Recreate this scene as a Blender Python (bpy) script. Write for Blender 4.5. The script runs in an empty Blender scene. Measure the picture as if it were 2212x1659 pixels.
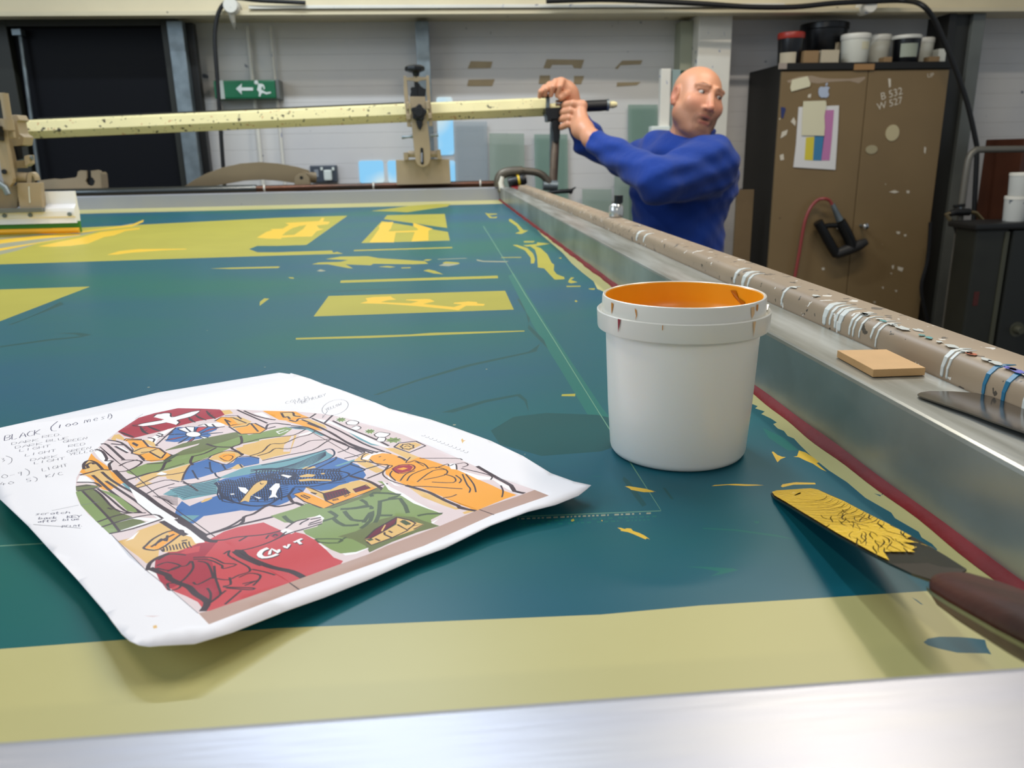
import bpy, bmesh, math, random
import numpy as np
from mathutils import Vector, Matrix
from mathutils.geometry import delaunay_2d_cdt
random.seed(7); RNG = np.random.default_rng(7)
scn = bpy.context.scene
COL = scn.collection

# ------------------------------------------------------------------ camera, world, lights, exposure
W_, H_ = 2212, 1659
F_ = 1720.0                                   # focal length in pixels
CX, CY = 1106.0, 829.5
ZM = 1.25                                     # height of the screen mesh above the floor
HC = 0.18                                     # camera above the mesh
def _d(x, y):
    a = np.array([(x-CX)/F_, -(y-CY)/F_, -1.0]); return a/np.linalg.norm(a)
_Y = _d(950, 335); _X = _d(25000, -115); _X = _X-_Y*(_X@_Y); _X /= np.linalg.norm(_X); _Z = np.cross(_X, _Y)
ROT = np.array([_X, _Y, _Z])
CAMP = np.array([0, 0, ZM+HC])
cd = bpy.data.cameras.new('camera'); cam = bpy.data.objects.new('camera', cd); COL.objects.link(cam)
cd.sensor_width = 36; cd.lens = F_/W_*36; cd.clip_start = 0.01
M4 = Matrix([list(ROT[i])+[CAMP[i]] for i in range(3)]+[[0, 0, 0, 1]])
cam.matrix_world = M4
cd.dof.use_dof = True; cd.dof.focus_distance = 0.52; cd.dof.aperture_fstop = 16.0
scn.camera = cam
scn.view_settings.view_transform = 'Standard'; scn.view_settings.look = 'None'
scn.view_settings.gamma = 1.0; scn.view_settings.use_curve_mapping = False
scn.view_settings.exposure = 0.0
scn.cycles.use_denoising = True
scn.cycles.max_bounces = 6; scn.cycles.transparent_max_bounces = 8
scn.cycles.sample_clamp_indirect = 4.0
def lin(c):
    if isinstance(c, str): c = [int(c[i:i+2], 16) for i in (0, 2, 4)]
    return [((v/255+0.055)/1.055)**2.4 if v/255 > 0.04045 else v/255/12.92 for v in c]
wd = bpy.data.worlds.new('World'); scn.world = wd; wd.use_nodes = True
bg = wd.node_tree.nodes['Background']; bg.inputs[0].default_value = (0.80, 0.90, 1.0, 1); bg.inputs[1].default_value = 0.38
def area(name, loc, target, sx, sy, power, color):
    l = bpy.data.lights.new(name, 'AREA'); l.shape = 'RECTANGLE'; l.size = sx; l.size_y = sy; l.energy = power; l.color = color
    o = bpy.data.objects.new(name, l); COL.objects.link(o); o.location = loc
    d = Vector(target)-Vector(loc); o.rotation_euler = d.to_track_quat('-Z', 'Y').to_euler(); return o
WARM = (1.0, 0.90, 0.76); COOL = (0.80, 0.90, 1.0)
LAMPS = [  # fluorescent fittings under the roof, the last an added fill: x, y, z, length axis, power
    (0.95, 1.3, ZM+1.65, 'y', 15, WARM),
    (0.05, 1.4, ZM+1.75, 'y', 12, COOL),
    (-1.4, 1.3, ZM+2.2, 'y', 20, WARM),
    (1.5, 2.7, ZM+2.1, 'x', 26, WARM),
    (-0.6, 3.0, ZM+2.2, 'x', 46, COOL),
    (0.5, -1.9, ZM+1.35, 'x', 17, WARM)]  # added fill behind the camera, brightens the front of the tub
for i, (x, y, z, ax, pw, c) in enumerate(LAMPS):
    area('tube_light', (x, y, z-0.03), (x, y, 0), 1.2 if ax == 'x' else 0.10, 0.10 if ax == 'x' else 1.2, pw, c)
area('daylight', (-3.6, 0.4, ZM+1.6), (-0.3, 1.6, ZM), 2.4, 1.6, 42, (0.72, 0.86, 1.0))

# ------------------------------------------------------------------ photo ray helpers (pixels of the 2212x1659 frame -> places in the room)
def ray(x, y): return ROT@np.array([(x-CX)/F_, -(y-CY)/F_, -1.0])
def P(x, y, z=0.0):                           # on a level plane z above the mesh
    r = ray(x, y); t = (z-HC)/r[2]; p = t*r; return Vector((p[0], p[1], ZM+HC+p[2]))
def PY(x, y, Y):                              # on an upright plane at depth Y
    r = ray(x, y); t = Y/r[1]; p = t*r; return Vector((p[0], p[1], ZM+HC+p[2]))
def PX(x, y, X):
    r = ray(x, y); t = X/r[0]; p = t*r; return Vector((p[0], p[1], ZM+HC+p[2]))

# ------------------------------------------------------------------ materials
def mat(name, col, rough=0.5, metal=0.0, noise=0.0, nscale=20, ncol=None, bump=0.0, bscale=60, spec=0.5, stretch=None, **kw):
    m = bpy.data.materials.new(name); m.use_nodes = True; nt = m.node_tree; b = nt.nodes['Principled BSDF']
    c = lin(col)+[1]; b.inputs['Base Color'].default_value = c
    b.inputs['Roughness'].default_value = rough; b.inputs['Metallic'].default_value = metal
    b.inputs['Specular IOR Level'].default_value = spec
    for k, v in kw.items():
        b.inputs[k.replace('_', ' ')].default_value = v
    tc = None
    if noise or bump:
        tc = nt.nodes.new('ShaderNodeTexCoord'); mp = nt.nodes.new('ShaderNodeMapping')
        nt.links.new(tc.outputs['Object'], mp.inputs[0])
        if stretch: mp.inputs['Scale'].default_value = stretch
    if noise:
        n = nt.nodes.new('ShaderNodeTexNoise'); n.inputs['Scale'].default_value = nscale; n.inputs['Detail'].default_value = 5
        nt.links.new(mp.outputs[0], n.inputs['Vector'])
        r = nt.nodes.new('ShaderNodeValToRGB'); r.color_ramp.elements[0].position = 0.35; r.color_ramp.elements[1].position = 0.68
        c2 = lin(ncol)+[1] if ncol else [v*(1-noise) for v in c[:3]]+[1]
        r.color_ramp.elements[0].color = c2; r.color_ramp.elements[1].color = c
        nt.links.new(n.outputs[0], r.inputs[0]); nt.links.new(r.outputs[0], b.inputs['Base Color'])
    if bump:
        n = nt.nodes.new('ShaderNodeTexNoise'); n.inputs['Scale'].default_value = bscale; n.inputs['Detail'].default_value = 4
        nt.links.new(mp.outputs[0], n.inputs['Vector'])
        bp = nt.nodes.new('ShaderNodeBump'); bp.inputs['Strength'].default_value = bump; bp.inputs['Distance'].default_value = 0.002
        nt.links.new(n.outputs[0], bp.inputs['Height']); nt.links.new(bp.outputs[0], b.inputs['Normal'])
    return m
def emis(name, col, s):
    m = bpy.data.materials.new(name); m.use_nodes = True; b = m.node_tree.nodes['Principled BSDF']
    b.inputs['Base Color'].default_value = lin(col)+[1]; b.inputs['Emission Color'].default_value = lin(col)+[1]
    b.inputs['Emission Strength'].default_value = s; return m
def splat(m, cols, scale, thr, seed=0.0, smooth=0.02):
    """scatter paint specks of the given colours over a material (dirt with a shape of its own)"""
    nt = m.node_tree; b = nt.nodes['Principled BSDF']
    tc = nt.nodes.new('ShaderNodeTexCoord')
    for i, c in enumerate(cols):
        mp = nt.nodes.new('ShaderNodeMapping'); mp.inputs['Location'].default_value = (seed+i*3.7, i*1.3, seed)
        nt.links.new(tc.outputs['Object'], mp.inputs[0])
        n = nt.nodes.new('ShaderNodeTexNoise'); n.inputs['Scale'].default_value = scale*(1+0.35*i); n.inputs['Detail'].default_value = 3
        nt.links.new(mp.outputs[0], n.inputs['Vector'])
        r = nt.nodes.new('ShaderNodeMapRange'); r.inputs[1].default_value = thr; r.inputs[2].default_value = thr+smooth
        nt.links.new(n.outputs[0], r.inputs[0])
        mx = nt.nodes.new('ShaderNodeMix'); mx.data_type = 'RGBA'
        lk = b.inputs['Base Color'].links
        if lk: nt.links.new(lk[0].from_socket, mx.inputs[6])
        else: mx.inputs[6].default_value = b.inputs['Base Color'].default_value
        mx.inputs[7].default_value = lin(c)+[1]
        nt.links.new(r.outputs[0], mx.inputs[0]); nt.links.new(mx.outputs[2], b.inputs['Base Color'])
    return m

# ------------------------------------------------------------------ mesh helpers
def link(name, bm, m, parent=None, smooth=False):
    me = bpy.data.meshes.new(name); bm.normal_update(); bm.to_mesh(me); bm.free()
    for k in (m if isinstance(m, (list, tuple)) else [m]): me.materials.append(k)
    if smooth:
        for p in me.polygons: p.use_smooth = True
        try: me.set_sharp_from_angle(angle=math.radians(40))
        except Exception: pass
    o = bpy.data.objects.new(name, me); COL.objects.link(o)
    if parent is not None: o.parent = parent; o.matrix_parent_inverse = parent.matrix_world.inverted()
    return o
def tag(o, label=None, cat=None, group=None, kind=None):
    if label: o['label'] = label
    if cat: o['category'] = cat
    if group: o['group'] = group
    if kind: o['kind'] = kind
    return o
def thing(name, label, cat, loc, group=None):
    o = bpy.data.objects.new(name, None); o.empty_display_size = 0.05; COL.objects.link(o)
    o.location = loc; o.matrix_world = Matrix.Translation(Vector(loc)); return tag(o, label, cat, group)
def box(x0, x1, y0, y1, z0, z1, bev=0.0, bm=None, seg=2):
    new = bmesh.new()
    r = bmesh.ops.create_cube(new, size=1)
    for v in new.verts:
        v.co = Vector(((x0+x1)/2+v.co.x*(x1-x0), (y0+y1)/2+v.co.y*(y1-y0), (z0+z1)/2+v.co.z*(z1-z0)))
    if bev: bmesh.ops.bevel(new, geom=new.edges[:], offset=bev, segments=seg, affect='EDGES', profile=0.6)
    return merge(bm, new)
def merge(bm, new):
    if bm is None: return new
    me = bpy.data.meshes.new('t'); new.to_mesh(me); new.free(); bm.from_mesh(me); bpy.data.meshes.remove(me); return bm
def prism(front, back, bev=0.0, bm=None):
    """solid between two matching outlines"""
    new = bmesh.new(); a = [new.verts.new(p) for p in front]; b = [new.verts.new(p) for p in back]
    n = len(a); new.faces.new(a[::-1]); new.faces.new(b)
    for i in range(n): new.faces.new((a[i], a[(i+1) % n], b[(i+1) % n], b[i]))
    bmesh.ops.recalc_face_normals(new, faces=new.faces[:])
    if bev:
        bmesh.ops.bevel(new, geom=new.edges[:], offset=bev, segments=2, affect='EDGES', profile=0.6, clamp_overlap=True)
    return merge(bm, new)
def ppx(pts, Y, depth, bev=0.0, bm=None):     # outline seen in the photo, standing at depth Y, with its real thickness
    f = [PY(x, y, Y) for x, y in pts]; b = [Vector((p.x, p.y+depth, p.z)) for p in f]
    return prism(f, b, bev, bm)
def rpx(x0, y0, x1, y1, Y, depth, bev=0.0, bm=None):
    a = PY(x0, (y0+y1)/2, Y); b = PY(x1, (y0+y1)/2, Y); c = PY((x0+x1)/2, y0, Y); d = PY((x0+x1)/2, y1, Y)
    return box(a.x, b.x, Y, Y+depth, d.z, c.z, bev, bm)
def catmull(pts, n=6, closed=False):
    pts = [Vector(p) for p in pts]; out = []; N = len(pts)
    if N < 3: return pts
    rng = range(N if closed else N-1)
    for i in rng:
        if closed: p0, p1, p2, p3 = pts[i-1], pts[i], pts[(i+1) % N], pts[(i+2) % N]
        else: p0, p1, p2, p3 = pts[max(i-1, 0)], pts[i], pts[i+1], pts[min(i+2, N-1)]
        for k in range(n):
            t = k/n
            out.append(0.5*((2*p1)+(p2-p0)*t+(2*p0-5*p1+4*p2-p3)*t*t+(3*p1-3*p2+p3-p0)*t**3))
    if not closed: out.append(pts[-1])
    return out
def tube(pts, r, seg=10, bm=None, caps=True):
    new = bmesh.new(); pts = [Vector(p) for p in pts]; rings = []
    up = Vector((0, 0, 1))
    for i, p in enumerate(pts):
        t = (pts[min(i+1, len(pts)-1)]-pts[max(i-1, 0)]).normalized()
        if i == 0:
            n = t.cross(up) if abs(t.dot(up)) < 0.95 else t.cross(Vector((1, 0, 0)))
        n = (n-t*n.dot(t)).normalized(); b = t.cross(n)
        rr = r[i] if isinstance(r, (list, tuple)) else r
        rings.append([new.verts.new(p+(n*math.cos(a)+b*math.sin(a))*rr) for a in [2*math.pi*k/seg for k in range(seg)]])
    for A, B in zip(rings, rings[1:]):
        for k in range(seg): new.faces.new((A[k], A[(k+1) % seg], B[(k+1) % seg], B[k]))
    if caps: new.faces.new(rings[0][::-1]); new.faces.new(rings[-1])
    bmesh.ops.recalc_face_normals(new, faces=new.faces[:])
    return merge(bm, new)
def lathe(prof, c, axis=(0, 0, 1), seg=48, bm=None, open_=False):
    """prof: (radius, height) pairs about an axis through c"""
    new = bmesh.new(); ax = Vector(axis).normalized(); q = Vector((0, 0, 1)).rotation_difference(ax); c = Vector(c); rings = []
    for r, h in prof:
        rings.append([new.verts.new(c+q@Vector((max(r, 1e-5)*math.cos(2*math.pi*k/seg), max(r, 1e-5)*math.sin(2*math.pi*k/seg), h))) for k in range(seg)])
    for A, B in zip(rings, rings[1:]):
        for k in range(seg): new.faces.new((A[k], A[(k+1) % seg], B[(k+1) % seg], B[k]))
    if not open_: new.faces.new(rings[0][::-1]); new.faces.new(rings[-1])
    bmesh.ops.recalc_face_normals(new, faces=new.faces[:])
    return merge(bm, new)
def sphere(c, r, bm=None, sc=(1, 1, 1), u=16, v=10):
    new = bmesh.new(); bmesh.ops.create_uvsphere(new, u_segments=u, v_segments=v, radius=1)
    for w in new.verts: w.co = Vector((c[0]+w.co.x*r*sc[0], c[1]+w.co.y*r*sc[1], c[2]+w.co.z*r*sc[2]))
    return merge(bm, new)
def zz(s, ox, oy, flat):                      # list of coordinates read off an enlarged crop -> photo pixels
    return [(ox+flat[i]/s, oy+flat[i+1]/s) for i in range(0, len(flat), 2)]
def ribbon(pts, w, taper=False):
    """flat band along a 2-D polyline -> outline polygon"""
    pts = [Vector((p[0], p[1])) for p in pts]; L, R = [], []; n = len(pts)
    for i, p in enumerate(pts):
        t = pts[min(i+1, n-1)]-pts[max(i-1, 0)]
        if t.length < 1e-9: t = Vector((1, 0))
        t.normalize(); k = Vector((-t.y, t.x))*w/2
        if taper: k *= 0.25+0.75*math.sin(math.pi*(i+0.3)/(n-0.4))
        L.append(p+k); R.append(p-k)
    return [tuple(q) for q in L+R[::-1]]
def inside(px, py, poly):
    poly = np.asarray(poly, float); res = np.zeros(len(px), bool)
    x0, y0 = poly.min(0); x1, y1 = poly.max(0)
    idx = np.where((px >= x0) & (px <= x1) & (py >= y0) & (py <= y1))[0]
    if not len(idx): return res
    X = px[idx]; Yv = py[idx]; wn = np.zeros(len(idx), int); n = len(poly)
    for i in range(n):
        ax, ay = poly[i]; bx, by = poly[(i+1) % n]
        cr = (bx-ax)*(Yv-ay)-(X-ax)*(by-ay)
        wn += ((ay <= Yv) & (by > Yv) & (cr > 0)).astype(int); wn -= ((ay > Yv) & (by <= Yv) & (cr < 0)).astype(int)
    res[idx] = wn != 0; return res
def painted_sheet(outline, layers, extra, hfun, thick=0.0):
    """one sheet of triangles whose printed areas are faces of their own colour: layers = [(polygon, material index)], later wins"""
    V, E = [], []
    def add(poly):
        s = len(V); V.extend([Vector((p[0], p[1])) for p in poly]); n = len(poly)
        E.extend([(s+i, s+(i+1) % n) for i in range(n)])
    add(outline)
    for poly, _ in layers: add(poly)
    V.extend([Vector(p) for p in extra])
    r = delaunay_2d_cdt(V, E, [], 0, 1e-7)
    vs = np.array([tuple(v) for v in r[0]]); tri = np.array([f for f in r[2] if len(f) == 3])
    c = vs[tri].mean(1); keep = inside(c[:, 0], c[:, 1], outline); tri = tri[keep]; c = c[keep]
    mi = np.zeros(len(tri), int)
    for poly, k in layers: mi[inside(c[:, 0], c[:, 1], poly)] = k
    bm = bmesh.new(); vv = [bm.verts.new((v[0], v[1], hfun(v[0], v[1]))) for v in vs]
    for t, k in zip(tri, mi):
        try: f = bm.faces.new((vv[t[0]], vv[t[1]], vv[t[2]])); f.material_index = int(k)
        except ValueError: pass
    bm.normal_update()
    for f in bm.faces:
        if f.normal.z < 0: f.normal_flip()
    for v in [v for v in bm.verts if not v.link_faces]: bm.verts.remove(v)
    return bm
def text_mesh(s, size):
    cu = bpy.data.curves.new('lettering', 'FONT'); cu.body = s; cu.size = size; cu.align_x = 'CENTER'; cu.align_y = 'CENTER'
    o = bpy.data.objects.new('lettering', cu); COL.objects.link(o)
    me = bpy.data.meshes.new_from_object(o.evaluated_get(bpy.context.evaluated_depsgraph_get()))
    bpy.data.objects.remove(o); return me
# ------------------------------------------------------------------ the room
YW = 4.72
m_wall = mat('painted_cladding', 'dedbd6', 0.55, noise=0.12, nscale=1.6, ncol='d2d0d0')
splat(m_wall, ['6a6c78', '8a8c94'], 12, 0.73, 2.0, 0.03)
m_floor = mat('concrete', '77736c', 0.7, noise=0.3, nscale=3)
m_dark = mat('dark_door_panel', '0b0d14', 0.6, noise=0.2, nscale=2, spec=0.2)
m_dframe = mat('dark_door_frame', '26271f', 0.5)
m_galv = mat('galvanised_steel', '8b969b', 0.42, 0.7, noise=0.35, nscale=14, bump=0.1)
m_cream = mat('cream_paint', 'dccfae', 0.5, noise=0.08, nscale=4)
splat(m_cream, ['403a30'], 13, 0.73, 5.0, 0.01)
m_white = mat('white_paint', 'e6e2d6', 0.5, noise=0.08, nscale=6)
splat(m_white, ['70728a', '8a92b0'], 18, 0.68, 1.0, 0.03)
m_grey = mat('grey_steel_paint', '6a6e6a', 0.5, noise=0.15, nscale=6)
m_black = mat('black_paint', '141414', 0.45)
m_blackrub = mat('black_rubber', '111214', 0.5)
# back wall: horizontal boards with real grooves
b = bmesh.new(); prof = []; z = 0.0; step = 0.082
while z < 3.3:
    prof += [(YW, z), (YW, z+step-0.004), (YW+0.002, z+step-0.002)]; z += step
ra = [b.verts.new((-5, y, zz_)) for y, zz_ in prof]; rb = [b.verts.new((5.5, y, zz_)) for y, zz_ in prof]
for i in range(len(prof)-1): b.faces.new((ra[i], rb[i], rb[i+1], ra[i+1]))
ga = [b.verts.new((x, YW+0.12, zz_)) for x, zz_ in ((-5, 0), (5.5, 0), (5.5, 3.4), (-5, 3.4))]; b.faces.new(ga)
tag(link('wall_back', b, m_wall), kind='structure')
tag(link('floor', box(-5, 5.5, -2.5, YW+0.1, -0.1, 0), m_floor), kind='structure')
m_ceil = mat('ceiling_sheet', 'b9b9b4', 0.7, noise=0.1, nscale=2)
tag(link('ceiling', box(-5, 5.5, -2.5, YW+0.1, 4.2, 4.3), m_ceil), kind='structure')
# wall above the beam
tag(link('wall_upper', box(-5, 5.5, YW-0.02, YW+0.1, 3.2, 4.2), m_wall), kind='structure')
for i, (x, y, z, ax, pw, c) in enumerate(LAMPS):
    sx, sy = (0.65, 0.08) if ax == 'x' else (0.08, 0.65)
    t = thing('ceiling_light', ['fluorescent batten light hanging over the right rail', 'fluorescent batten light hanging over the paper print', 'fluorescent batten light hanging over the left of the screen', 'fluorescent batten light above the brown cabinet', 'fluorescent batten light above the far end of the screen', 'added fill light behind the near end of the screen'][i], 'light', (x, y, z))
    link('housing', box(x-sx, x+sx, y-sy, y+sy, z-0.0, z+0.06, 0.008), m_white, t)
    for s in (-1, 1): link('suspension_wire', tube([(x+s*sx*0.8, y+s*sy*0.8, z+0.06), (x+s*sx*0.8, y+s*sy*0.8, 4.2)], 0.004, 6), m_grey, t)
# beam along the top of the wall
yb = 4.42
zb = PY(1106, 35, yb).z
tag(link('trim_1', box(-5, 5.5, yb, YW, zb+0.02, zb+0.5, 0.004), m_cream), kind='structure')
b = box(-5, 5.5, yb-0.07, yb+0.02, zb, zb+0.022, 0.003)
tag(link('trim_2', b, m_cream), kind='structure')
b = box(-0.9, 1.8, yb-0.085, yb-0.07, zb+0.026, zb+0.042, 0.003); b = box(-0.9, 1.8, yb-0.07, yb, zb+0.028, zb+0.04, 0, b)
tag(link('conduit', b, m_white), 'white painted conduit running along the lower edge of the cream beam', 'pipe')

# dark door on the left with its frame
def addstruct(name, bm, m): return tag(link(name, bm, m), kind='structure')
t = bpy.data.objects.new('door_1', None); COL.objects.link(t); t.location = (-1.7, 4.6, 0); bpy.context.view_layer.update(); tag(t, kind='structure')
a = PY(20, 60, 4.6); c = PY(360, 60, 4.6); top = PY(190, 58, 4.6).z
link('door_panel', box(a.x, c.x, 4.62, 4.66, 0, top, 0.004), m_dark, t)
fr = box(a.x-0.12, a.x, 4.57, 4.66, 0, top+0.12, 0.004); fr = box(c.x-0.02, c.x+0.06, 4.57, 4.66, 0, top+0.12, 0.004, fr)
fr = box(a.x, c.x-0.02, 4.57, 4.66, top, top+0.12, 0.004, fr); link('door_frame', fr, m_dframe, t)
rod = tube([PY(42, 62, 4.58), PY(86, 395, 4.55), PY(95, 470, 4.54)], 0.010, 8); rod = box(PY(24, 66, 4.55).x, PY(44, 66, 4.55).x, 4.55, 4.6, PY(30, 76, 4.55).z, PY(30, 62, 4.55).z, 0.002, rod)
link('bolt_rod', rod, m_galv, t)
# galvanised uprights
p0 = PY(382, 215, 4.5)
tag(link('galvanised_post', box(PY(368, 120, 4.5).x, PY(402, 120, 4.5).x, 4.5, 4.56, 0, zb, 0.004), m_galv), 'wide galvanised steel post right of the dark door', 'post', 'galvanised posts')
tag(link('dark_gap_strip', box(PY(402, 120, 4.56).x, PY(424, 120, 4.56).x, 4.565, 4.62, 0, zb, 0.002), m_black), 'black strip standing in for the shaded gap right of the wide galvanised post', 'post')  # shade of the gap beside the post, put in as a black strip
tag(link('galvanised_post', box(PY(899, 100, 4.55).x, PY(928, 100, 4.55).x, 4.55, YW, 0, zb, 0.004), m_galv), 'narrow galvanised steel post behind the clamp with the black knob', 'post', 'galvanised posts')
cx0, cx1 = PY(1507, 120, 4.5).x, PY(1579, 120, 4.5).x
tag(link('white_column', box(cx0, cx1, 4.5, YW, 0, zb+0.02, 0.006), m_white), 'paint-spattered white column behind the man', 'column')
tag(link('wall_panel', box(PY(1470, 100, 4.6).x, cx0, 4.6, YW, 0, zb, 0.004), mat('panel_ivory', 'a5a893', 0.6)), 'narrow ivory panel on the left side of the white column', 'panel')
# vertical conduits on the panelled part left of the sign
for k, (x0, x1, lb) in enumerate(((540, 553, 'left thin white conduit running down behind the exit sign'), (590, 603, 'right thin white conduit running down beside the exit sign'))):
    a = PY(x0-6, 60, 4.69); c = PY(x1, 370, 4.69)
    tag(link('conduit', tube([(a.x, 4.69, zb), (a.x, 4.69, 0.1)], 0.008 if k else 0.011, 8), m_white), lb, 'pipe')
# right-hand steel stanchion
xs0 = PY(2052, 126, 4.4).x; xs1 = PY(2118, 126, 4.4).x
t = thing('steel_stanchion', 'grey and black steel stanchion between the brown cabinet and the pipe rail', 'column', (xs0, 4.5, 0))
link('flange', box(xs1-0.07, xs1, 4.40, 4.43, 0, zb, 0.003), m_grey, t)
link('web', box(xs0, xs1-0.05, 4.43, 4.47, 0, zb, 0.002), mat('stanchion_dark', '2a2b28', 0.5), t)
link('flange', box(xs0-0.03, xs0+0.01, 4.4, 4.6, 0, zb, 0.002), mat('stanchion_black', '1c1c1a', 0.5), t)

# reflections of windows in leaning glass, added as glowing panes on the wall
m_reflect = bpy.data.materials.new('window_daylight'); m_reflect.use_nodes = True
nt = m_reflect.node_tree; bb = nt.nodes['Principled BSDF']; n = nt.nodes.new('ShaderNodeTexNoise'); n.inputs['Scale'].default_value = 3.0
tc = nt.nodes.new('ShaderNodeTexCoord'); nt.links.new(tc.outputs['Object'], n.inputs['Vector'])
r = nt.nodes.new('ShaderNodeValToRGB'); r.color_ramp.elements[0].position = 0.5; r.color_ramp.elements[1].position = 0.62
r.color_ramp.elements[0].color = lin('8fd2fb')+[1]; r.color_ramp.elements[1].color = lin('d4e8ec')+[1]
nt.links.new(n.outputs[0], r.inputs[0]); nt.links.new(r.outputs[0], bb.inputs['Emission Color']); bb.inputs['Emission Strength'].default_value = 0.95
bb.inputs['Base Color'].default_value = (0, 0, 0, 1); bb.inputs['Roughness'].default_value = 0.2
def rrect(x0, z0, x1, z1, y, r, d, n=6):
    pts = []
    for cxx, czz, a0 in ((x1-r, z1-r, 0), (x0+r, z1-r, 90), (x0+r, z0+r, 180), (x1-r, z0+r, 270)):
        for k in range(n+1):
            a = math.radians(a0+90*k/n); pts.append(Vector((cxx+r*math.cos(a), y, czz+r*math.sin(a))))
    return prism(pts, [Vector((p.x, p.y+d, p.z)) for p in pts])
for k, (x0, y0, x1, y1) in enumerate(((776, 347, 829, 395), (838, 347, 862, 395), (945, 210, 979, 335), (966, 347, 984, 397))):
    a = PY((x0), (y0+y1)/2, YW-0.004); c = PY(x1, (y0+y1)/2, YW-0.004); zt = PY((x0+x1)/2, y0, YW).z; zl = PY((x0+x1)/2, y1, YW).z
    o = tag(link('window_%d' % (k+1), rrect(a.x, zl, c.x, zt, YW-0.006, 0.014, 0.03), m_reflect), kind='structure')
# glass sheets leaning on the wall
def glassy(name, col, al):
    m = mat(name, col, 0.12, spec=0.6); nt = m.node_tree; b = nt.nodes['Principled BSDF']; b.inputs['Alpha'].default_value = al; return m
mg1 = glassy('glass_blue', 'a9b8c0', 0.35); mg2 = glassy('glass_green', '9fb3a4', 0.5); mg3 = glassy('glass_deep_green', '86a898', 0.5)
for pts, m, lb in (
    ([(980, 262), (1052, 262), (1052, 400), (980, 400)], mg1, 'bluish glass sheet leaning on the wall right of the clamp block'),
    ([(1056, 288), (1131, 289), (1132, 402), (1056, 402)], mg2, 'pale green glass sheet leaning behind the dark steel hoop'),
    ([(1154, 290), (1226, 290), (1229, 440), (1158, 440)], mg3, 'deep green glass sheet leaning behind the upright the man holds'),
    ([(1357, 226), (1421, 226), (1423, 470), (1357, 470)], mg3, 'large deep green glass sheet leaning left of the white gauge'),
    ([(1256, 408), (1319, 408), (1320, 470), (1256, 470)], mg2, 'small framed pane low on the wall left of the man'),
    ([(1325, 380), (1357, 380), (1358, 480), (1325, 480)], mg2, 'narrow green glass strip beside the man\'s waist')):
    f = [PY(x, y, YW-0.03) for x, y in pts]
    zt = max(p.z for p in f); f[2].z = f[3].z = 0.6
    tag(link('glass_sheet', prism([Vector((p.x, p.y-(zt-p.z)*0.03-0.03*(m == mg2), p.z)) for p in f], [Vector((p.x, p.y-(zt-p.z)*0.03+0.006-0.03*(m == mg2), p.z)) for p in f]), m), lb, 'glass', 'glass sheets leaning on the back wall')
tag(link('wall_ledge', box(-0.2, 1.5, YW-0.22, YW, 0.55, 0.6, 0.004), m_grey), 'grey ledge along the wall under the glass sheets', 'shelf')
# tan tape left on the wall round posters that are gone
m_tape = mat('old_tape', 'ac9a7a', 0.7, noise=0.1, nscale=10)
TP = [([(1017, 132), (1064, 133), (1060, 147), (1010, 148)], 'upper strip of old tape on the left of the wall by the galvanised post'),
      ([(1012, 172), (1069, 171), (1063, 186), (1009, 186)], 'lower strip of old tape on the left of the wall by the galvanised post'),
      ([(1181, 128), (1262, 129), (1255, 148), (1240, 147), (1236, 140), (1193, 140), (1188, 148), (1174, 147)], 'bracket-shaped old tape above the man\'s raised hand'),
      ([(1166, 163), (1188, 163), (1188, 178), (1240, 180), (1240, 164), (1262, 164), (1255, 182), (1164, 181)], 'U-shaped old tape behind the man\'s raised hand'),
      ([(1344, 131), (1388, 130), (1384, 139), (1340, 141), (1334, 149), (1328, 148)], 'upper strip of old tape left of the man\'s head'),
      ([(1333, 178), (1384, 177), (1376, 184), (1332, 187)], 'lower strip of old tape left of the man\'s head')]
for pts, lb in TP:
    f = [PY(x, y, YW-0.003) for x, y in pts]
    tag(link('tape_strip', prism(f, [Vector((p.x, p.y+0.002, p.z)) for p in f]), m_tape), lb, 'tape', 'old tape on the back wall')

# exit sign
m_green = mat('exit_green', '0f6a44', 0.35); m_signw = mat('sign_white', 'dfe6e0', 0.4)
YS = 4.60
t = thing('exit_sign', 'green running-man exit sign with a left arrow on the wall', 'sign', PY(537, 213, YS))
sx0 = PY(462, 193, YS).x; sx1 = PY(595, 193, YS).x; sz0 = PY(537, 213, YS).z; sz1 = PY(537, 173, YS).z
link('sign_body', box(sx0, sx1, YS, YW, sz0, sz1, 0.008), m_green, t)
link('end_cap', box(sx1, sx1+0.02, YS+0.005, YW, sz0-0.003, sz1+0.003, 0.006), m_grey, t)
link('clear_band', box(PY(475, 193, YS).x, PY(484, 193, YS).x, YS-0.002, YS+0.01, sz0, sz1, 0.001), mat('clear_band', 'b8c0b8', 0.3), t)
ar = ppx(zz(3.16, 0, 0, [1610, 605, 1650, 570, 1648, 597, 1727, 597, 1727, 618, 1648, 618, 1650, 645]), YS-0.003, 0.004)
link('arrow', ar, m_signw, t)
mn = ppx(zz(3.16, 0, 0, [1762, 570, 1790, 572, 1802, 582, 1808, 605, 1800, 612, 1795, 590, 1788, 590, 1782, 610, 1806, 625, 1820, 630, 1847, 626, 1850, 636, 1818, 644, 1795, 634, 1782, 640, 1776, 660, 1766, 658, 1768, 630, 1762, 622, 1754, 612, 1760, 590]), YS-0.003, 0.004)
hc = PY(1749/3.16, 563/3.16, YS); mn = sphere((hc.x, YS-0.001, hc.z), 0.011, mn, (1, 0.25, 1), 12, 8)
link('running_figure', mn, m_signw, t)
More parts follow.
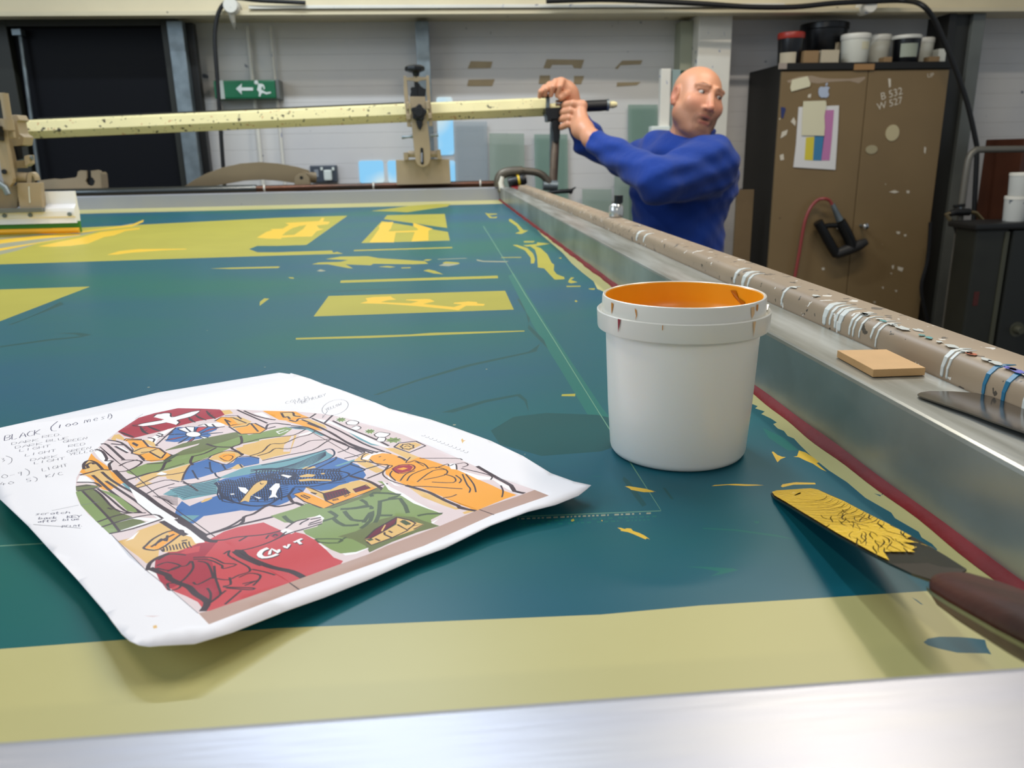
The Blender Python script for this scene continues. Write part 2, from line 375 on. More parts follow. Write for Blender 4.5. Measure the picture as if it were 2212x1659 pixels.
# double socket with a plug
m_sock = mat('metal_clad_socket', '545b66', 0.4, 0.4)
t = thing('wall_socket', 'grey metal double socket with a white plug on the wall', 'socket', PY(700, 394, YW-0.04))
link('plate', rpx(670, 357, 728, 394, YW-0.045, 0.045, 0.006), m_sock, t)
link('plug', rpx(699, 367, 716, 390, YW-0.085, 0.04, 0.008), m_signw, t)
link('switch', rpx(692, 361, 697, 368, YW-0.052, 0.01, 0.001), m_signw, t)
link('switch', rpx(717, 361, 722, 368, YW-0.052, 0.01, 0.001), m_signw, t)
link('warning_plate', rpx(679, 366, 688, 382, YW-0.047, 0.004), mat('socket_label', '8d949c', 0.5), t)
# cables
c1 = catmull([PY(x, y, yb-0.10) for x, y in ((660, 6), (560, 1), (505, -4), (484, 8), (470, 34), (464, 80), (468, 150), (473, 220), (478, 300), (483, 372), (486, 420))], 5)
tag(link('black_cable', tube(c1, 0.010, 10), m_blackrub, smooth=True), 'thick black cable looping down past the exit sign', 'cable')
c2 = catmull([PY(x, y, yb-0.13) for x, y in ((1180, 2), (1300, -1), (1420, 3), (1530, 9), (1620, 15), (1715, 15), (1800, 7), (1880, 3), (1950, 1))]+[PY(x, y, 4.15) for x, y in ((1990, 10), (2018, 42), (2044, 100), (2068, 160), (2090, 225), (2107, 300), (2110, 330), (2106, 420), (2102, 500), (2098, 580), (2096, 640))], 5)
tag(link('black_cable', tube(c2, 0.013, 10), m_blackrub, smooth=True), 'long black cable sagging along the cream beam and down beside the brown cabinet', 'cable')
for (x, y, Yd, lb) in ((498, 12, yb-0.115, 'round white junction fitting above the exit sign'), (1880, 12, yb-0.115, 'round white cable fixing on the beam above the cabinet')):
    c = PY(x, y, Yd)
    o = thing('junction_box', lb, 'junction box', c)
    link('cover', lathe([(0.0, 0.0), (0.032, 0.0), (0.036, 0.006), (0.036, 0.1)], (c.x, c.y-0.01, c.z), (0, 1, 0), 20), m_white, o, True)
    if x < 1000: link('stem', tube([PY(499, 26, Yd+0.02), PY(503, 44, Yd+0.04), PY(507, 62, Yd+0.15)], [0.016, 0.012, 0.004], 8), m_white, o, True)
# white gauge upright behind the man
Yg = 4.2
t = thing('height_gauge', 'white upright gauge with a slider left of the man\'s head', 'gauge', (PY(1440, 300, Yg).x, Yg, 0))
link('column', box(PY(1427, 200, Yg).x, PY(1448, 200, Yg).x, Yg, Yg+0.04, 0, PY(1440, 148, Yg).z, 0.004), m_white, t)
link('glass_edge', box(PY(1452, 200, Yg).x, PY(1470, 200, Yg).x, Yg+0.01, Yg+0.03, 0.3, PY(1440, 150, Yg).z, 0.002), mat('gauge_glass', '8fa09c', 0.2), t)
link('back_plate', box(PY(1470, 170, Yg).x, PY(1486, 170, Yg).x, Yg+0.03, Yg+0.05, 0.3, PY(1478, 151, Yg).z), mat('gauge_back', '17402c', 0.4), t)
link('slider', rpx(1407, 272, 1448, 296, Yg-0.03, 0.06, 0.006), m_signw, t)
# board leaning beside the cabinet
tag(link('brown_board', rpx(1586, 410, 1622, 640, 4.28, 0.02, 0.002), mat('hardboard', '6f5a3c', 0.7, noise=0.15, nscale=8)), 'upright brown board between the man and the cabinet', 'board')
# ------------------------------------------------------------------ brown cabinet and what is on it
YC = 4.26
cl = 1.775; cr = 2.69; ct = PY(1860, 136, YC).z
m_cab = mat('cabinet_brown_paint', '7f6947', 0.5, noise=0.10, nscale=3)
splat(m_cab, ['c8c0ac', '4a3d2a'], 16, 0.735, 4.0, 0.015)
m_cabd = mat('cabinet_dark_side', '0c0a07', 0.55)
t = thing('metal_cabinet', 'tall brown two-door steel cabinet with dark sides against the back wall', 'cabinet', ((cl+cr)/2, YC+0.22, 0))
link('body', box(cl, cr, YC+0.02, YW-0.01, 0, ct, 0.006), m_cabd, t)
mid = PY(1862, 300, YC).x
zt = ct-0.036
dl = link('door', box(cl+0.004, mid-0.002, YC, YC+0.02, 0.08, zt, 0.003), m_cab, t)
dr = link('door', box(mid+0.002, cr-0.004, YC, YC+0.02, 0.08, zt, 0.003), m_cab, t)
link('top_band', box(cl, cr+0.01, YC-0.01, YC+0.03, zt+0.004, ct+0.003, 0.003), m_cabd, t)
link('tape_patch', rpx(1845, 138, 1889, 151, YC-0.012, 0.003), mat('brown_tape', '9a7448', 0.5), t)
link('tape_patch', rpx(1682, 136, 1700, 149, YC-0.012, 0.003), mat('clear_tape', '9c8f84', 0.3), t)
m_chr = mat('chrome', 'd8d8d8', 0.12, 1.0)
def knob(x, y, par):
    c = PY(x, y, YC-0.055)
    link('handle', lathe([(0.006, 0.0), (0.014, -0.006), (0.018, -0.016), (0.016, -0.026), (0.008, -0.032)][::-1], (c.x, c.y+0.02, c.z), (0, 1, 0), 20), m_chr, par, True)
    link('handle_stem', tube([(c.x, YC, c.z), (c.x, YC-0.06, c.z)], 0.008, 10), m_galv, par, True)
knob(1811, 489, dl); knob(1870, 489, dr)
m_chalk = mat('white_marker', 'cfc6b4', 0.6)
def written(par, s, x, y, size, rot, m=m_chalk):
    me = text_mesh(s, size); c = PY(x, y, YC-0.0015)
    o = bpy.data.objects.new('handwriting', me); me.materials.append(m); COL.objects.link(o)
    o.matrix_world = Matrix.Translation(c)@Matrix.Rotation(math.radians(90), 4, 'X')@Matrix.Rotation(rot, 4, 'Z')
    o.parent = par; o.matrix_parent_inverse = par.matrix_world.inverted(); return o
written(dr, 'B 532', 1926, 203, 0.052, 0.25); written(dr, 'W 527', 1922, 224, 0.05, 0.25); written(dr, 'UP', 2010, 163, 0.03, 0.1)
for fl in ([1285, 535, 1303, 538, 1303, 590, 1292, 600, 1288, 570], [1532, 1000, 1545, 1010, 1538, 1050, 1530, 1040], [560, 900, 600, 885, 590, 920, 550, 945], [620, 830, 640, 800, 655, 830, 650, 860],
           [1290, 1310, 1330, 1298, 1360, 1310, 1330, 1320], [1410, 1300, 1432, 1302, 1428, 1320, 1412, 1318], [545, 1060, 570, 1050, 575, 1090, 550, 1095], [740, 645, 760, 640, 755, 668, 735, 665]):
    link('paint_mark', ppx(zz(3.16, 1512, 0, fl), YC-0.002, 0.001), m_chalk, t)
for fl in ([1340, 315, 1368, 318, 1362, 335, 1345, 332], [1392, 338, 1410, 335, 1408, 350, 1395, 350], [830, 565, 850, 562, 852, 578, 835, 580], [1240, 695, 1255, 695, 1252, 710], [1330, 715, 1348, 718, 1340, 732],
           [1180, 795, 1200, 795, 1195, 806], [1310, 550, 1325, 545, 1322, 572, 1312, 570], [1350, 555, 1390, 565, 1380, 590, 1352, 580], [1300, 600, 1312, 598, 1308, 610]):
    link('paint_mark', ppx(zz(3.16, 1512, 400, fl), YC-0.002, 0.001), m_chalk, t)
link('smear', ppx(zz(4.424, 1600, 30, [440, 640, 560, 600, 680, 590, 760, 610, 860, 620, 1040, 620, 1190, 600, 1190, 620, 1130, 665, 1040, 640, 860, 650, 740, 665, 560, 640, 460, 660]), YC-0.001, 0.0008), mat('old_glue', '9d8a74', 0.5), t)
m_note = mat('cream_note', 'd9d3b4', 0.6); m_pap = mat('poster_white', 'dcdad8', 0.5)
tag(link('note_card', ppx(zz(3.16, 1512, 0, [630, 545, 735, 520, 755, 570, 750, 590, 625, 625, 618, 600]), YC-0.006, 0.004), m_note), 'cream note card taped near the top left of the brown cabinet', 'note')
# poster: white sheet with colour bars and a cream sheet taped over it
t2 = thing('colour_bar_poster', 'white poster with yellow, blue and pink bars taped to the cabinet door', 'poster', PY(1765, 365, YC-0.006))
link('sheet', ppx(zz(4.424, 1600, 30, [555, 890, 940, 875, 930, 1100, 905, 1490, 505, 1465, 530, 1250]), YC-0.006, 0.004), m_pap, t2)
for fl, cc in (([625, 1180, 705, 1175, 690, 1400, 610, 1395], 'd6c43e'), ([705, 1165, 800, 1160, 770, 1402, 690, 1400], '3c7ca6'), ([800, 920, 892, 918, 870, 1200, 850, 1400, 770, 1400, 795, 1160], 'bd78a8')):
    link('colour_bar', ppx(zz(4.424, 1600, 30, fl), YC-0.0075, 0.001), mat('bar_'+cc, cc, 0.5), t2)
tag(link('cream_paper', ppx(zz(4.424, 1600, 30, [600, 835, 812, 828, 820, 860, 800, 980, 805, 1080, 798, 1165, 585, 1160, 590, 1000]), YC-0.012, 0.003), m_note), 'cream sheet of paper taped over the colour bar poster', 'paper')
# fruit-shaped sticker, round discs
ap = ppx(zz(4.424, 1600, 30, [795, 700, 822, 692, 845, 700, 850, 712, 838, 722, 836, 748, 845, 768, 835, 792, 815, 802, 795, 798, 775, 802, 752, 785, 743, 750, 748, 712, 768, 695]), YC-0.005, 0.003)
ap = ppx(zz(4.424, 1600, 30, [812, 688, 815, 665, 832, 655, 830, 680]), YC-0.005, 0.003, 0, ap)
tag(link('fruit_sticker', ap, mat('sticker_pale_blue', 'aeb9cc', 0.4)), 'pale blue apple-shaped sticker on the cabinet above the poster', 'sticker')
def disc(x, y, rx, ry, lb, m):
    c = PY(x, y, YC-0.004); s = YC/F_*1.02
    pts = [Vector((c.x+math.cos(a)*rx*s, c.y, c.z+math.sin(a)*ry*s)) for a in [2*math.pi*k/28 for k in range(28)]]
    return tag(link('round_sticker', prism(pts, [Vector((p.x, p.y+0.003, p.z)) for p in pts]), m), lb, 'sticker')
disc(1928, 287, 15, 16.5, 'round cream disc on the right door of the brown cabinet', mat('disc_cream', 'bfb28c', 0.5))
disc(1883, 323, 13, 9, 'worn oval patch below the round cream disc on the cabinet', mat('patch', 'a39878', 0.6))
tag(link('blue_tab', ppx(zz(4.424, 1600, 30, [385, 890, 425, 895, 430, 915, 405, 1000, 388, 990]), YC-0.003, 0.002), mat('blue_mark', '2a3566', 0.5)), 'small dark blue tab on the left edge of the cabinet door', 'tab')
# D-lock hanging through the door handles, and its red cable
m_lock = mat('lock_black', '0d0d0e', 0.35)
tl = thing('bicycle_lock', 'black D-shaped lock hanging through the chrome cabinet handles', 'lock', PY(1830, 560, YC-0.07))
L = lambda fl, Y: [PY(x, y, Y) for x, y in zz(3.16, 1512, 400, fl)]
Yk = YC-0.06
link('shackle', tube(catmull(L([805, 250, 860, 350, 905, 430, 935, 475], Yk), 4), 0.026, 14), m_lock, tl, True)
link('crossbar', tube(L([925, 470, 1010, 440, 1085, 410, 1135, 385], Yk), [0.027, 0.03, 0.03, 0.02], 14), mat('lock_grey', '2c2b2b', 0.4), tl, True)
link('shackle', tube(catmull(L([955, 250, 985, 300, 1020, 370, 1040, 430], Yk), 4), [0.03]*13, 14), m_lock, tl, True)
link('link_bar', tube(L([810, 290, 880, 275, 960, 275], Yk), 0.014, 10), m_lock, tl, True)
link('ferrule', tube(L([905, 130, 925, 175, 955, 240], Yk), [0.012, 0.014, 0.02], 10), m_galv, tl, True)
m_red = mat('red_cable', '8f3a38', 0.45)
cb = catmull([PY(x, y, Yk+(0.0 if i < 3 else 0.02)) for i, (x, y) in enumerate(zz(3.16, 1512, 400, [905, 140, 885, 105, 845, 92, 800, 105, 755, 155, 720, 235, 700, 330, 680, 450, 660, 560, 640, 680, 620, 900]))], 5)
link('cable_sleeve', tube(cb, 0.0085, 8), m_red, tl, True)
# tubs on top of the cabinet
def tub(x0, y0, x1, y1, Y, body, lid, lb, lidh=0.18, band=None, taper=0.88, lidm=None, grp='tubs on top of the cabinet'):
    a = PY(x0, (y0+y1)/2, Y); c = PY(x1, (y0+y1)/2, Y); ztop = PY((x0+x1)/2, y0, Y).z
    zbt = ct+0.004; h = ztop-zbt; r = (c.x-a.x)/2; cxx = (a.x+c.x)/2
    t = thing('paint_tub', lb, 'tub', (cxx, Y, zbt), grp)
    link('body', lathe([(r*taper*0.96, 0), (r*taper, 0.004), (r*0.95, h*(1-lidh)), (r*0.9, h*(1-lidh)+0.001)], (cxx, Y, zbt), seg=32), body, t, True)
    link('lid', lathe([(r*0.97, h*(1-lidh)), (r, h*(1-lidh)+0.004), (r, h-0.006), (r*0.97, h-0.002), (r*0.9, h), (r*0.85, h-0.006)], (cxx, Y, zbt), seg=32), lid, t, True)
    if band:
        m, f0, f1, a0, a1 = band; pts = []
        new = bmesh.new(); n = 14
        for j, f in enumerate((f0, f1)):
            rr = r*(taper+(0.95-taper)*f)+0.0015
            pts.append([new.verts.new((cxx+rr*math.sin(a0+(a1-a0)*k/n), Y-rr*math.cos(a0+(a1-a0)*k/n), zbt+h*f)) for k in range(n+1)])
        for k in range(n): new.faces.new((pts[0][k], pts[0][k+1], pts[1][k+1], pts[1][k]))
        link('paper_label', new, m, t, True)
    return t
m_tw = mat('tub_white', 'd2d2c6', 0.35); m_tb = mat('tub_black', '0b0c10', 0.3); m_lab = mat('tub_label', 'b9ad95', 0.6); m_tl2 = mat('tub_label_green', '9aa090', 0.5)
m_lr = mat('lid_red', '9a2c20', 0.4); m_lw = mat('lid_white', 'dcdad0', 0.35)
tub(1680, 71, 1735, 134, YC+0.10, m_tb, m_lr, 'black tub with a red rim, leftmost on the cabinet', 0.2, (m_lab, 0.0, 0.36, -1.3, 0.1))
cc = PY(1708, 72, YC+0.16)
tub(1730, 51, 1827, 134, YC+0.29, m_tb, m_tb, 'large black bucket, tallest on top of the cabinet', 0.16, (m_lab, 0.3, 0.52, 0.15, 0.9), 0.8)
tub(1817, 74, 1877, 133, YC+0.10, m_tw, m_lw, 'wide white tub right of the large black bucket', 0.2, (mat('label_cream', 'cfc9ac', 0.5), 0.45, 0.7, 0.0, 0.7))
tub(1873, 76, 1922, 132, YC+0.25, m_tw, m_lw, 'narrower white tub in the middle of the cabinet top', 0.2)
tub(1928, 77, 1986, 133, YC+0.10, m_tb, m_lw, 'black tub with a white lid and grey label', 0.14, (m_tl2, 0.2, 0.68, -0.9, 0.4))
tub(1977, 82, 2015, 133, YC+0.25, m_tw, m_lw, 'slim white bottle-shaped tub near the right end of the cabinet top', 0.2)
def ctbox(x0, x1, h, Y, lb, m):
    a = PY(x0, 130, Y).x; c = PY(x1, 130, Y).x
    tag(link('small_box', box(a, c, Y, Y+0.06, ct+0.004, ct+0.004+h, 0.003), m), lb, 'box', 'small boxes on the cabinet')
m_kraft = mat('kraft_card', '8f7350', 0.7)
ctbox(1736, 1768, 0.06, YC+0.02, 'low brown cardboard box in front of the large black bucket', m_kraft)
ctbox(1774, 1812, 0.062, YC+0.012, 'beige card box in front of the large black bucket', m_lab)
ctbox(1910, 1927, 0.028, YC+0.03, 'tiny brown box beside the black tub with the white lid', m_kraft)
ctbox(2008, 2030, 0.03, YC+0.05, 'small brown box at the right end of the cabinet top', m_kraft)
ctbox(2026, 2042, 0.075, YC+0.12, 'pale translucent pot at the far right end of the cabinet top', m_tw)

# ------------------------------------------------------------------ things on the right: pipe rail, valve, hoses, machine, stacked tubs
YR = 3.85
m_pipe = mat('grey_pipe', '6d6a62', 0.45, 0.3)
pts = [PY(x, y, YR) for x, y in ((2400, 322), (2212, 322), (2125, 323))]+[PY(x, y, YR) for x, y in ((2108, 324), (2098, 332), (2092, 346), (2086, 380), (2078, 440))]
zpr = pts[-1]; pts.append(Vector((zpr.x, zpr.y, 0)))
tag(link('pipe_rail', tube(pts, 0.016, 12), m_pipe, smooth=True), 'bent grey pipe rail standing right of the brown cabinet', 'rail')
t = thing('air_valve', 'small brass and black air valve on the pipe rail', 'valve', PY(2070, 460, YR-0.03))
link('valve_body', tube([PY(2052, 462, YR-0.03), PY(2062, 458, YR-0.03), PY(2094, 458, YR-0.03)], [0.014, 0.018, 0.018], 12), m_blackrub, t, True)
link('fitting', tube([PY(2094, 458, YR-0.03), PY(2108, 460, YR-0.03), PY(2124, 478, YR-0.03)], 0.010, 10), mat('brass', '8a7a58', 0.35, 0.8), t, True)
link('fitting', tube([PY(2054, 460, YR-0.03), PY(2044, 462, YR-0.03), PY(2054, 478, YR-0.03)], 0.010, 10), mat('brass2', '9a8d70', 0.35, 0.8), t, True)
link('valve_lever', tube([PY(2060, 446, YR-0.03), PY(2084, 443, YR-0.03)], 0.008, 8), m_blackrub, t, True)
link('valve_stem', tube([PY(2074, 444, YR-0.03), PY(2074, 458, YR-0.03)], 0.006, 8), m_galv, t, True)
hz = catmull([PY(x, y, YR-0.04) for x, y in ((2054, 476), (2064, 492), (2070, 520), (2066, 570), (2056, 620), (2046, 680), (2040, 760))], 5)
tag(link('air_hose', tube(hz, 0.010, 8), m_blackrub, smooth=True), 'black air hose hanging from the brass valve', 'hose')
hz = catmull([PY(x, y, YR+0.3) for x, y in ((2010, 480), (2004, 560), (1990, 620), (2000, 680), (2016, 740))]+[Vector((PY(2016, 740, YR+0.3).x, YR+0.3, z)) for z in (0.4, 0.01)], 5)
tag(link('air_hose', tube(hz, 0.010, 8), m_blackrub, smooth=True), 'black hose curling in the dark gap by the cabinet foot', 'hose')
# dark machine at the right edge
m_mach = mat('machine_dark_green', '23241d', 0.45, noise=0.25, nscale=8); m_medge = mat('machine_edge', '4c4c3e', 0.4, 0.2)
Ym = 3.55
t = thing('machine_cabinet', 'dark green machine housing at the right edge of the photo', 'machine', (PY(2160, 600, Ym).x, Ym+0.08, 0))
f = [PY(x, y, Ym) for x, y in ((2112, 490), (2184, 506), (2160, 700), (2140, 800), (2086, 780), (2100, 640))]
xa = PY(2112, 490, Ym).x; xb = PY(2181, 500, Ym).x; zt = PY(2150, 496, Ym).z
link('housing', box(xa, xb, Ym, Ym+0.16, 0, zt, 0.01), m_mach, t)
link('edge_strip', box(xb-0.022, xb, Ym-0.006, Ym+0.01, 0, zt-0.01, 0.004), m_medge, t)
dr_ = link('access_door', box(xb+0.012, xb+0.6, Ym-0.01, Ym+0.16, 0, zt-0.004, 0.012), mat('machine_door', '1d1f1c', 0.45), t)
c = PY(2193, 712, Ym-0.012)
link('door_knob', lathe([(0.0, 0.03), (0.016, 0.03), (0.02, 0.02), (0.02, 0.0), (0.036, 0.0), (0.038, -0.008), (0.0, -0.008)][::-1], (c.x+0.01, c.y, c.z), (0, -1, 0), 24), m_medge, dr_, True)
link('top_tray', box(xa-0.02, xb+0.62, Ym-0.02, Ym+0.20, zt, zt+0.03, 0.01), m_black, t)
link('red_patch', box(xa+0.03, xa+0.055, Ym-0.002, Ym+0.004, PY(2115, 660, Ym).z, PY(2115, 630, Ym).z, 0.001), mat('dull_red', '4a1712', 0.5), t)
tz = zt+0.03
def tub2(xc, Y, z, r, h, lb, m=m_tw):
    t = thing('paint_tub', lb, 'tub', (xc, Y, z), 'white tubs on the dark machine')
    link('body', lathe([(r*0.86, 0), (r*0.88, 0.004), (r*0.97, h*0.86), (r*0.9, h*0.86+0.001)], (xc, Y, z), seg=32), m, t, True)
    link('lid', lathe([(r*0.97, h*0.86), (r, h*0.87), (r, h*0.98), (r*0.95, h), (r*0.9, h-0.004)], (xc, Y, z), seg=32), m_lw, t, True)
m_tw2 = splat(mat('tub_used', 'c4c6c2', 0.4), ['58606a'], 22, 0.66, 3.0)
r1 = 0.053; xq = PY(2192, 460, 3.63).x
tub2(xq, 3.63, tz, r1, 0.116, 'lower white tub of the pair stacked at the right edge', m_tw2)
tub2(xq+0.01, 3.63, tz+0.1165, r1+0.002, 0.105, 'upper white tub of the pair stacked at the right edge', m_tw2)
tub2(xq+0.112, 3.62, tz, r1, 0.116, 'white tub half cut off by the right edge of the photo', m_tw2)
xa2 = PY(2172, 380, 4.1).x
tag(link('brown_crate', box(xa2, xa2+0.5, 4.0, 4.3, 0, PY(2190, 300, 4.1).z, 0.006), mat('dark_brown_wood', '4e2a1a', 0.5, noise=0.2, nscale=6)), 'tall dark brown wooden unit behind the white tubs at the right edge', 'cupboard')
# ------------------------------------------------------------------ the printing screen
XR = 0.236; RT = 0.05; YN = P(1512, 1487, RT).y; YF = 3.315; XL = -2.05; RW = 0.05
m_alu = mat('brushed_aluminium', 'a8aab6', 0.38, 0.5, noise=0.16, nscale=7, ncol='acadb4', stretch=(1.2, 14, 1), bump=0.08, bscale=30)
splat(m_alu, ['8a8a92'], 60, 0.735, 1.0, 0.02)
m_alu2 = mat('dull_aluminium', 'bcc0be', 0.32, 0.62, noise=0.25, nscale=6, ncol='8b8d86', stretch=(10, 1.0, 1), bump=0.05, bscale=30)
splat(m_alu2, ['77726a'], 3.0, 0.62, 6.0, 0.1)
m_cut = mat('stencil_teal', '12645d', 0.33, noise=0.34, nscale=1.7, ncol='145770', stretch=(1.0, 1.6, 1), spec=0.22)
m_kh = mat('mesh_khaki', 'c2bb80', 0.42, noise=0.10, nscale=5, ncol='b9b274')
m_yg = mat('open_mesh_yellow', 'aca544', 0.45, noise=0.08, nscale=9, spec=0.2)
m_ink = mat('yellow_ink', 'eabf38', 0.35, spec=0.3)
m_dk = mat('stencil_dark_teal', '0f5054', 0.3, spec=0.22)
m_lt = mat('stencil_light_teal', '196d67', 0.3, spec=0.22)
m_ln = mat('registration_line', '5f9078', 0.4)
m_fade = mat('thin_ink_haze', '9a9c84', 0.35)
scr = thing('printing_screen', 'huge aluminium-framed printing screen with teal stencil filling the foreground', 'printing screen', ((XL+XR)/2, 1.7, ZM))
def wp(pts, z=0.0): return [(P(x, y, z).x, P(x, y, z).y) for x, y in pts]
A_ = lambda *f: zz(5.53, 1000, 340, f)
B_ = lambda *f: zz(4.424, 1200, 560, f)
C_ = lambda *f: zz(3.687, 1612, 680, f)
D_ = lambda *f: zz(4.424, 1250, 880, f)
E_ = lambda *f: zz(3.687, 0, 390, f)
G_ = lambda *f: zz(3.687, 600, 430, f)
Z4 = lambda *f: zz(2.517, 1512, 1000, f)
LY = []
# materials: 0 khaki mesh, 1 teal, 2 open yellow mesh, 3 ink, 4 dark teal, 5 light teal, 6 line, 7 haze
right_edge = (Z4(1255, 695)+Z4(1262, 640, 1225, 560, 1290, 470, 1262, 440, 1205, 405, 1190, 375, 1060, 300, 1040, 270, 900, 190, 800, 105, 700, 40, 650, 0)
    +C_(560, 1165, 430, 1040, 380, 985, 330, 965, 300, 925, 250, 905, 215, 870, 245, 858, 190, 822, 205, 830, 120, 790, 148, 770, 70, 745, 92, 728, 20, 700)
    +[(1560, 800), (1400, 690)]+B_(440, 300, 400, 285)+A_(1560, 1480, 1420, 1370, 1300, 1265, 1190, 1140, 1120, 1080, 1040, 1010, 945, 930, 860, 830, 540, 540))
wr = wp(right_edge)
teal = wp([(-900, 1462), (0, 1402), (600, 1357), (1299, 1327.5), (1512, 1308), (1800, 1290)])+wr
yft = P(1088, 440).y
teal += [(XR-0.004, yft), (XL+0.1, yft), (XL+0.1, 0.33)]
LY.append((teal, 1))
def lay(k, pts, z=0.0): LY.append((wp(pts, z), k))
# broad squeegee ghosts in the emulsion, and a painted tub shadow
lay(5, [(1320, 905), (1300, 880), (1180, 700), (1110, 590), (1098, 596), (1150, 700), (1212, 800), (1290, 930)])
lay(4, G_(760, 1560, 1100, 1440, 1500, 1320, 2000, 1215, 2090, 1150, 2060, 1215, 1540, 1330, 1120, 1450, 800, 1560))
lay(4, G_(1300, 1700, 1650, 1600, 1930, 1550, 1985, 1600, 2000, 1700, 1965, 1610, 1910, 1570, 1660, 1620, 1400, 1700))
lay(4, G_(1800, 760, 1930, 800, 1970, 880, 2000, 1000, 2120, 1120, 2150, 1190, 2070, 1110, 1990, 1030, 2010, 950, 1940, 850, 1900, 790))
lay(4, E_(0, 1330, 400, 1275, 640, 1250, 735, 1228, 640, 1212, 450, 1215, 600, 1225, 640, 1240, 400, 1262, 0, 1318))
lay(4, E_(60, 1150, 200, 1100, 360, 1030, 480, 965, 510, 985, 400, 1030, 240, 1090, 100, 1148))
lay(4, G_(0, 760, 700, 720, 1100, 712, 700, 728, 200, 752))
lay(4, D_(430, 660, 480, 700, 600, 860, 650, 930, 610, 950, 530, 850, 420, 690))
lay(4, D_(800, 765, 830, 770, 910, 880, 880, 875))
lay(4, [(1060, 930), (1110, 900), (1180, 892), (1290, 896), (1330, 905), (1340, 960), (1300, 975), (1170, 985), (1080, 960)])  # cast shadow of the tub, painted onto the stencil in dark teal
lay(5, D_(1180, 1150, 1500, 1165, 1900, 1220, 2100, 1270, 1900, 1235, 1500, 1180, 1190, 1160))
lay(5, D_(1030, 1520, 1250, 1525, 1480, 1540, 1525, 1555, 1420, 1580, 1260, 1615, 1350, 1570, 1200, 1540))
lay(5, D_(100, 655, 250, 658, 180, 662)); lay(5, D_(1670, 1090, 1730, 1090, 1710, 1110, 1690, 1105))
lay(5, C_(130, 900, 300, 980, 420, 1080, 330, 1080, 180, 980))
# band and windows
lay(2, [(-700, 596), (0, 571), (600, 552), (741, 548), (728, 544), (720, 546), (717, 541), (690, 542), (640, 543.5), (600, 545), (556, 545), (538, 538), (556, 531), (600, 531), (662, 529), (750.5, 466), (600, 470.5), (312, 485), (170, 492), (-700, 518)])
lay(2, [(-500, 648), (0, 625.4), (194.7, 619), (0, 694), (-500, 880)])
lay(2, [(677.3, 683.6), (1109.9, 668.7), (1091, 628), (709.9, 639.4)])
lay(2, [(780.4, 525), (971.6, 519.5), (967.5, 501), (825, 477.5)])
lay(2, [(829, 473.4), (966, 492.4), (960.7, 462), (836, 465)])
lay(2, G_(740, 95, 900, 75, 1040, 55, 1270, 38, 1380, 38, 1350, 60, 1200, 80, 1030, 105, 950, 100))
lay(2, [(736, 606), (735, 611), (1076, 601), (1075, 595.5), (745, 605.5)])
lay(2, [(639, 730), (885, 722.5), (930, 719), (1133, 714), (1133, 716), (930, 724.5), (800, 730), (639, 733.5)])
lay(2, [(764.6, 540), (977, 533.5), (977, 536), (764.6, 542.5)])
lay(2, [(453, 580), (500, 578), (600, 575.5), (605, 576), (601, 579), (500, 581)])
lay(2, E_(2068, 998, 2070, 965, 2105, 938, 2145, 940))
lay(2, G_(270, 520, 330, 505, 500, 500, 560, 485, 380, 478, 500, 458, 720, 455, 800, 470, 1170, 495, 1200, 515, 1080, 520, 760, 515, 740, 528, 540, 520, 600, 552, 560, 550, 400, 520))
lay(2, G_(1160, 570, 1200, 560, 1250, 570, 1320, 600, 1240, 592)); lay(2, G_(1310, 510, 1340, 498, 1440, 505, 1450, 515, 1340, 520)); lay(2, G_(800, 540, 870, 532, 940, 540, 900, 546))
lay(2, G_(985, 545, 1060, 543, 1058, 550, 985, 552)); lay(2, G_(80, 622, 125, 625, 130, 635, 100, 632)); lay(7, G_(310, 572, 340, 560, 385, 572, 340, 578))
lay(2, G_(1160, 490, 1180, 480, 1230, 480, 1200, 492)); lay(7, G_(1270, 478, 1500, 470, 1510, 473, 1280, 482)); lay(2, G_(1780, 463, 1940, 462, 1940, 467, 1780, 468))
lay(7, G_(1580, 480, 1640, 492, 1840, 495, 1820, 503, 1640, 500, 1590, 492))
lay(7, G_(1280, 530, 1330, 512, 1450, 518, 1360, 535))
lay(2, A_(550, 740, 570, 735, 650, 790, 725, 870, 780, 873, 740, 895, 700, 915, 625, 910, 640, 900, 680, 885, 640, 820, 550, 760))
lay(2, A_(260, 660, 300, 672, 410, 672, 400, 682, 310, 690, 350, 715, 410, 705, 400, 725, 320, 725))
lay(2, A_(800, 1060, 850, 1055, 930, 1085, 1010, 1160, 1060, 1260, 1090, 1280, 1085, 1350, 1120, 1395, 1210, 1430, 1215, 1455, 1095, 1460, 970, 1325, 895, 1315, 885, 1180, 860, 1100))
lay(2, A_(590, 1045, 650, 1045, 770, 1085, 840, 1150, 862, 1220, 850, 1265, 812, 1268, 810, 1200, 740, 1110)); lay(2, A_(718, 1050, 880, 1035, 890, 1015, 1045, 1030, 900, 1055, 760, 1065)); lay(2, A_(728, 1000, 862, 1000, 840, 1015, 730, 1017))
lay(2, A_(1265, 1465, 1290, 1432, 1330, 1437, 1290, 1465, 1370, 1490, 1290, 1505, 1255, 1490)); lay(2, A_(1235, 1535, 1405, 1533, 1405, 1545, 1240, 1548)); lay(2, A_(1500, 1575, 1580, 1562, 1570, 1582)); lay(2, A_(1140, 1200, 1180, 1195, 1170, 1212))
lay(2, A_(0, 1430, 400, 1412, 420, 1425, 400, 1438, 0, 1450)); lay(2, D_(430, -1, 431, -1, 431, 0))
lay(5, [(1212, 851), (1243, 852), (1241, 856), (1213, 855)]); lay(2, B_(62, 1290, 190, 1285, 188, 1310, 55, 1308))
lay(2, B_(310, 280, 380, 278, 350, 292)); lay(2, B_(180, 400, 195, 390, 212, 402, 195, 410))
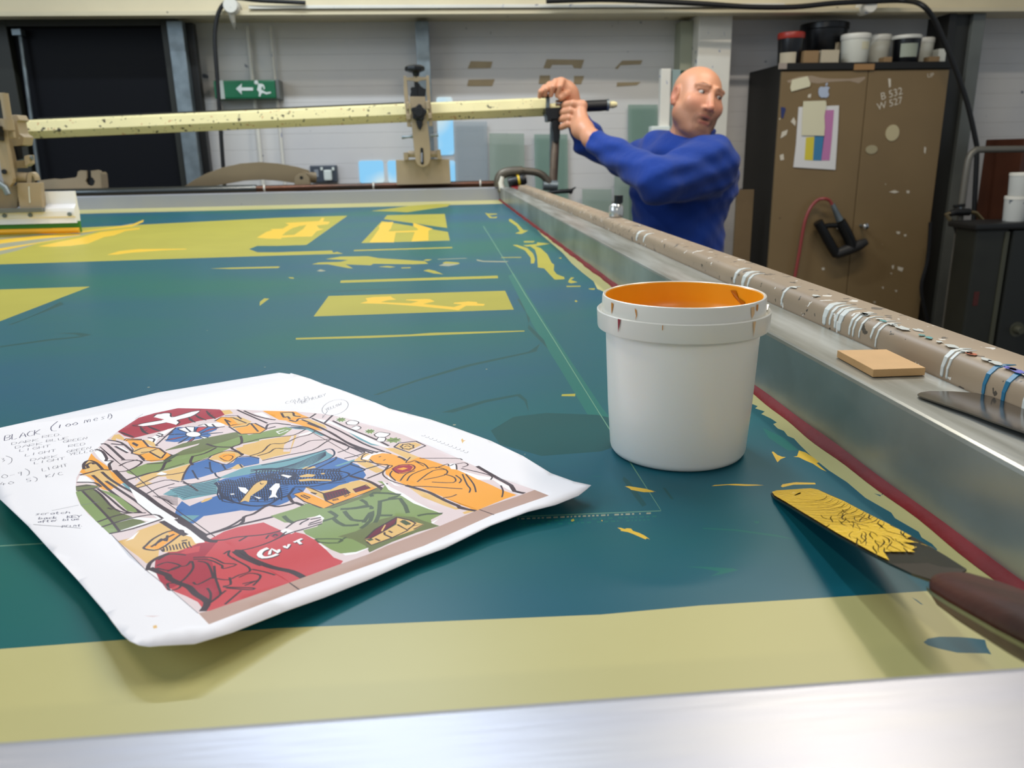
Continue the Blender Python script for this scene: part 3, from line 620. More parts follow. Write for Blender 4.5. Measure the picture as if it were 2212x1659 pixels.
# registration line with its corner and the mirrored small print beside it
lay(6, [(1426.2, 1101), (1368.2, 1011.5), (1286, 880), (1200, 741.5), (1134, 637), (1101, 581), (1043, 488), (1044.6, 488), (1102.6, 581), (1136, 637), (1201.8, 740.8), (1288, 880), (1370.4, 1010.5), (1428.4, 1102.4)])
lay(6, [(1428, 1102.5), (1250, 1109.8), (1130, 1114.6), (600, 1144), (0, 1178), (0, 1180.6), (600, 1146.2), (1130, 1116.6), (1250, 1111.8), (1428, 1104.2)])
for r_ in range(3):
    x = 1418.0
    while x > 1120:
        w = random.choice((4, 6, 9, 12)); yy = 1104+(1428-x)*0.043+7*r_+2
        if random.random() < 0.8: lay(5 if r_ else 7, [(x, yy), (x-w*0.8, yy+w*0.035), (x-w*0.8, yy+3.2+w*0.035), (x, yy+3.2)])
        x -= w+3
# wet yellow ink
lay(3, G_(655, 830, 715, 812, 700, 790, 760, 780, 900, 775, 915, 788, 945, 800, 880, 805, 820, 820, 900, 825, 1060, 830, 1120, 815, 1020, 805, 1020, 800, 1180, 795, 1215, 797, 1250, 815, 1160, 835, 1300, 850, 1400, 860, 1470, 840, 1400, 833, 1405, 825, 1520, 815, 1585, 820, 1590, 832, 1650, 836, 1640, 850, 1500, 850, 1440, 885, 1390, 880, 1100, 852, 860, 835))
lay(3, G_(730, 345, 810, 235, 805, 215, 830, 185, 920, 182, 900, 235, 880, 255, 940, 265, 930, 310, 925, 345))
lay(3, G_(1080, 190, 1235, 238, 1200, 250, 1200, 330, 1065, 338, 1090, 265, 1120, 240, 1080, 215)); lay(3, G_(860, 268, 1100, 262, 1230, 240, 1100, 250, 880, 258))
lay(3, G_(-60, 240, 40, 235, 90, 205, 60, 190, 330, 175, 350, 150, 372, 152, 360, 178, 415, 182, 400, 200, 310, 210, 330, 235, 370, 238, 310, 255, 270, 298, 150, 300, -30, 312, 0, 285, 60, 270, 200, 205, 100, 240, 20, 292, 0, 262))
lay(2, G_(230, 204, 120, 230, 30, 290, 130, 285, 200, 240))
lay(3, E_(2045, 455, 2120, 410, 2190, 388, 2260, 382, 2240, 465, 2120, 462))
lay(3, E_(850, 592, 950, 562, 1100, 546, 1480, 543, 1490, 548, 1300, 556, 1050, 574, 930, 590))
lay(7, E_(-300, 640, 0, 590, 130, 560, 300, 500, 640, 440, 900, 372, 1050, 342, 1100, 360, 900, 385, 640, 420, 620, 400, -300, 480))
lay(3, E_(300, 525, 480, 485, 640, 455, 800, 410, 1000, 385, 1115, 375, 1110, 388, 1000, 402, 905, 438, 830, 450, 700, 503, 560, 520, 420, 528))
lay(3, E_(640, 405, 800, 385, 1050, 350, 1145, 312, 1140, 330, 1050, 368, 800, 395, 640, 418))
lay(3, E_(-300, 500, 200, 450, 500, 418, 640, 425, 640, 434, 300, 466, -300, 540)); lay(3, E_(-300, 600, 0, 540, 400, 478, 640, 440, 300, 500, -300, 620))
lay(3, G_(1400, 0, 1401, 0, 1401, 1))
lay(3, D_(370, 1150, 400, 1150, 440, 1162, 460, 1155, 500, 1158, 520, 1180, 580, 1200, 630, 1225, 682, 1262, 650, 1250, 640, 1262, 600, 1245, 520, 1210, 470, 1192, 400, 1180, 405, 1170))
lay(3, D_(1270, 752, 1300, 742, 1420, 735, 1500, 731, 1600, 735, 1700, 738, 1770, 744, 1700, 747, 1600, 750, 1500, 746, 1420, 742, 1310, 750))
for k in range(5): lay(3, D_(440+12*k, 755+5*k, 480+20*k, 752+6*k, 640+20*k, 778+8*k, 740-14*k, 806+k, 620, 786+6*k, 500, 768+5*k))
lay(3, D_(1845, 425, 1860, 422, 1900, 455, 1945, 472, 1980, 475, 1930, 495, 1900, 525, 1880, 490))
lay(3, C_(375, 1130, 405, 1125, 420, 1080, 470, 1095, 540, 1140, 580, 1175, 560, 1180, 600, 1215, 640, 1248, 600, 1232, 530, 1185, 470, 1160, 420, 1135))
lay(3, C_(275, 1365, 290, 1350, 380, 1335, 540, 1340, 550, 1350, 380, 1352, 330, 1352, 290, 1368)); lay(3, Z4(440, 128, 470, 118, 520, 105, 625, 108, 630, 116, 510, 118, 450, 132))
lay(3, [(996, 947), (1004, 953), (1000, 957)])
lay(3, D_(215, 1075, 228, 1078, 225, 1092)); lay(2, [(1233, 1123), (1239, 1120), (1241, 1125), (1235, 1127)])
# teal splash and specks on the khaki margin
lay(1, Z4(1215, 975, 1240, 955, 1300, 945, 1400, 946, 1480, 952, 1550, 962, 1560, 1000, 1585, 1042, 1560, 1036, 1400, 1032, 1300, 1010, 1240, 992))
lay(1, Z4(1150, 730, 1180, 745, 1215, 772, 1200, 768)); lay(1, Z4(945, 165, 985, 175, 1020, 160, 990, 168, 980, 182))
for _ in range(16):
    x, y = random.uniform(60, 1150), random.uniform(560, 1250)
    s = random.uniform(0.8, 2.2)
    LY.append(([(P(x, y).x+s*0.0006*math.cos(a), P(x, y).y+s*0.0006*math.sin(a)) for a in (0, 1, 2, 3, 4, 5)], 7))
out = [(XL, YN-0.07), (XR, YN-0.07), (XR, YF), (XL, YF)]
sheet = painted_sheet(out, LY, [], lambda x, y: ZM)
# give the fabric its thickness
o = link('mesh_fabric', sheet, [m_kh, m_cut, m_yg, m_ink, m_dk, m_lt, m_ln, m_fade], scr)
bpy.context.view_layer.update()
z0, z1 = ZM-0.003, ZM+RT
def rail(x0, x1, y0, y1, m): return link('frame_rail', box(x0, x1, y0, y1, z0, z1, 0.0025), m, scr)
rail(XR, XR+RW, YN-0.055, YF+RW, m_alu2)
rail(XL, XR-0.0005, YN-0.055, YN, m_alu)
rail(XL, XR-0.0005, YF, YF+RW, m_alu)
rail(XL-RW, XL-0.0005, YN-0.055, YF+RW, m_alu2)
# red bead of glue along the right rail
gp = bmesh.new(); rows = []
yy = YN
while yy < YF:
    wv = 0.0055+0.0008*math.sin(yy*31)+0.0006*math.sin(yy*83+1)
    rows.append([gp.verts.new((XR-wv*1.05, yy, ZM+0.0002)), gp.verts.new((XR-wv*0.8, yy, ZM+0.002)), gp.verts.new((XR-wv*0.35, yy, ZM+0.0034)), gp.verts.new((XR+0.0003, yy, ZM+0.0046+0.0004*math.sin(yy*60)))]); yy += 0.012
for a, c in zip(rows, rows[1:]):
    for k in range(3): gp.faces.new((a[k], a[k+1], c[k+1], c[k]))
link('glue_bead', gp, mat('red_glue', '7a0a12', 0.6, noise=0.3, nscale=30, spec=0.25, bump=0.25, bscale=160), scr, True)

# the press below: bed on legs, beige side bar
m_press = mat('press_beige', '9f8f76', 0.45, noise=0.12, nscale=5)
t = thing('press_table', 'beige screen printing press bed under the screen', 'printing press', (-0.9, 1.7, 0))
link('bed', box(-2.3, 0.28, -0.05, 3.7, ZM-0.30, ZM-0.20, 0.01), m_press, t)
for x in (-2.2, 0.22):
    for y in (0.1, 3.35): link('leg', box(x-0.05, x+0.05, y-0.05, y+0.05, 0, ZM-0.30, 0.004), m_press, t)
    link('side_beam', box(x-0.03, x+0.03, 0.0, 3.38, ZM-0.2, ZM-0.004, 0.004), m_press, t)
m_bar = mat('side_bar_beige', 'a08c74', 0.42, noise=0.12, nscale=9, ncol='93816c')
splat(m_bar, ['5a5046', 'dcd8d0', '4a4238'], 55, 0.66, 2.0, 0.01)
bx0, bx1, bt = XR+RW+0.0006, 0.324, 0.0665
t = thing('side_bar', 'paint-spattered beige steel bar running beside the right rail of the screen', 'bar', ((bx0+bx1)/2, 1.7, ZM-0.2))
prof = [(bx0, -0.003), (bx0, bt-0.010), (bx0+0.0015, bt-0.0045), (bx0+0.005, bt-0.001), (bx0+0.010, bt), (bx1-0.004, bt), (bx1, bt-0.004), (bx1, -0.003)]
link('bar', prism([Vector((x, -0.1, ZM+z)) for x, z in prof], [Vector((x, 3.05, ZM+z)) for x, z in prof]), m_bar, t, True)
link('bracket', box(bx0-0.004, bx1-0.002, 0.0, 3.05, ZM-0.2, ZM-0.004), m_press, t)
# paint drips and blots that stand on the bar
m_dw = mat('drip_white', 'd2d6d2', 0.35); m_dt = mat('drip_teal', '1e6c90', 0.35); m_dv = mat('drip_violet', '6a6cc8', 0.4); m_dr = mat('drip_orange', 'c0603a', 0.4); m_dc = mat('drip_aqua', '4f9ea0', 0.4)
def drip(xpix, ypix, z1, w, m, bm):
    """a run of paint over the rounded edge: starts on top, hangs down the front face to height z1"""
    y = PX(xpix, ypix, bx0).y; e = 0.0005; L = []; R = []; Li = []; Ri = []
    prof = [(bx0+0.016, bt, 0, 1, 0.4), (bx0+0.010, bt, 0, 1, 1.0), (bx0+0.005, bt-0.001, -0.45, 0.9, 1.2), (bx0+0.0015, bt-0.0045, -0.85, 0.5, 1.1), (bx0, bt-0.010, -1, 0, 0.85), (bx0, z1+0.001, -1, 0, 0.75), (bx0, z1, -1, 0, 0.5)]
    for x, z, nx, nz, s_ in prof:
        ee = 0.0002 if s_ in (0.4, 0.5) else e
        for lst, k, o_ in ((L, -1, ee), (R, 1, ee), (Li, -1, -0.0012), (Ri, 1, -0.0012)): lst.append(bm.verts.new((x+nx*o_, y+k*w*s_/2*(0.75 if o_ > 0 else 1), ZM+z+nz*o_)))
    for i in range(len(prof)-1):
        bm.faces.new((L[i], R[i], R[i+1], L[i+1])); bm.faces.new((L[i+1], Li[i+1], Li[i], L[i])); bm.faces.new((R[i], Ri[i], Ri[i+1], R[i+1]))
    bmesh.ops.recalc_face_normals(bm, faces=bm.faces[:])
for m_, lst in ((m_dw, ((1587, 600, 0.052, 0.007), (1605, 606, 0.051, 0.010), (1616, 610, 0.053, 0.005), (1689, 650, 0.051, 0.004), (1780, 700, 0.0505, 0.008), (1792, 705, 0.052, 0.004), (1803, 712, 0.0512, 0.004), (1812, 716, 0.0506, 0.007), (1834, 730, 0.051, 0.0035), (1842, 732, 0.051, 0.003), (1855, 738, 0.052, 0.0025),
                    (1880, 745, 0.055, 0.003), (1891, 752, 0.0505, 0.0025), (2033, 820, 0.0505, 0.004), (2044, 822, 0.0505, 0.0025), (2209, 895, 0.0505, 0.003), (1375, 520, 0.052, 0.012), (1390, 528, 0.054, 0.008))), (m_dt, ((2124, 850, 0.0505, 0.0036), (2166, 868, 0.0505, 0.0038)))):
    for x, y, z1, w in lst:
        bm = bmesh.new(); drip(x, y, z1, w, m_, bm); link('paint_drip', bm, m_, t)
def blot(x, y, r, m, el=1.6):
    p = P(x, y, bt); bm = bmesh.new()
    p.x = min(max(p.x, bx0+0.008), bx1-0.008)
    n = 13; vs = []
    for k in range(n):
        a = 2*math.pi*k/n; rr = r*random.uniform(0.6, 1.2); vs.append(bm.verts.new((min(max(p.x+rr*math.cos(a), bx0+0.005), bx1-0.004), p.y+rr*el*math.sin(a), ZM+bt+0.0004)))
    bm.faces.new(vs); link('paint_blot', bm, m, t)
for x, y, r in ((1845, 680, 0.003), (1935, 710, 0.0045), (1890, 702, 0.003), (1985, 714, 0.003), (2035, 750, 0.0035), (1822, 680, 0.003), (2060, 780, 0.0025), (2130, 785, 0.0035), (2190, 830, 0.006), (2205, 815, 0.004), (2205, 850, 0.005), (2150, 800, 0.0022), (1745, 640, 0.003), (1690, 622, 0.003), (1900, 690, 0.002), (2075, 760, 0.002), (2000, 740, 0.002), (1860, 706, 0.002)): blot(x, y, r, m_dw)
for m_, q in ((m_dv, [(2095, 800, 0.0025), (2112, 808, 0.003), (2122, 802, 0.002), (2116, 816, 0.0018), (1862, 680, 0.002)]), (m_dc, [(1853, 696, 0.0022), (1928, 733, 0.0022), (1905, 728, 0.0018)]), (m_dr, [(2036, 768, 0.0028), (2025, 766, 0.0016)])):
    for x, y, r in q: blot(x, y, r, m_)
# ------------------------------------------------------------------ the proof print lying on the screen
a1 = lambda *f: zz(5.53, 0, 800, f)
a2 = lambda *f: zz(5.53, 160, 860, f)
a3 = lambda *f: zz(5.53, 440, 860, f)
a4 = lambda *f: zz(4.096, 740, 880, f)
a5 = lambda *f: zz(3.95, 240, 1060, f)
a6 = lambda *f: zz(4.809, 540, 1000, f)
pb = P(322, 1396, 0.008); pr = P(1277, 1048, 0.007); ptc = P(604, 805, 0.001)
e1 = np.array([pr.x-pb.x, pr.y-pb.y]); L1 = np.linalg.norm(e1); e1 /= L1
e2 = np.array([ptc.x-pr.x, ptc.y-pr.y]); L2 = np.linalg.norm(e2); e2 /= L2
PB = np.array([pb.x, pb.y])
def hpap(x, y):
    q = np.array([x, y])-PB; n1 = np.array([-e1[1], e1[0]]); n2 = np.array([e2[1], -e2[0]])
    if n1@e2 < 0: n1 = -n1
    if n2@e1 < 0: n2 = -n2
    d1 = max(q@n1, 0.0); d2 = max(q@n2, 0.0); s = q@e1; u = q@e2
    w = 0.0075*math.exp(-(d1/0.034)**2)*(0.75+0.25*math.cos(s*26+0.3))
    w2 = 0.0095*math.exp(-(d2/0.045)**2)*(0.8+0.2*math.cos(u*30+1.0))
    far = 0.0012*math.sin(u*38+s*14)**2*min(1.0, d1/0.03)
    return ZM+0.0012+max(w, w2)*0.7+(w+w2)*0.3+far
def pp(x, y):                                  # photo pixel -> place on the curling sheet
    z = 0.002
    for _ in range(6):
        p = P(x, y, z); z = hpap(p.x, p.y)-ZM
    return (p.x, p.y)
def wpp(pts): return [pp(x, y) for x, y in pts]
c4 = PB+e2*L2
outl = [(322, 1396), (345, 1394), (420, 1390), (500, 1366), (620, 1318), (700, 1290), (800, 1250), (900, 1206), (960, 1184), (1060, 1135), (1140, 1105), (1200, 1090), (1250, 1070), (1268, 1056), (1277, 1048),
        (1240, 1040), (1190, 1022), (1130, 985), (1060, 952), (1000, 930), (930, 906), (880, 893), (840, 882), (790, 862), (745, 845), (700, 830), (670, 818), (640, 809), (628, 806), (626, 808), (604, 805), (590, 807),
        (480, 825), (340, 848), (200, 880), (100, 902), (0, 924)]
ol = wpp(outl)+[tuple(c4+e1*0.006), tuple(c4)]+wpp([(0, 1078), (60, 1135), (110, 1190), (170, 1255), (230, 1325), (262, 1368), (280, 1384), (300, 1393)])
ART = []
def fill(k, pts): ART.append((wpp(pts), k))
def line(k, pts, w=0.0010, n=3, taper=False):
    q = wpp(pts); w *= 1.35 if k not in (PENCIL, BIRO) else 1.0
    if n > 1 and len(q) > 2: q = [(v.x, v.y) for v in catmull([Vector((a, b, 0)) for a, b in q], n)]
    ART.append((ribbon(q, w, taper), k))
NAMES = ['PAPER', 'PINK', 'WHITE', 'CRIM', 'RED', 'BLUE', 'TEAL', 'GREEN', 'OLIVE', 'ORANGE', 'TAN', 'MAUVE', 'LN', 'NAVY', 'DGRN', 'MAROON', 'PENCIL', 'BIRO']
for i, nme in enumerate(NAMES): globals()[nme] = i
arch = (a5(835, 1140, 745, 1045, 0, 370)+a2(270, 1470, 170, 1390, 80, 1280, 45, 1220, 28, 1160, 20, 1050, 28, 950, 70, 880, 205, 660, 290, 590, 400, 490, 520, 400, 770, 235, 960, 180, 1240, 120, 1500, 125, 1740, 135)
    +a3(400, 135, 700, 150, 1100, 160, 1400, 185, 1700, 235, 2200, 380)+a4(530, 240, 1000, 440, 1700, 730, 1825, 780, 1330, 950, 720, 1225)+a5(1605, 845))
fill(PINK, arch)
fill(MAUVE, a5(745, 1045, 840, 1025, 1640, 740, 2200, 540)+a4(390, 1225, 860, 1050, 1240, 890, 1540, 790, 1700, 730, 1825, 780, 1330, 950, 720, 1225)+a5(1605, 845, 835, 1140))
# red sky, dove, flower
fill(CRIM, a2(520, 400, 770, 235, 960, 180, 1240, 120, 1500, 125, 1740, 135, 1780, 160, 1800, 200, 1700, 240, 1500, 270, 1300, 320, 1060, 390, 860, 440, 700, 480, 600, 450))
fill(WHITE, a2(760, 325, 820, 300, 1050, 262, 1080, 255, 1010, 240, 950, 225, 985, 195, 1040, 190, 1100, 175, 1150, 185, 1155, 215, 1200, 225, 1300, 195, 1400, 165, 1500, 150, 1470, 185, 1380, 225, 1280, 250, 1225, 265, 1250, 290, 1225, 320, 1150, 300, 1100, 290, 950, 320, 820, 335))
line(LN, a2(690, 325, 760, 318, 830, 300, 1050, 262), 0.0011); line(LN, a2(700, 330, 820, 340, 950, 322, 1100, 293), 0.0009); line(LN, a2(950, 222, 985, 195, 1060, 180, 1150, 180, 1155, 215, 1200, 222, 1400, 162, 1515, 145), 0.0009)
line(LN, a2(1225, 322, 1262, 285, 1240, 262, 1400, 220, 1500, 165), 0.0009)
for f in ((790, 340, 830, 400, 890, 430), (880, 335, 960, 370, 1030, 395), (1370, 230, 1400, 265, 1450, 290), (1450, 200, 1500, 235, 1580, 265), (1580, 150, 1620, 200, 1690, 250), (540, 400, 640, 440, 720, 470)): line(LN, a2(*f), 0.0015, 4, True)
for f in ((810, 370, 850, 360), (830, 400, 875, 385), (1385, 250, 1420, 245), (1600, 180, 1640, 175), (1620, 205, 1665, 200), (1640, 225, 1690, 225)): line(LN, a2(*f), 0.0010)
fill(WHITE, a2(880, 500, 1000, 430, 1120, 370, 1210, 355, 1100, 420, 1000, 490, 960, 560, 900, 560)); fill(WHITE, a2(1500, 310, 1780, 290, 1800, 330, 1600, 350))
fill(BLUE, a2(1160, 400, 1240, 345, 1330, 350, 1500, 340, 1720, 345, 1700, 380, 1600, 420, 1640, 440, 1600, 470, 1400, 500, 1300, 520, 1200, 525, 1090, 515, 1120, 470, 1140, 430))
for f in ((1430, 440, 1240, 370, 1330, 350), (1430, 430, 1330, 345, 1440, 345), (1440, 430, 1480, 350, 1600, 345), (1500, 425, 1620, 370, 1740, 350), (1500, 440, 1640, 420, 1780, 410), (1480, 450, 1600, 470, 1560, 490), (1440, 460, 1420, 500, 1320, 555), (1380, 455, 1290, 520, 1240, 540), (1370, 445, 1200, 490, 1080, 500), (1340, 430, 1200, 430, 1120, 440)):
    fill(RED if sum(f) % 2 else WHITE, a2(*f)); line(NAVY, a2(f[0], f[1], f[2], f[3], f[4], f[5]), 0.0008)
    line(NAVY, a2(f[0], f[1], (f[0]+f[4])//2, (f[1]+f[5])//2, f[4], f[5]), 0.0006, 1)
q = [(1425+92*math.cos(a), 432+32*math.sin(a)) for a in [2*math.pi*k/20 for k in range(20)]]
fill(WHITE, a2(*[v for p in q for v in p])); line(NAVY, a2(*[v for p in q+[q[0]] for v in p]), 0.0006, 1)
for f in ((880, 470, 960, 490, 940, 540, 1000, 570), (980, 440, 1080, 460, 1180, 400), (1000, 470, 1060, 440, 1000, 420), (970, 570, 1080, 470, 1220, 350), (1480, 330, 1560, 310, 1600, 340, 1680, 340), (1650, 310, 1700, 350, 1800, 340)): line(LN, a2(*f), 0.0009)
# greens of the hills
fill(OLIVE, a2(1090, 620, 1300, 540, 1600, 470, 1900, 410, 2000, 400, 1990, 470, 1700, 560, 1500, 640, 1200, 740)); fill(PINK, a2(1080, 630, 1300, 590, 1500, 540, 1480, 560, 1300, 620, 1150, 700))
fill(GREEN, a2(870, 780, 1060, 755, 1100, 700, 1250, 690, 1500, 620, 1700, 570, 2000, 540, 1990, 470, 2212, 440, 2212, 510, 2000, 545, 1860, 600, 1600, 710, 1420, 770, 1100, 860, 780, 940, 650, 900, 620, 880, 700, 840))
fill(OLIVE, a2(1240, 690, 1300, 640, 1580, 545, 1700, 580, 1500, 650))
fill(GREEN, a3(30, 545, 180, 590, 330, 590, 440, 545, 600, 505, 900, 460, 960, 440, 1060, 365, 980, 345, 850, 370, 720, 400, 540, 440, 430, 400, 400, 460, 200, 500)); fill(OLIVE, a3(0, 540, 200, 480, 430, 440, 430, 460, 250, 520, 100, 560))
fill(WHITE, a3(860, 400, 960, 375, 1020, 385, 900, 430)); fill(GREEN, a3(880, 405, 970, 378, 1000, 385, 910, 420))
# tan sky beyond
fill(TAN, a3(380, 600, 500, 570, 700, 500, 900, 470, 1110, 440, 1030, 660, 840, 700, 700, 740, 660, 700, 560, 690, 430, 650)); fill(PINK, a3(1010, 520, 1050, 450, 1080, 450, 1030, 640, 950, 640, 960, 560))
fill(TAN, a2(2020, 560, 2212, 520, 2212, 640, 2130, 680, 2000, 640)); fill(WHITE, a3(1130, 440, 1300, 390, 1320, 410, 1150, 450))
fill(TAN, a2(720, 1040, 740, 960, 900, 900, 1100, 870, 1400, 780, 1330, 900, 1270, 990, 1100, 960, 1000, 930, 960, 1010, 760, 1070)); fill(WHITE, a2(980, 910, 1040, 880, 1110, 900, 1080, 925)); fill(PINK, a2(780, 930, 700, 1030, 720, 1050, 800, 980)); fill(PINK, a2(880, 1000, 1000, 940, 1100, 935, 1110, 980, 960, 1020))
# teal and blue water
fill(TEAL, a3(180, 950, 480, 830, 800, 770, 1200, 680, 1450, 620, 1480, 650, 1560, 690, 1400, 760, 1200, 850, 800, 900, 200, 960)+a2(1760, 950, 1700, 1010, 1720, 1140, 1300, 1220, 1260, 1190, 1060, 1150, 1180, 1080, 1340, 1040, 1600, 990))
fill(BLUE, a3(-170, 1290, 0, 1220, 200, 1150, 180, 1010, 150, 1000, 250, 960, 600, 900, 1000, 860, 1180, 840, 1350, 780, 1580, 700, 1700, 740, 1850, 800, 1900, 850, 1940, 920, 1900, 970, 1750, 1000, 1600, 1080, 1400, 1110, 1230, 1060, 1180, 1130, 1080, 1140, 1100, 1180, 1000, 1240, 900, 1280, 780, 1290, 640, 1340, 560, 1350, 450, 1340, 0, 1410, -120, 1500, -260, 1480, -350, 1400, -320, 1300, -260, 1230))
fill(TEAL, a2(1280, 1400, 1500, 1400, 1400, 1470, 1300, 1490, 1210, 1470)); fill(TEAL, a3(1560, 810, 1800, 730, 1820, 750, 1600, 815))
fill(TEAL, a2(560, 1010, 680, 1020, 860, 1140, 960, 1250, 800, 1180, 640, 1090)); fill(TEAL, a3(980, 345, 1240, 340, 1330, 390, 1480, 450, 1400, 450, 1240, 380, 1100, 370)); fill(NAVY, a3(1000, 350, 1150, 345, 1260, 365, 1140, 365)); fill(TEAL, a3(1640, 340, 1800, 420, 2000, 500, 2100, 570, 2000, 560, 1850, 490)); fill(TEAL, a4(70, 215, 200, 270, 330, 340, 240, 320, 120, 260))
# net
NT = []
cxn, cyn = 610, 1070
for k in range(0, 34):
    x0 = 150+k*28
    line(NAVY, a3(x0, 1000-k*4+10*math.sin(k), x0+30, 1060, x0+14+k*1.5, 1140+8*math.cos(k*2), x0+50, 1215+20*math.sin(k*1.7)) if k < 27 else a3(x0, 880, x0+30, 930, x0+20, 980), 0.00065, 2)
for k in range(9):
    y = 985+k*30
    line(NAVY, a3(170+k*6, y, 350, y+22+6*math.sin(k), 560, y+6, 760, y+16, 900, y-8-k*3, 1010, y-10-k*7), 0.0007, 2)
for k in range(7):
    y = 850+k*28
    line(NAVY, a3(560-k*10, y+30, 760, y-8, 960, y+12, 1150, y+2, 1400, y+8-k*1, 1560, y-4, 1640+k*10, y+10-k*5), 0.0007, 2)
for k in range(30):
    x0 = 640+k*34
    line(NAVY, a3(x0, 855+12*math.sin(k*1.3), x0-14, 900, x0+16, 940, x0-6, 990, x0+10, 1035-max(0, k-18)*9), 0.00065, 2)
line(NAVY, a3(130, 1010, 180, 1060, 210, 1160, 330, 1230, 560, 1285, 760, 1275, 900, 1200, 1010, 1160, 1080, 1070), 0.0012)
line(NAVY, a3(560, 860, 800, 840, 1100, 850, 1350, 850, 1600, 870, 1740, 905, 1660, 960, 1500, 1010, 1300, 1055, 1080, 1060), 0.0010)
fill(TAN, a3(1140, 930, 1240, 905, 1340, 915, 1300, 940, 1160, 945)); fill(TAN, a3(1130, 975, 1250, 960, 1520, 975, 1530, 990, 1300, 985, 1150, 995)); fill(TAN, a3(1170, 845, 1220, 820, 1330, 815, 1340, 830, 1240, 850)); fill(TAN, a3(1395, 900, 1440, 893, 1450, 905, 1410, 912))
fill(WHITE, a3(410, 1060, 500, 1070, 540, 1110, 560, 1160, 640, 1180, 690, 1190, 660, 1205, 580, 1160, 490, 1140, 440, 1110)); fill(WHITE, a3(780, 1090, 830, 1040, 860, 1018, 905, 1020, 910, 1060, 880, 1100, 860, 1150, 885, 1190, 840, 1180, 775, 1195, 810, 1150, 815, 1105)); fill(WHITE, a3(920, 920, 950, 912, 1055, 930, 1010, 955)); fill(WHITE, a3(310, 1145, 360, 1138, 370, 1150, 330, 1155))
fill(TAN, a3(760, 985, 755, 1020, 700, 1080, 620, 1130, 560, 1170, 540, 1240, 490, 1225, 420, 1250, 480, 1190, 510, 1140, 560, 1070, 640, 1010, 700, 985)); line(LN, a3(760, 985, 700, 980, 620, 1010, 520, 1130, 425, 1248), 0.0005); line(LN, a3(675, 1010, 690, 1030, 715, 1020), 0.0005)
fill(TAN, a2(1510, 1245, 1560, 1205, 1640, 1185, 1655, 1195, 1600, 1225, 1530, 1248))
for k in range(8):   # boat planks
    line(NAVY, a2(1120+k*26, 1075+k*17, 1400, 1040+k*18, 1560, 1020+k*18, 1700, 985+k*22), 0.0006)
    line(LN, a2(940+k*26, 1200+k*8-30, 1100+k*10, 1170+k*14, 1240, 1165+k*16), 0.0006)
for k in range(6): line(NAVY, a3(860-k*60, 850+k*2, 1100-k*20, 780+k*14, 1300, 700+k*16, 1460, 640+k*8), 0.0006)
line(NAVY, a3(690, 800, 1000, 745, 1350, 650, 1500, 605, 1560, 640, 1540, 700, 1400, 770, 1200, 850), 0.0009)
line(LN, a2(1270, 1000, 1460, 960, 1800, 860, 2200, 780), 0.0009)
fill(PINK, a2(1300, 990, 1700, 880, 1760, 900, 1720, 960, 1560, 1000, 1400, 1030)); line(LN, a2(1300, 990, 1400, 1025, 1700, 960, 1760, 950), 0.0007); line(LN, a2(1300, 1010, 1380, 1040, 1480, 1110), 0.0009, 2)
# fisherman
fill(BLUE, a2(1290, 980, 1330, 880, 1420, 780, 1620, 720, 1750, 790, 1850, 770, 1960, 710, 2100, 700, 2212, 720, 2212, 780, 2050, 810, 1980, 800, 1880, 830, 1700, 890, 1500, 950))
fill(PINK, a2(1600, 720, 1650, 700, 1960, 690, 1900, 770, 1820, 790, 1700, 760)); fill(TAN, a2(1610, 735, 1680, 670, 1780, 640, 1900, 630, 2010, 670, 1960, 700, 1900, 760, 1800, 770, 1720, 740)); fill(ORANGE, a2(1720, 700, 1780, 665, 1920, 660, 1930, 700, 1880, 750, 1790, 755)); fill(TAN, a2(1870, 840, 1950, 790, 2000, 790, 2030, 830, 1940, 850))
line(LN, a2(1290, 985, 1330, 880, 1420, 775, 1600, 720, 1640, 690, 1780, 640, 1880, 630, 2020, 670, 1970, 700, 2100, 695, 2212, 720), 0.0009); line(LN, a2(1600, 730, 1720, 770, 1830, 790, 1960, 700), 0.0007); line(LN, a2(1740, 710, 1790, 740, 1850, 750, 1900, 700, 1840, 680, 1780, 700), 0.0005)
for f in ((1620, 760, 1630, 850, 1660, 890), (1410, 860, 1440, 910, 1460, 950, 1490, 970), (1560, 830, 1620, 840), (1770, 790, 1810, 850), (1680, 890, 1700, 930, 1740, 950), (1980, 790, 2010, 830)): line(NAVY, a2(*f), 0.0008, 2)
# strong leading lines over hills
for f in ((1580, 545, 1700, 580, 1900, 585), (1990, 450, 2000, 540, 1880, 590, 1960, 640, 2010, 680), (1420, 690, 1390, 760, 1420, 800), (1420, 695, 1560, 660, 1700, 590), (1240, 670, 1100, 760, 1040, 860, 880, 900, 620, 980), (870, 785, 1090, 770, 1160, 740)): line(LN, a2(*f), 0.0013)
line(DGRN, a2(1240, 670, 1160, 700, 1090, 760), 0.0022, 2)
for f in ((620, 985, 900, 900, 1320, 780), (720, 1050, 850, 1000, 1010, 930, 1180, 910, 1330, 880), (740, 1080, 1080, 980, 1260, 1000), (870, 1140, 1000, 1080, 1200, 1020)): line(LN, a2(*f), 0.0008)
for f in ((550, 690, 700, 640, 800, 550, 960, 540, 1120, 470, 1250, 440, 1340, 390), (640, 690, 780, 650, 860, 600, 1000, 605, 1150, 570, 1270, 510, 1420, 500, 1540, 480), (700, 745, 1000, 680, 1300, 620, 1450, 530, 1540, 480), (1220, 370, 1080, 440, 900, 460, 700, 480, 540, 520, 440, 545), (1600, 650, 1740, 580, 1500, 470, 1320, 380), (1680, 720, 1850, 680, 1920, 640, 1740, 575)): line(LN, a3(*f), 0.0009)
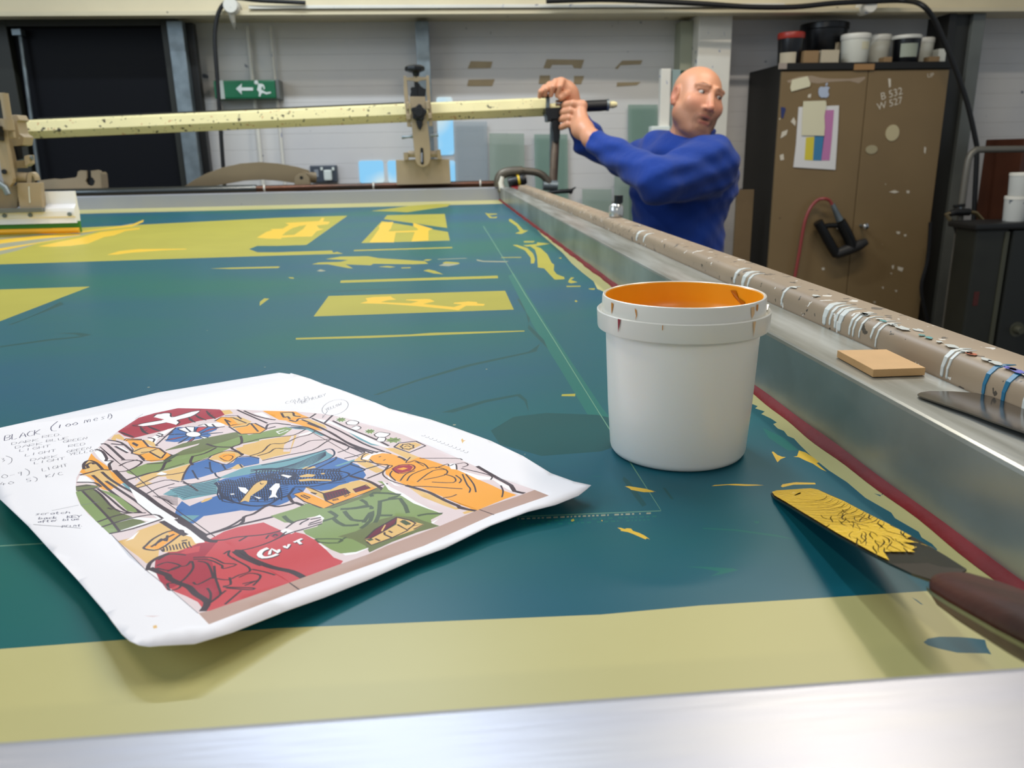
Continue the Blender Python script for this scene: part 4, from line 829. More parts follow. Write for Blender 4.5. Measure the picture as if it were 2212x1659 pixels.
# castle / turret (upper left) and second turret
for (o, s) in ((a2, 1), ):
    fill(TAN, o(480, 440, 540, 430, 600, 480, 620, 560, 540, 540, 440, 490)); fill(ORANGE, o(560, 530, 610, 490, 700, 480, 800, 500, 870, 540, 890, 580, 1020, 600, 1170, 680, 1080, 740, 920, 760, 830, 730, 770, 680, 700, 650, 720, 600, 640, 540)); fill(TAN, o(720, 600, 800, 590, 1010, 610, 990, 640, 800, 670, 700, 650)); fill(TAN, o(810, 500, 900, 560, 980, 600, 960, 530, 880, 500)); fill(TAN, o(920, 640, 1000, 610, 1090, 660, 1040, 730, 960, 700))
    for f in ((550, 540, 620, 485, 800, 490, 820, 500, 640, 500, 560, 545), (640, 540, 700, 620, 690, 660, 770, 680, 840, 750, 1080, 740, 1170, 680, 1100, 650, 1040, 720), (820, 500, 890, 580, 800, 600, 710, 640), (890, 580, 1020, 600, 980, 610, 900, 640, 800, 650), (1020, 600, 1100, 660), (840, 735, 780, 680, 900, 640, 1040, 720), (700, 530, 760, 560, 760, 575, 700, 540)): line(LN, o(*f), 0.0010, 1)
    fill(TAN, a2(1760, 150, 1860, 140, 1900, 180, 1800, 200)); fill(ORANGE, a2(1680, 270, 1760, 225, 1900, 230, 2000, 250, 2060, 300, 2180, 310, 2300, 370, 2230, 420, 2100, 430, 2000, 430, 1900, 350, 1840, 330)); fill(TAN, a2(1860, 220, 2000, 230, 2120, 280, 2100, 300, 1960, 310)); fill(TAN, a2(1880, 345, 2080, 300, 2160, 300, 2050, 340, 1920, 365))
    for f in ((1680, 275, 1760, 225, 1900, 235, 2060, 300, 1900, 320, 1850, 340, 1990, 430, 2220, 420, 2300, 370, 2160, 300, 2080, 310), (1800, 250, 1860, 330), (1820, 262, 1880, 290, 1850, 275), (2000, 250, 1950, 210, 1800, 210), (2110, 300, 2200, 400), (1900, 350, 2060, 330, 2100, 300)): line(LN, a2(*f), 0.0010, 1)
# left quarter: spire, columns
fill(ORANGE, a2(68, 885, 205, 660, 260, 720, 420, 830, 440, 870, 560, 950, 600, 1010, 520, 1040, 420, 1110, 340, 1090, 260, 1040, 240, 980, 150, 930)); fill(TAN, a2(120, 850, 130, 770, 170, 745, 240, 760, 300, 800, 340, 850, 200, 870, 140, 880)); fill(TAN, a2(100, 920, 200, 880, 300, 860, 420, 860, 460, 950, 540, 1040, 480, 1080, 420, 1000, 380, 990, 360, 1020, 250, 920)); fill(WHITE, a2(70, 925, 150, 935, 240, 1010, 230, 1020, 30, 1010)); fill(WHITE, a2(280, 600, 330, 600, 460, 730, 440, 830, 420, 820, 300, 720, 240, 640))
fill(PINK, a2(300, 590, 330, 560, 420, 600, 560, 740, 620, 760, 520, 860, 440, 860, 470, 780, 380, 690))
for f in ((320, 550, 400, 560, 600, 740), (260, 610, 340, 640, 390, 720, 380, 750, 460, 750, 420, 790, 440, 860), (120, 850, 115, 790, 170, 745, 260, 770, 340, 850), (130, 840, 170, 830, 150, 800, 180, 780, 210, 770, 240, 790), (66, 920, 200, 885, 310, 855, 420, 860), (330, 880, 420, 960, 560, 1050, 760, 1160, 940, 1290, 1060, 1440), (220, 920, 400, 1080, 640, 1260, 800, 1370), (30, 1005, 240, 1010, 320, 1060), (380, 990, 560, 1110, 740, 1230, 940, 1390)): line(LN, a2(*f), 0.0013)
for f in ((560, 740, 700, 740, 810, 760, 740, 820, 620, 870, 500, 880), (540, 810, 620, 770, 760, 735), (500, 880, 560, 960, 700, 1080, 880, 1210, 1060, 1340, 1260, 1500, 1540, 1659)): line(LN, a2(*f), 0.0011)
line(LN, a2(480, 860, 620, 1000, 840, 1150, 1040, 1300, 1360, 1500, 1560, 1659), 0.0022)
fill(WHITE, a2(660, 1060, 840, 1180, 1000, 1300, 1200, 1430, 1240, 1490, 1460, 1620, 1540, 1700, 1400, 1700, 1000, 1440, 760, 1250))
fill(PINK, a2(500, 480, 640, 520, 700, 620, 620, 650, 500, 580)); fill(WHITE, a2(490, 570, 560, 580, 660, 640, 600, 640))
for f in ((400, 500, 560, 530, 700, 640), (440, 545, 600, 560), (490, 575, 640, 655)): line(LN, a2(*f), 0.0012)
fill(GREEN, a2(20, 1120, 30, 1160, 80, 1280, 260, 1470, 420, 1620, 540, 1590, 480, 1430, 340, 1280, 180, 1110, 110, 1080)); fill(OLIVE, a2(20, 1050, 150, 1030, 300, 1050, 240, 1090, 120, 1110, 24, 1110)); fill(OLIVE, a2(100, 1110, 240, 1090, 460, 1290, 560, 1370, 700, 1420, 860, 1480, 540, 1590, 430, 1450, 260, 1270)); fill(GREEN, a2(300, 1090, 420, 1120, 560, 1190, 740, 1330, 760, 1370, 640, 1350, 480, 1200)); fill(WHITE, a2(330, 1540, 700, 1420, 1060, 1440, 760, 1530, 440, 1620, 500, 1600, 900, 1470, 700, 1440))
for f in ((100, 1110, 240, 1250, 430, 1450, 540, 1590), (240, 1090, 330, 1160, 480, 1320, 640, 1370, 800, 1360), (280, 1080, 420, 1190, 600, 1340, 700, 1370), (280, 1480, 600, 1380, 860, 1370), (330, 1540, 700, 1430, 960, 1390, 1060, 1440), (420, 1620, 700, 1560, 1050, 1445), (40, 1110, 220, 1080, 300, 1070), (30, 1055, 200, 1040), (400, 1310, 455, 1330)): line(LN, a2(*f), 0.0010)
line(PENCIL, a2(80, 1280, 300, 1240), 0.0005)
# long straight construction line and second one
line(LN, a2(310, 580, 540, 780, 860, 1040, 1300, 1390, 1660, 1640)+a5(1070, 505, 1605, 845), 0.00045, 1); line(LN, a3(1310, 420, 1700, 640, 1900, 720)+a4(460, 560, 700, 690, 1340, 950), 0.00045, 1)
# right side: pillars, rosettes, lady
fill(ORANGE, a3(700, 150, 1100, 160, 1180, 200, 1280, 240, 1140, 250, 1060, 270, 1010, 270, 900, 260)); fill(TAN, a3(920, 175, 1060, 170, 1140, 215, 1060, 230, 1020, 250, 960, 210)); fill(ORANGE, a3(980, 275, 1160, 260, 1300, 310, 1420, 390, 1330, 380, 1150, 320)); fill(TAN, a3(1150, 255, 1260, 250, 1440, 320, 1480, 370, 1380, 330)); fill(WHITE, a3(590, 180, 700, 170, 800, 230, 740, 235)); fill(WHITE, a3(1290, 240, 1440, 290, 1500, 300, 1640, 360, 2000, 540, 2212, 600, 2200, 580, 1900, 440, 1500, 270))
for f in ((1270, 235, 1340, 185), (1440, 300, 1540, 205), (1290, 240, 1450, 310, 1640, 400, 1900, 540, 2160, 640), (1170, 255, 1400, 350, 1560, 440, 1760, 560, 2020, 660), (1040, 330, 1240, 350, 1420, 430, 1600, 520, 1900, 650), (1240, 300, 1500, 400, 1700, 520, 1900, 600, 2080, 650), (1540, 270, 1800, 390, 2212, 570), (1020, 260, 1100, 280, 1130, 250, 1180, 240, 1280, 235), (770, 310, 750, 360, 860, 340), (780, 310, 860, 300, 950, 310, 1040, 320), (400, 140, 600, 230, 760, 300), (480, 150, 620, 210, 780, 250, 860, 260), (910, 175, 1060, 170, 1080, 210, 1160, 220), (930, 180, 960, 230, 1000, 220, 1030, 250)): line(LN, a3(*f), 0.0012)
for cxx, cyy, g in ((1640, 258, GREEN), (1985, 398, GREEN)):
    pts = []
    for k in range(16):
        a = 2*math.pi*k/16; r = 1.0 if k % 2 else 0.55; pts += [cxx+85*r*math.cos(a), cyy+38*r*math.sin(a)]
    fill(WHITE, a3(*[v*1.0 for v in pts])); fill(g, a3(*[(v-(cxx if i % 2 == 0 else cyy))*0.85+(cxx if i % 2 == 0 else cyy) for i, v in enumerate(pts)])); line(DGRN, a3(cxx-50, cyy+10, cxx, cyy-10, cxx+50, cyy-15), 0.0006)
pts = []
for k in range(16):
    a = 2*math.pi*k/16; r = 1.0 if k % 2 else 0.6; pts += [450+80*r*math.cos(a), 290+28*r*math.sin(a)]
fill(GREEN, a4(*pts)); line(DGRN, a4(400, 300, 450, 290, 510, 275), 0.0006)
for o, f in ((a3, (1700, 290, 1760, 265, 1850, 285, 1820, 320, 1720, 315, 1700, 290)), (a3, (1770, 350, 1830, 330, 1880, 355, 1820, 385, 1770, 370)), (a4, (280, 240, 320, 220, 380, 225, 420, 235, 370, 265, 300, 260, 280, 240)), (a4, (300, 290, 320, 265, 380, 268, 370, 300, 330, 305))): fill(WHITE, o(*f)); line(LN, o(*f), 0.0006)
line(LN, a4(455, 350, 500, 315, 650, 300, 735, 340, 590, 400, 455, 350), 0.0010, 1); fill(TAN, a4(470, 350, 505, 322, 640, 308, 700, 330, 585, 388)); pts = []
for k in range(14):
    a = 2*math.pi*k/14; r = 1.0 if k % 2 else 0.8; pts += [573+62*r*math.cos(a), 347+26*r*math.sin(a)]
line(LN, a4(*(pts+pts[:2])), 0.0008, 2); line(LN, a4(545, 350, 573, 340, 600, 350), 0.0006)
fill(TAN, a4(370, 360, 460, 360, 600, 410, 700, 450, 600, 470, 500, 420)); fill(TAN, a4(100, 470, 200, 400, 260, 420, 230, 480, 330, 540, 380, 560, 300, 580, 180, 520)); fill(TAN, a4(560, 690, 800, 780, 1040, 900, 1000, 905, 900, 870, 700, 790)); fill(TAN, a4(1060, 930, 1140, 900, 1180, 915, 1080, 945))
fill(ORANGE, a4(240, 460, 250, 430, 330, 405, 430, 410, 520, 440, 560, 470, 600, 470, 680, 440, 780, 470, 960, 530, 1120, 600, 1300, 680, 1540, 775, 1440, 810, 1240, 890, 1180, 915, 1040, 860, 880, 790, 700, 710, 560, 690, 450, 640, 380, 590, 380, 550, 430, 520, 330, 510))
fill(WHITE, a4(400, 600, 450, 670, 520, 700, 460, 690, 410, 650)); fill(WHITE, a4(930, 500, 1000, 495, 1010, 550, 960, 545)); fill(WHITE, a4(1020, 550, 1200, 640, 1330, 640, 1450, 720, 1560, 770, 1600, 760, 1480, 700, 1320, 620, 1200, 600)); fill(WHITE, a4(165, 455, 230, 420, 340, 395, 350, 405, 260, 425, 225, 465))
for f in ((165, 460, 200, 410, 350, 390, 430, 410), (165, 460, 260, 490, 400, 510, 440, 520, 370, 560, 360, 600, 430, 650, 560, 690), (240, 460, 300, 500, 400, 505), (560, 690, 700, 730, 850, 800, 1020, 870, 1170, 915), (440, 560, 420, 600, 470, 650), (510, 650, 560, 590, 640, 560), (570, 650, 620, 590, 800, 530, 920, 555, 900, 600, 720, 640), (660, 660, 800, 560, 920, 550), (640, 480, 720, 500, 760, 540), (600, 700, 740, 700, 1060, 720), (680, 450, 1000, 450, 1060, 465), (820, 540, 930, 500, 940, 520, 1000, 500, 1010, 550), (790, 660, 980, 665, 990, 620, 900, 590), (1000, 600, 1050, 640, 1030, 670), (1060, 590, 1100, 680, 1130, 720, 1120, 755), (1090, 590, 1160, 680, 1180, 750), (890, 800, 960, 790, 1010, 770), (1010, 500, 1080, 490, 1110, 510, 1060, 530), (1400, 690, 1420, 740, 1410, 795), (600, 440, 560, 490, 640, 470)): line(LN, a4(*f), 0.0007)
line(LN, a4(560, 690, 760, 750, 860, 800, 1020, 870, 1040, 890, 1180, 915), 0.0017); line(LN, a4(1190, 520, 1240, 550, 1380, 630, 1490, 690, 1520, 740, 1610, 760), 0.0018, 2); line(LN, a4(1050, 540, 1230, 580, 1320, 610, 1310, 640), 0.0007)
fill(CRIM, a4(445, 545, 500, 515, 590, 508, 625, 525, 600, 560, 520, 580, 470, 575)); fill(ORANGE, a4(480, 545, 540, 530, 580, 540, 530, 555)); line(MAROON, a4(440, 545, 500, 512, 600, 505, 640, 530, 600, 565, 500, 585, 440, 545), 0.0008)
line(LN, a4(640, 470, 720, 500), 0.0005); line(LN, a4(650, 480, 720, 520), 0.0005); line(LN, a4(320, 440, 340, 432), 0.0006); line(LN, a4(360, 470, 380, 460), 0.0006); line(LN, a4(490, 435, 530, 450, 560, 470), 0.0014)
# castle by the water
fill(TAN, a3(1210, 1060, 1250, 1060, 1380, 1120, 1500, 1100, 1620, 1040, 1850, 980, 2100, 1040, 2080, 1080, 2000, 1080, 1850, 1160, 1450, 1220, 1300, 1140)); fill(OLIVE, a3(1180, 1250, 1440, 1310, 1860, 1170, 2090, 1060, 2150, 1110, 2080, 1160, 1700, 1270, 1450, 1350, 1300, 1320))
fill(ORANGE, a3(1080, 1150, 1180, 1120, 1280, 1150, 1450, 1225, 1780, 1130, 1850, 1160, 1560, 1270, 1430, 1320, 1200, 1230)); fill(ORANGE, a3(1800, 1120, 2010, 1060, 2060, 1080, 1860, 1160)); fill(MAROON, a3(1430, 1140, 1680, 1080, 1750, 1130, 1460, 1225)); fill(MAROON, a3(1780, 1090, 1930, 1040, 1990, 1075, 1810, 1125))
for f in ((1060, 1150, 1130, 1130, 1180, 1115, 1130, 1085), (1215, 1060, 1290, 1080, 1430, 1140, 1460, 1225), (1090, 1160, 1200, 1235, 1430, 1320, 1560, 1270, 1860, 1160, 2060, 1080), (1430, 1140, 1690, 1075, 1750, 1130, 1460, 1225), (1780, 1090, 1940, 1035, 1990, 1075, 1810, 1125), (1160, 1165, 1190, 1155, 1270, 1190, 1250, 1205, 1160, 1165), (1280, 1125, 1350, 1140, 1340, 1150, 1280, 1125), (1540, 1215, 1600, 1200, 1610, 1210, 1550, 1225, 1540, 1215), (1680, 1165, 1750, 1150, 1690, 1180, 1680, 1165), (1460, 1225, 1560, 1270)): line(LN, a3(*f), 0.0007, 1)
for k in range(9): line(LN, a3(1450+k*32, 1150-k*7, 1475+k*32, 1205-k*7), 0.0005)
line(LN, a3(1100, 1250, 1300, 1320, 1440, 1345, 1700, 1270, 2100, 1150, 2150, 1110, 2080, 1050, 1950, 985, 1750, 930), 0.0016); line(LN, a3(1010, 1160, 1060, 1240, 1100, 1250, 900, 1295, 800, 1280, 740, 1290, 600, 1380, 480, 1420, 430, 1510, 0, 1640), 0.0014); line(LN, a3(430, 1510, 900, 1400, 1250, 1310), 0.0014)
for f in ((1740, 930, 1860, 880, 1920, 850, 1750, 790), (1600, 850, 1750, 790, 1780, 760, 1940, 760), (1920, 850, 2100, 800), (1330, 850, 1560, 740, 1580, 700)): line(NAVY, a3(*f), 0.0010)
line(LN, a3(1950, 960, 2140, 880, 2212, 800), 0.0011); line(LN, a3(2090, 1050, 2200, 1020), 0.0011)
# green fields, hedges, barn
fill(GREEN, a6(215, 550, 450, 480, 600, 420, 720, 470, 860, 470, 1350, 310, 1400, 230, 1320, 190, 1380, 190, 1460, 260, 1600, 330, 1700, 400, 1830, 460, 2000, 530, 1880, 590, 1890, 640, 1500, 560, 1230, 640, 1230, 880, 1100, 930, 940, 940, 840, 900, 760, 850, 680, 790, 580, 740, 550, 700, 700, 660, 740, 600, 700, 550, 600, 570, 480, 620, 360, 620))
fill(WHITE, a6(1370, 185, 1460, 250, 1600, 320, 1720, 400, 1860, 470, 2020, 525, 1860, 480, 1700, 420, 1580, 345, 1440, 280)); fill(WHITE, a6(1890, 640, 1960, 580, 1880, 620, 1970, 655, 1920, 655))
fill(OLIVE, a6(910, 765, 1100, 710, 1300, 600, 1500, 550, 1700, 560, 1800, 600, 1970, 655, 1740, 720, 1480, 820, 1240, 930, 1200, 860, 1060, 790)); fill(PINK, a6(960, 950, 1100, 930, 1230, 880, 1220, 940, 1090, 990, 980, 1020, 850, 930)); fill(WHITE, a6(960, 940, 1100, 925, 1230, 880, 1225, 890, 1100, 945, 990, 960)); fill(WHITE, a6(560, 745, 640, 780, 760, 860, 820, 900, 780, 890, 620, 800))
fill(TAN, a6(1190, 790, 1380, 720, 1520, 640, 1530, 570, 1640, 590, 1810, 640, 1700, 700, 1470, 780, 1270, 855, 1210, 810)); fill(MAROON, a6(1195, 790, 1300, 690, 1530, 560, 1510, 630, 1380, 715, 1250, 780)); fill(TAN, a6(1360, 705, 1400, 640, 1412, 645, 1375, 712))
for f in ((1195, 790, 1300, 690, 1530, 560, 1510, 630, 1380, 715, 1250, 785, 1190, 800), (1530, 565, 1660, 595, 1720, 625, 1640, 700, 1530, 640), (1210, 815, 1260, 855, 1470, 780, 1640, 700), (1395, 720, 1400, 745, 1470, 775), (1440, 705, 1480, 725), (1300, 785, 1350, 810), (1580, 595, 1660, 640), (1640, 690, 1700, 650, 1800, 640, 1700, 690)): line(LN, a6(*f), 0.0008, 1)
line(DGRN, a6(1580, 600, 1650, 640), 0.0022); line(DGRN, a6(1235, 790, 1265, 805), 0.0018)
for f in ((350, 550, 400, 600, 460, 625), (1350, 390, 1340, 530, 1300, 620), (1350, 400, 1560, 370, 1640, 520), (1330, 545, 1480, 545), (1270, 350, 1280, 310, 1560, 330, 1440, 370), (940, 480, 1100, 470, 1250, 450, 1260, 480), (1150, 380, 1220, 440, 1000, 480), (820, 500, 900, 550, 870, 580, 980, 650, 1130, 640), (1180, 620, 1220, 560, 1270, 500, 1250, 600, 1150, 680), (980, 500, 1060, 590, 1180, 600), (1740, 550, 1840, 530, 2000, 525)): line(DGRN, a6(*f), 0.0017, 2)
for f in ((680, 790, 940, 790, 920, 830, 720, 825, 680, 790), (920, 820, 1000, 770)): line(DGRN, a6(*f), 0.0010, 2)
line(DGRN, a6(740, 610, 860, 575, 900, 560), 0.0013)
# king in red
fill(TAN, a5(60, 430, 180, 400, 230, 340, 400, 280, 440, 270, 530, 330, 450, 470, 410, 500, 400, 590, 300, 620, 230, 560, 120, 480)); fill(WHITE, a5(170, 400, 230, 350, 240, 345, 190, 410, 120, 430)); fill(WHITE, a5(240, 590, 280, 640, 400, 720, 420, 760, 330, 700)); fill(WHITE, a5(560, 240, 700, 380, 760, 420, 800, 420, 640, 290, 560, 230))
fill(RED, a5(380, 570, 700, 430, 830, 420, 960, 350, 1080, 310, 1300, 270, 1430, 330, 1540, 370, 1560, 350, 1650, 370, 1740, 420, 1830, 500, 1900, 570, 1980, 600, 1960, 625, 1640, 740, 840, 1025, 800, 1030, 740, 950, 640, 900, 540, 860, 450, 790, 410, 720, 370, 670))
fill(CRIM, a5(380, 570, 500, 520, 640, 510, 740, 450, 900, 440, 860, 490, 800, 560, 860, 600, 880, 680, 900, 750, 930, 890, 840, 960, 780, 920, 690, 820, 600, 790, 480, 850, 410, 760, 370, 670)); fill(CRIM, a5(1330, 370, 1450, 340, 1500, 370, 1400, 410)); fill(RED, a5(590, 530, 700, 480, 760, 470, 750, 520, 640, 540))
fill(WHITE, a5(1440, 345, 1500, 320, 1570, 345, 1560, 360, 1490, 375)); fill(PINK, a5(1480, 320, 1580, 260, 1700, 235, 1790, 225, 1810, 240, 1800, 280, 1700, 310, 1580, 350)); fill(WHITE, a5(1730, 225, 1780, 205, 1820, 235, 1805, 250, 1790, 228))
fill(TAN, a5(410, 500, 600, 370, 700, 400, 790, 430, 740, 450, 640, 490, 560, 520, 450, 525)); fill(ORANGE, a5(275, 480, 300, 470, 360, 460, 560, 340, 620, 350, 560, 390, 400, 500, 330, 490, 290, 500)); fill(ORANGE, a5(480, 350, 540, 335, 590, 350, 500, 370)); fill(WHITE, a5(680, 390, 790, 420, 800, 440, 720, 450))
for f in ((275, 485, 300, 465, 360, 410, 480, 350, 590, 335, 615, 355, 570, 390, 410, 500, 300, 500, 275, 485), (340, 480, 420, 430, 540, 370), (370, 470, 430, 410, 470, 430, 480, 380), (430, 500, 450, 520), (600, 430, 650, 420), (610, 440, 640, 450)): line(LN, a5(*f), 0.0009)
for k in range(9): line(LN, a5(440+k*28, 480-k*6, 452+k*27, 500-k*5, 448+k*30, 518-k*4), 0.0005)
for f in ((840, 425, 960, 420, 1080, 395, 1300, 375, 1450, 340), (1070, 515, 1200, 490, 1350, 440, 1500, 370, 1640, 330), (1090, 430, 1160, 390), (1490, 320, 1580, 260, 1690, 240, 1630, 270, 1610, 290), (1700, 245, 1790, 228), (1690, 280, 1790, 245), (1680, 295, 1800, 265), (1560, 350, 1700, 310, 1800, 280), (1440, 400, 1480, 360, 1500, 350), (1320, 410, 1345, 380), (1380, 390, 1400, 370, 1420, 385), (400, 590, 500, 540, 640, 550), (390, 640, 480, 610, 590, 640, 500, 680, 390, 660), (480, 690, 560, 650, 640, 640, 680, 600), (690, 600, 700, 660, 640, 740, 590, 780), (740, 600, 820, 620, 860, 700, 870, 750), (700, 570, 850, 570, 960, 620), (700, 585, 840, 590, 950, 640), (960, 620, 1070, 630, 960, 665, 950, 640), (880, 640, 890, 740, 920, 830, 930, 890, 840, 960), (820, 830, 850, 880, 840, 960), (480, 790, 590, 790, 580, 830, 500, 850, 480, 790), (700, 780, 740, 800, 860, 740), (900, 750, 1000, 760, 1090, 720, 1180, 690, 1170, 650, 1080, 600, 1030, 570), (1200, 670, 1300, 690, 1400, 720), (1010, 740, 1020, 800, 960, 820, 1210, 830, 1180, 845, 980, 830), (1090, 740, 1180, 705, 1270, 720, 1260, 760, 1210, 810), (1140, 810, 1260, 760), (1120, 795, 1230, 770), (980, 850, 840, 960), (1110, 850, 970, 970), (960, 540, 1010, 510, 1000, 550, 1060, 590)): line(LN, a5(*f), 0.0008)
line(LN, a5(1050, 515, 1110, 520, 1150, 560, 1280, 620, 1400, 660, 1540, 690, 1640, 740), 0.0023); line(LN, a5(1050, 515, 1110, 560, 1200, 600, 1290, 635), 0.0020); line(LN, a5(330, 660, 400, 690, 480, 720, 500, 750, 580, 790, 660, 820, 720, 880, 820, 950, 780, 1030), 0.0022); line(LN, a5(310, 680, 330, 620, 400, 570, 500, 535), 0.0014); line(LN, a5(430, 260, 560, 340, 640, 380), 0.0022)
line(LN, a5(560, 240, 700, 330, 820, 420, 910, 430), 0.0022); line(LN, a5(800, 380, 1000, 310, 1120, 240, 1140, 220), 0.0012); line(LN, a5(660, 290, 800, 380), 0.0020)
# letters on the red cloak (small brush capitals in the print itself)
for f, w in (((1340, 490, 1290, 510, 1265, 545, 1300, 570, 1370, 560, 1420, 540), 0.0018), ((1350, 545, 1370, 495, 1430, 530, 1430, 500), 0.0010), ((1475, 470, 1500, 490, 1520, 455), 0.0010), ((1560, 440, 1630, 408), 0.0012), ((1590, 425, 1620, 455), 0.0011)):
    line(LN, [(x+1.2, y+1.6) for x, y in a5(*f)], w+0.0003, 2); line(WHITE, a5(*f), w, 2)
fill(LN, a2(425, 1310, 460, 1325, 440, 1335))
# pencil and biro notes
GL = {'A': [[(0, 0), (.35, 1), (.7, 0)], [(.12, .35), (.58, .35)]], 'B': [[(0, 0), (0, 1), (.5, .9), (.45, .55), (0, .5), (.6, .4), (.5, .05), (0, 0)]], 'C': [[(.6, .85), (.3, 1), (0, .5), (.3, 0), (.65, .12)]], 'D': [[(0, 0), (0, 1), (.45, .85), (.6, .4), (.35, .05), (0, 0)]],
  'E': [[(.55, 1), (0, 1), (0, 0), (.6, 0)], [(0, .5), (.45, .5)]], 'G': [[(.6, .85), (.3, 1), (0, .5), (.3, 0), (.6, .15), (.6, .45), (.35, .45)]], 'H': [[(0, 0), (0, 1)], [(.6, 0), (.6, 1)], [(0, .5), (.6, .5)]], 'I': [[(.2, 0), (.2, 1)]], 'K': [[(0, 0), (0, 1)], [(.6, 1), (.05, .45), (.65, 0)]],
  'L': [[(0, 1), (0, 0), (.55, 0)]], 'M': [[(0, 0), (.1, 1), (.4, .4), (.7, 1), (.8, 0)]], 'N': [[(0, 0), (.05, 1), (.55, 0), (.6, 1)]], 'O': [[(.3, 1), (0, .5), (.3, 0), (.6, .5), (.3, 1)]], 'R': [[(0, 0), (0, 1), (.5, .85), (.45, .55), (0, .45), (.6, 0)]], 'T': [[(.3, 0), (.3, 1)], [(0, 1), (.65, 1)]],
  'U': [[(0, 1), (.05, .1), (.4, 0), (.6, .3), (.6, 1)]], 'Y': [[(0, 1), (.3, .5), (.6, 1)], [(.3, .5), (.25, 0)]], 'W': [[(0, 1), (.2, 0), (.4, .6), (.6, 0), (.8, 1)]], '(': [[(.35, 1.35), (0, .6), (.1, -.1), (.4, -.3)]], ')': [[(0, 1.3), (.35, .7), (.25, 0), (0, -.25)]], '.': [[(0, 0), (.08, .06)]],
  '1': [[(.1, 0), (.2, 1)]], '0': [[(.3, .8), (0, .4), (.3, 0), (.6, .4), (.3, .8)]], 'm': [[(0, 0), (.05, .6), (.25, .55), (.3, 0), (.4, .6), (.6, .5), (.65, 0)]], 'e': [[(.05, .35), (.45, .4), (.3, .62), (.05, .35), (.25, 0), (.5, .1)]], 's': [[(.45, .6), (.1, .5), (.4, .2), (.05, 0)]], 'h': [[(0, 0), (.1, 1), (.05, .4), (.35, .6), (.45, 0)]],
  'c': [[(.45, .55), (.1, .5), (.1, .1), (.45, .05)]], 'r': [[(0, 0), (.05, .6), (.35, .6)]], 'a': [[(.4, .55), (.05, .4), (.15, 0), (.4, .3), (.4, .6), (.45, 0)]], 't': [[(.2, .95), (.15, .1), (.4, 0)], [(0, .6), (.4, .62)]], 'b': [[(.05, 1), (0, .05), (.4, .2), (.3, .5), (.02, .4)]], 'f': [[(.4, 1), (.15, .9), (.15, -.2)], [(0, .5), (.4, .5)]], 'l': [[(.05, 1), (.1, 0)]],
  'u': [[(0, .6), (.05, .1), (.35, 0), (.42, .6), (.48, 0)]], 'p': [[(.02, .6), (0, -.4)], [(.02, .5), (.4, .5), (.3, .1), (.02, .1)]], 'i': [[(.05, .55), (.1, 0)]], 'n': [[(0, 0), (.05, .6), (.35, .5), (.4, 0)]], 'k': [[(0, 0), (.05, 1)], [(.4, .6), (.05, .3), (.45, 0)]], '3': [[(0, .9), (.45, .85), (.15, .5), (.5, .3), (.1, 0)]], '4': [[(.3, 1), (0, .4), (.55, .4)], [(.35, .6), (.3, 0)]],
  '9': [[(.4, .8), (.05, .7), (.3, .45), (.4, .8), (.3, 0)]], '/': [[(0, -.1), (.4, 1.1)]], '5': [[(.5, 1), (.1, 1), (.05, .55), (.45, .4), (.3, 0), (0, .05)]], '-': [[(0, .4), (.5, .45)]], '>': [[(0, .8), (.5, .4), (0, 0)]], 'x': [[(0, .6), (.4, 0)], [(.4, .6), (0, 0)]]}
def note(s, x, y, dx, dy, h, k=PENCIL, w=0.00042, ux=0.22, gap=1.0):
    """hand lettering: starts at photo pixel (x, y), advances by (dx, dy) per em, letters h pixels tall"""
    cx_ = 0.0
    for ch in s:
        if ch == ' ': cx_ += 0.6; continue
        for st in GL.get(ch, []):
            q = []
            for (a, b_) in st:
                a += random.uniform(-.03, .03); b_ += random.uniform(-.03, .03)
                q.append((x+(cx_+a)*dx-b_*h*ux, y+(cx_+a)*dy-b_*h))
            line(k, q, w, 2)
        cx_ += (0.95 if ch in 'MWm' else 0.8)*gap
note('BLACK', 10, 952, 20, -3.6, 11, BIRO, 0.00055, -0.1)
note('(', 108, 930, 40, -8, 13, BIRO, 0.0006, -0.2); note('100', 126, 925, 19, -3.5, 7, BIRO, 0.00065, -0.1); note('mesh', 182, 914, 20, -4, 10, BIRO, 0.00045, -0.1); note(')', 236, 904, 16, -3, 8, BIRO, 0.0005, -0.1)
for s1, s2, x, y, x2, y2 in (('DARK', 'RED.', 25, 961, 92, 946), ('DARK', 'BLUE', 33, 969, 100, 955), ('LIGHT', 'GREEN', 43, 976, 136, 957), ('LIGHT', 'RED', 55, 986, 148, 966), ('DARK', 'GREEN', 66, 996, 144, 978), ('LIGHT', 'YELLOW', 74, 1003, 150, 984)):
    note(s1, x, y, 19 if len(s1) < 5 else 17, -2.8, 5.2, PENCIL, 0.00042, -0.15); note(s2, x2, y2, 16 if len(s2) < 5 else 13.5, -2.2, 5.0, PENCIL, 0.00042, -0.15)
note('3', 4, 998, 14, -3, 8, PENCIL); note(')', 16, 1000, 30, -4, 12, PENCIL); note('0-9)', 4, 1034, 22, -3.5, 10, PENCIL, 0.00042); note('LIGHT', 92, 1018, 14, -2.8, 6, PENCIL); note('40  5)', 2, 1049, 20, -2.8, 7, PENCIL); note('K/C', 100, 1032, 16, -3, 6, PENCIL)
note('scratch', 76, 1113, 19, -1.0, 5.4, BIRO, 0.00042, -0.2, 0.72); note('back  KEY', 84, 1122, 17, -0.8, 5.4, BIRO, 0.00045, -0.2, 0.75); note('after blue', 82, 1129, 15, -1.0, 4.8, BIRO, 0.00042, -0.2, 0.75); note('print.', 134, 1138, 13, -0.3, 4.8, BIRO, 0.00042, -0.2, 0.8)
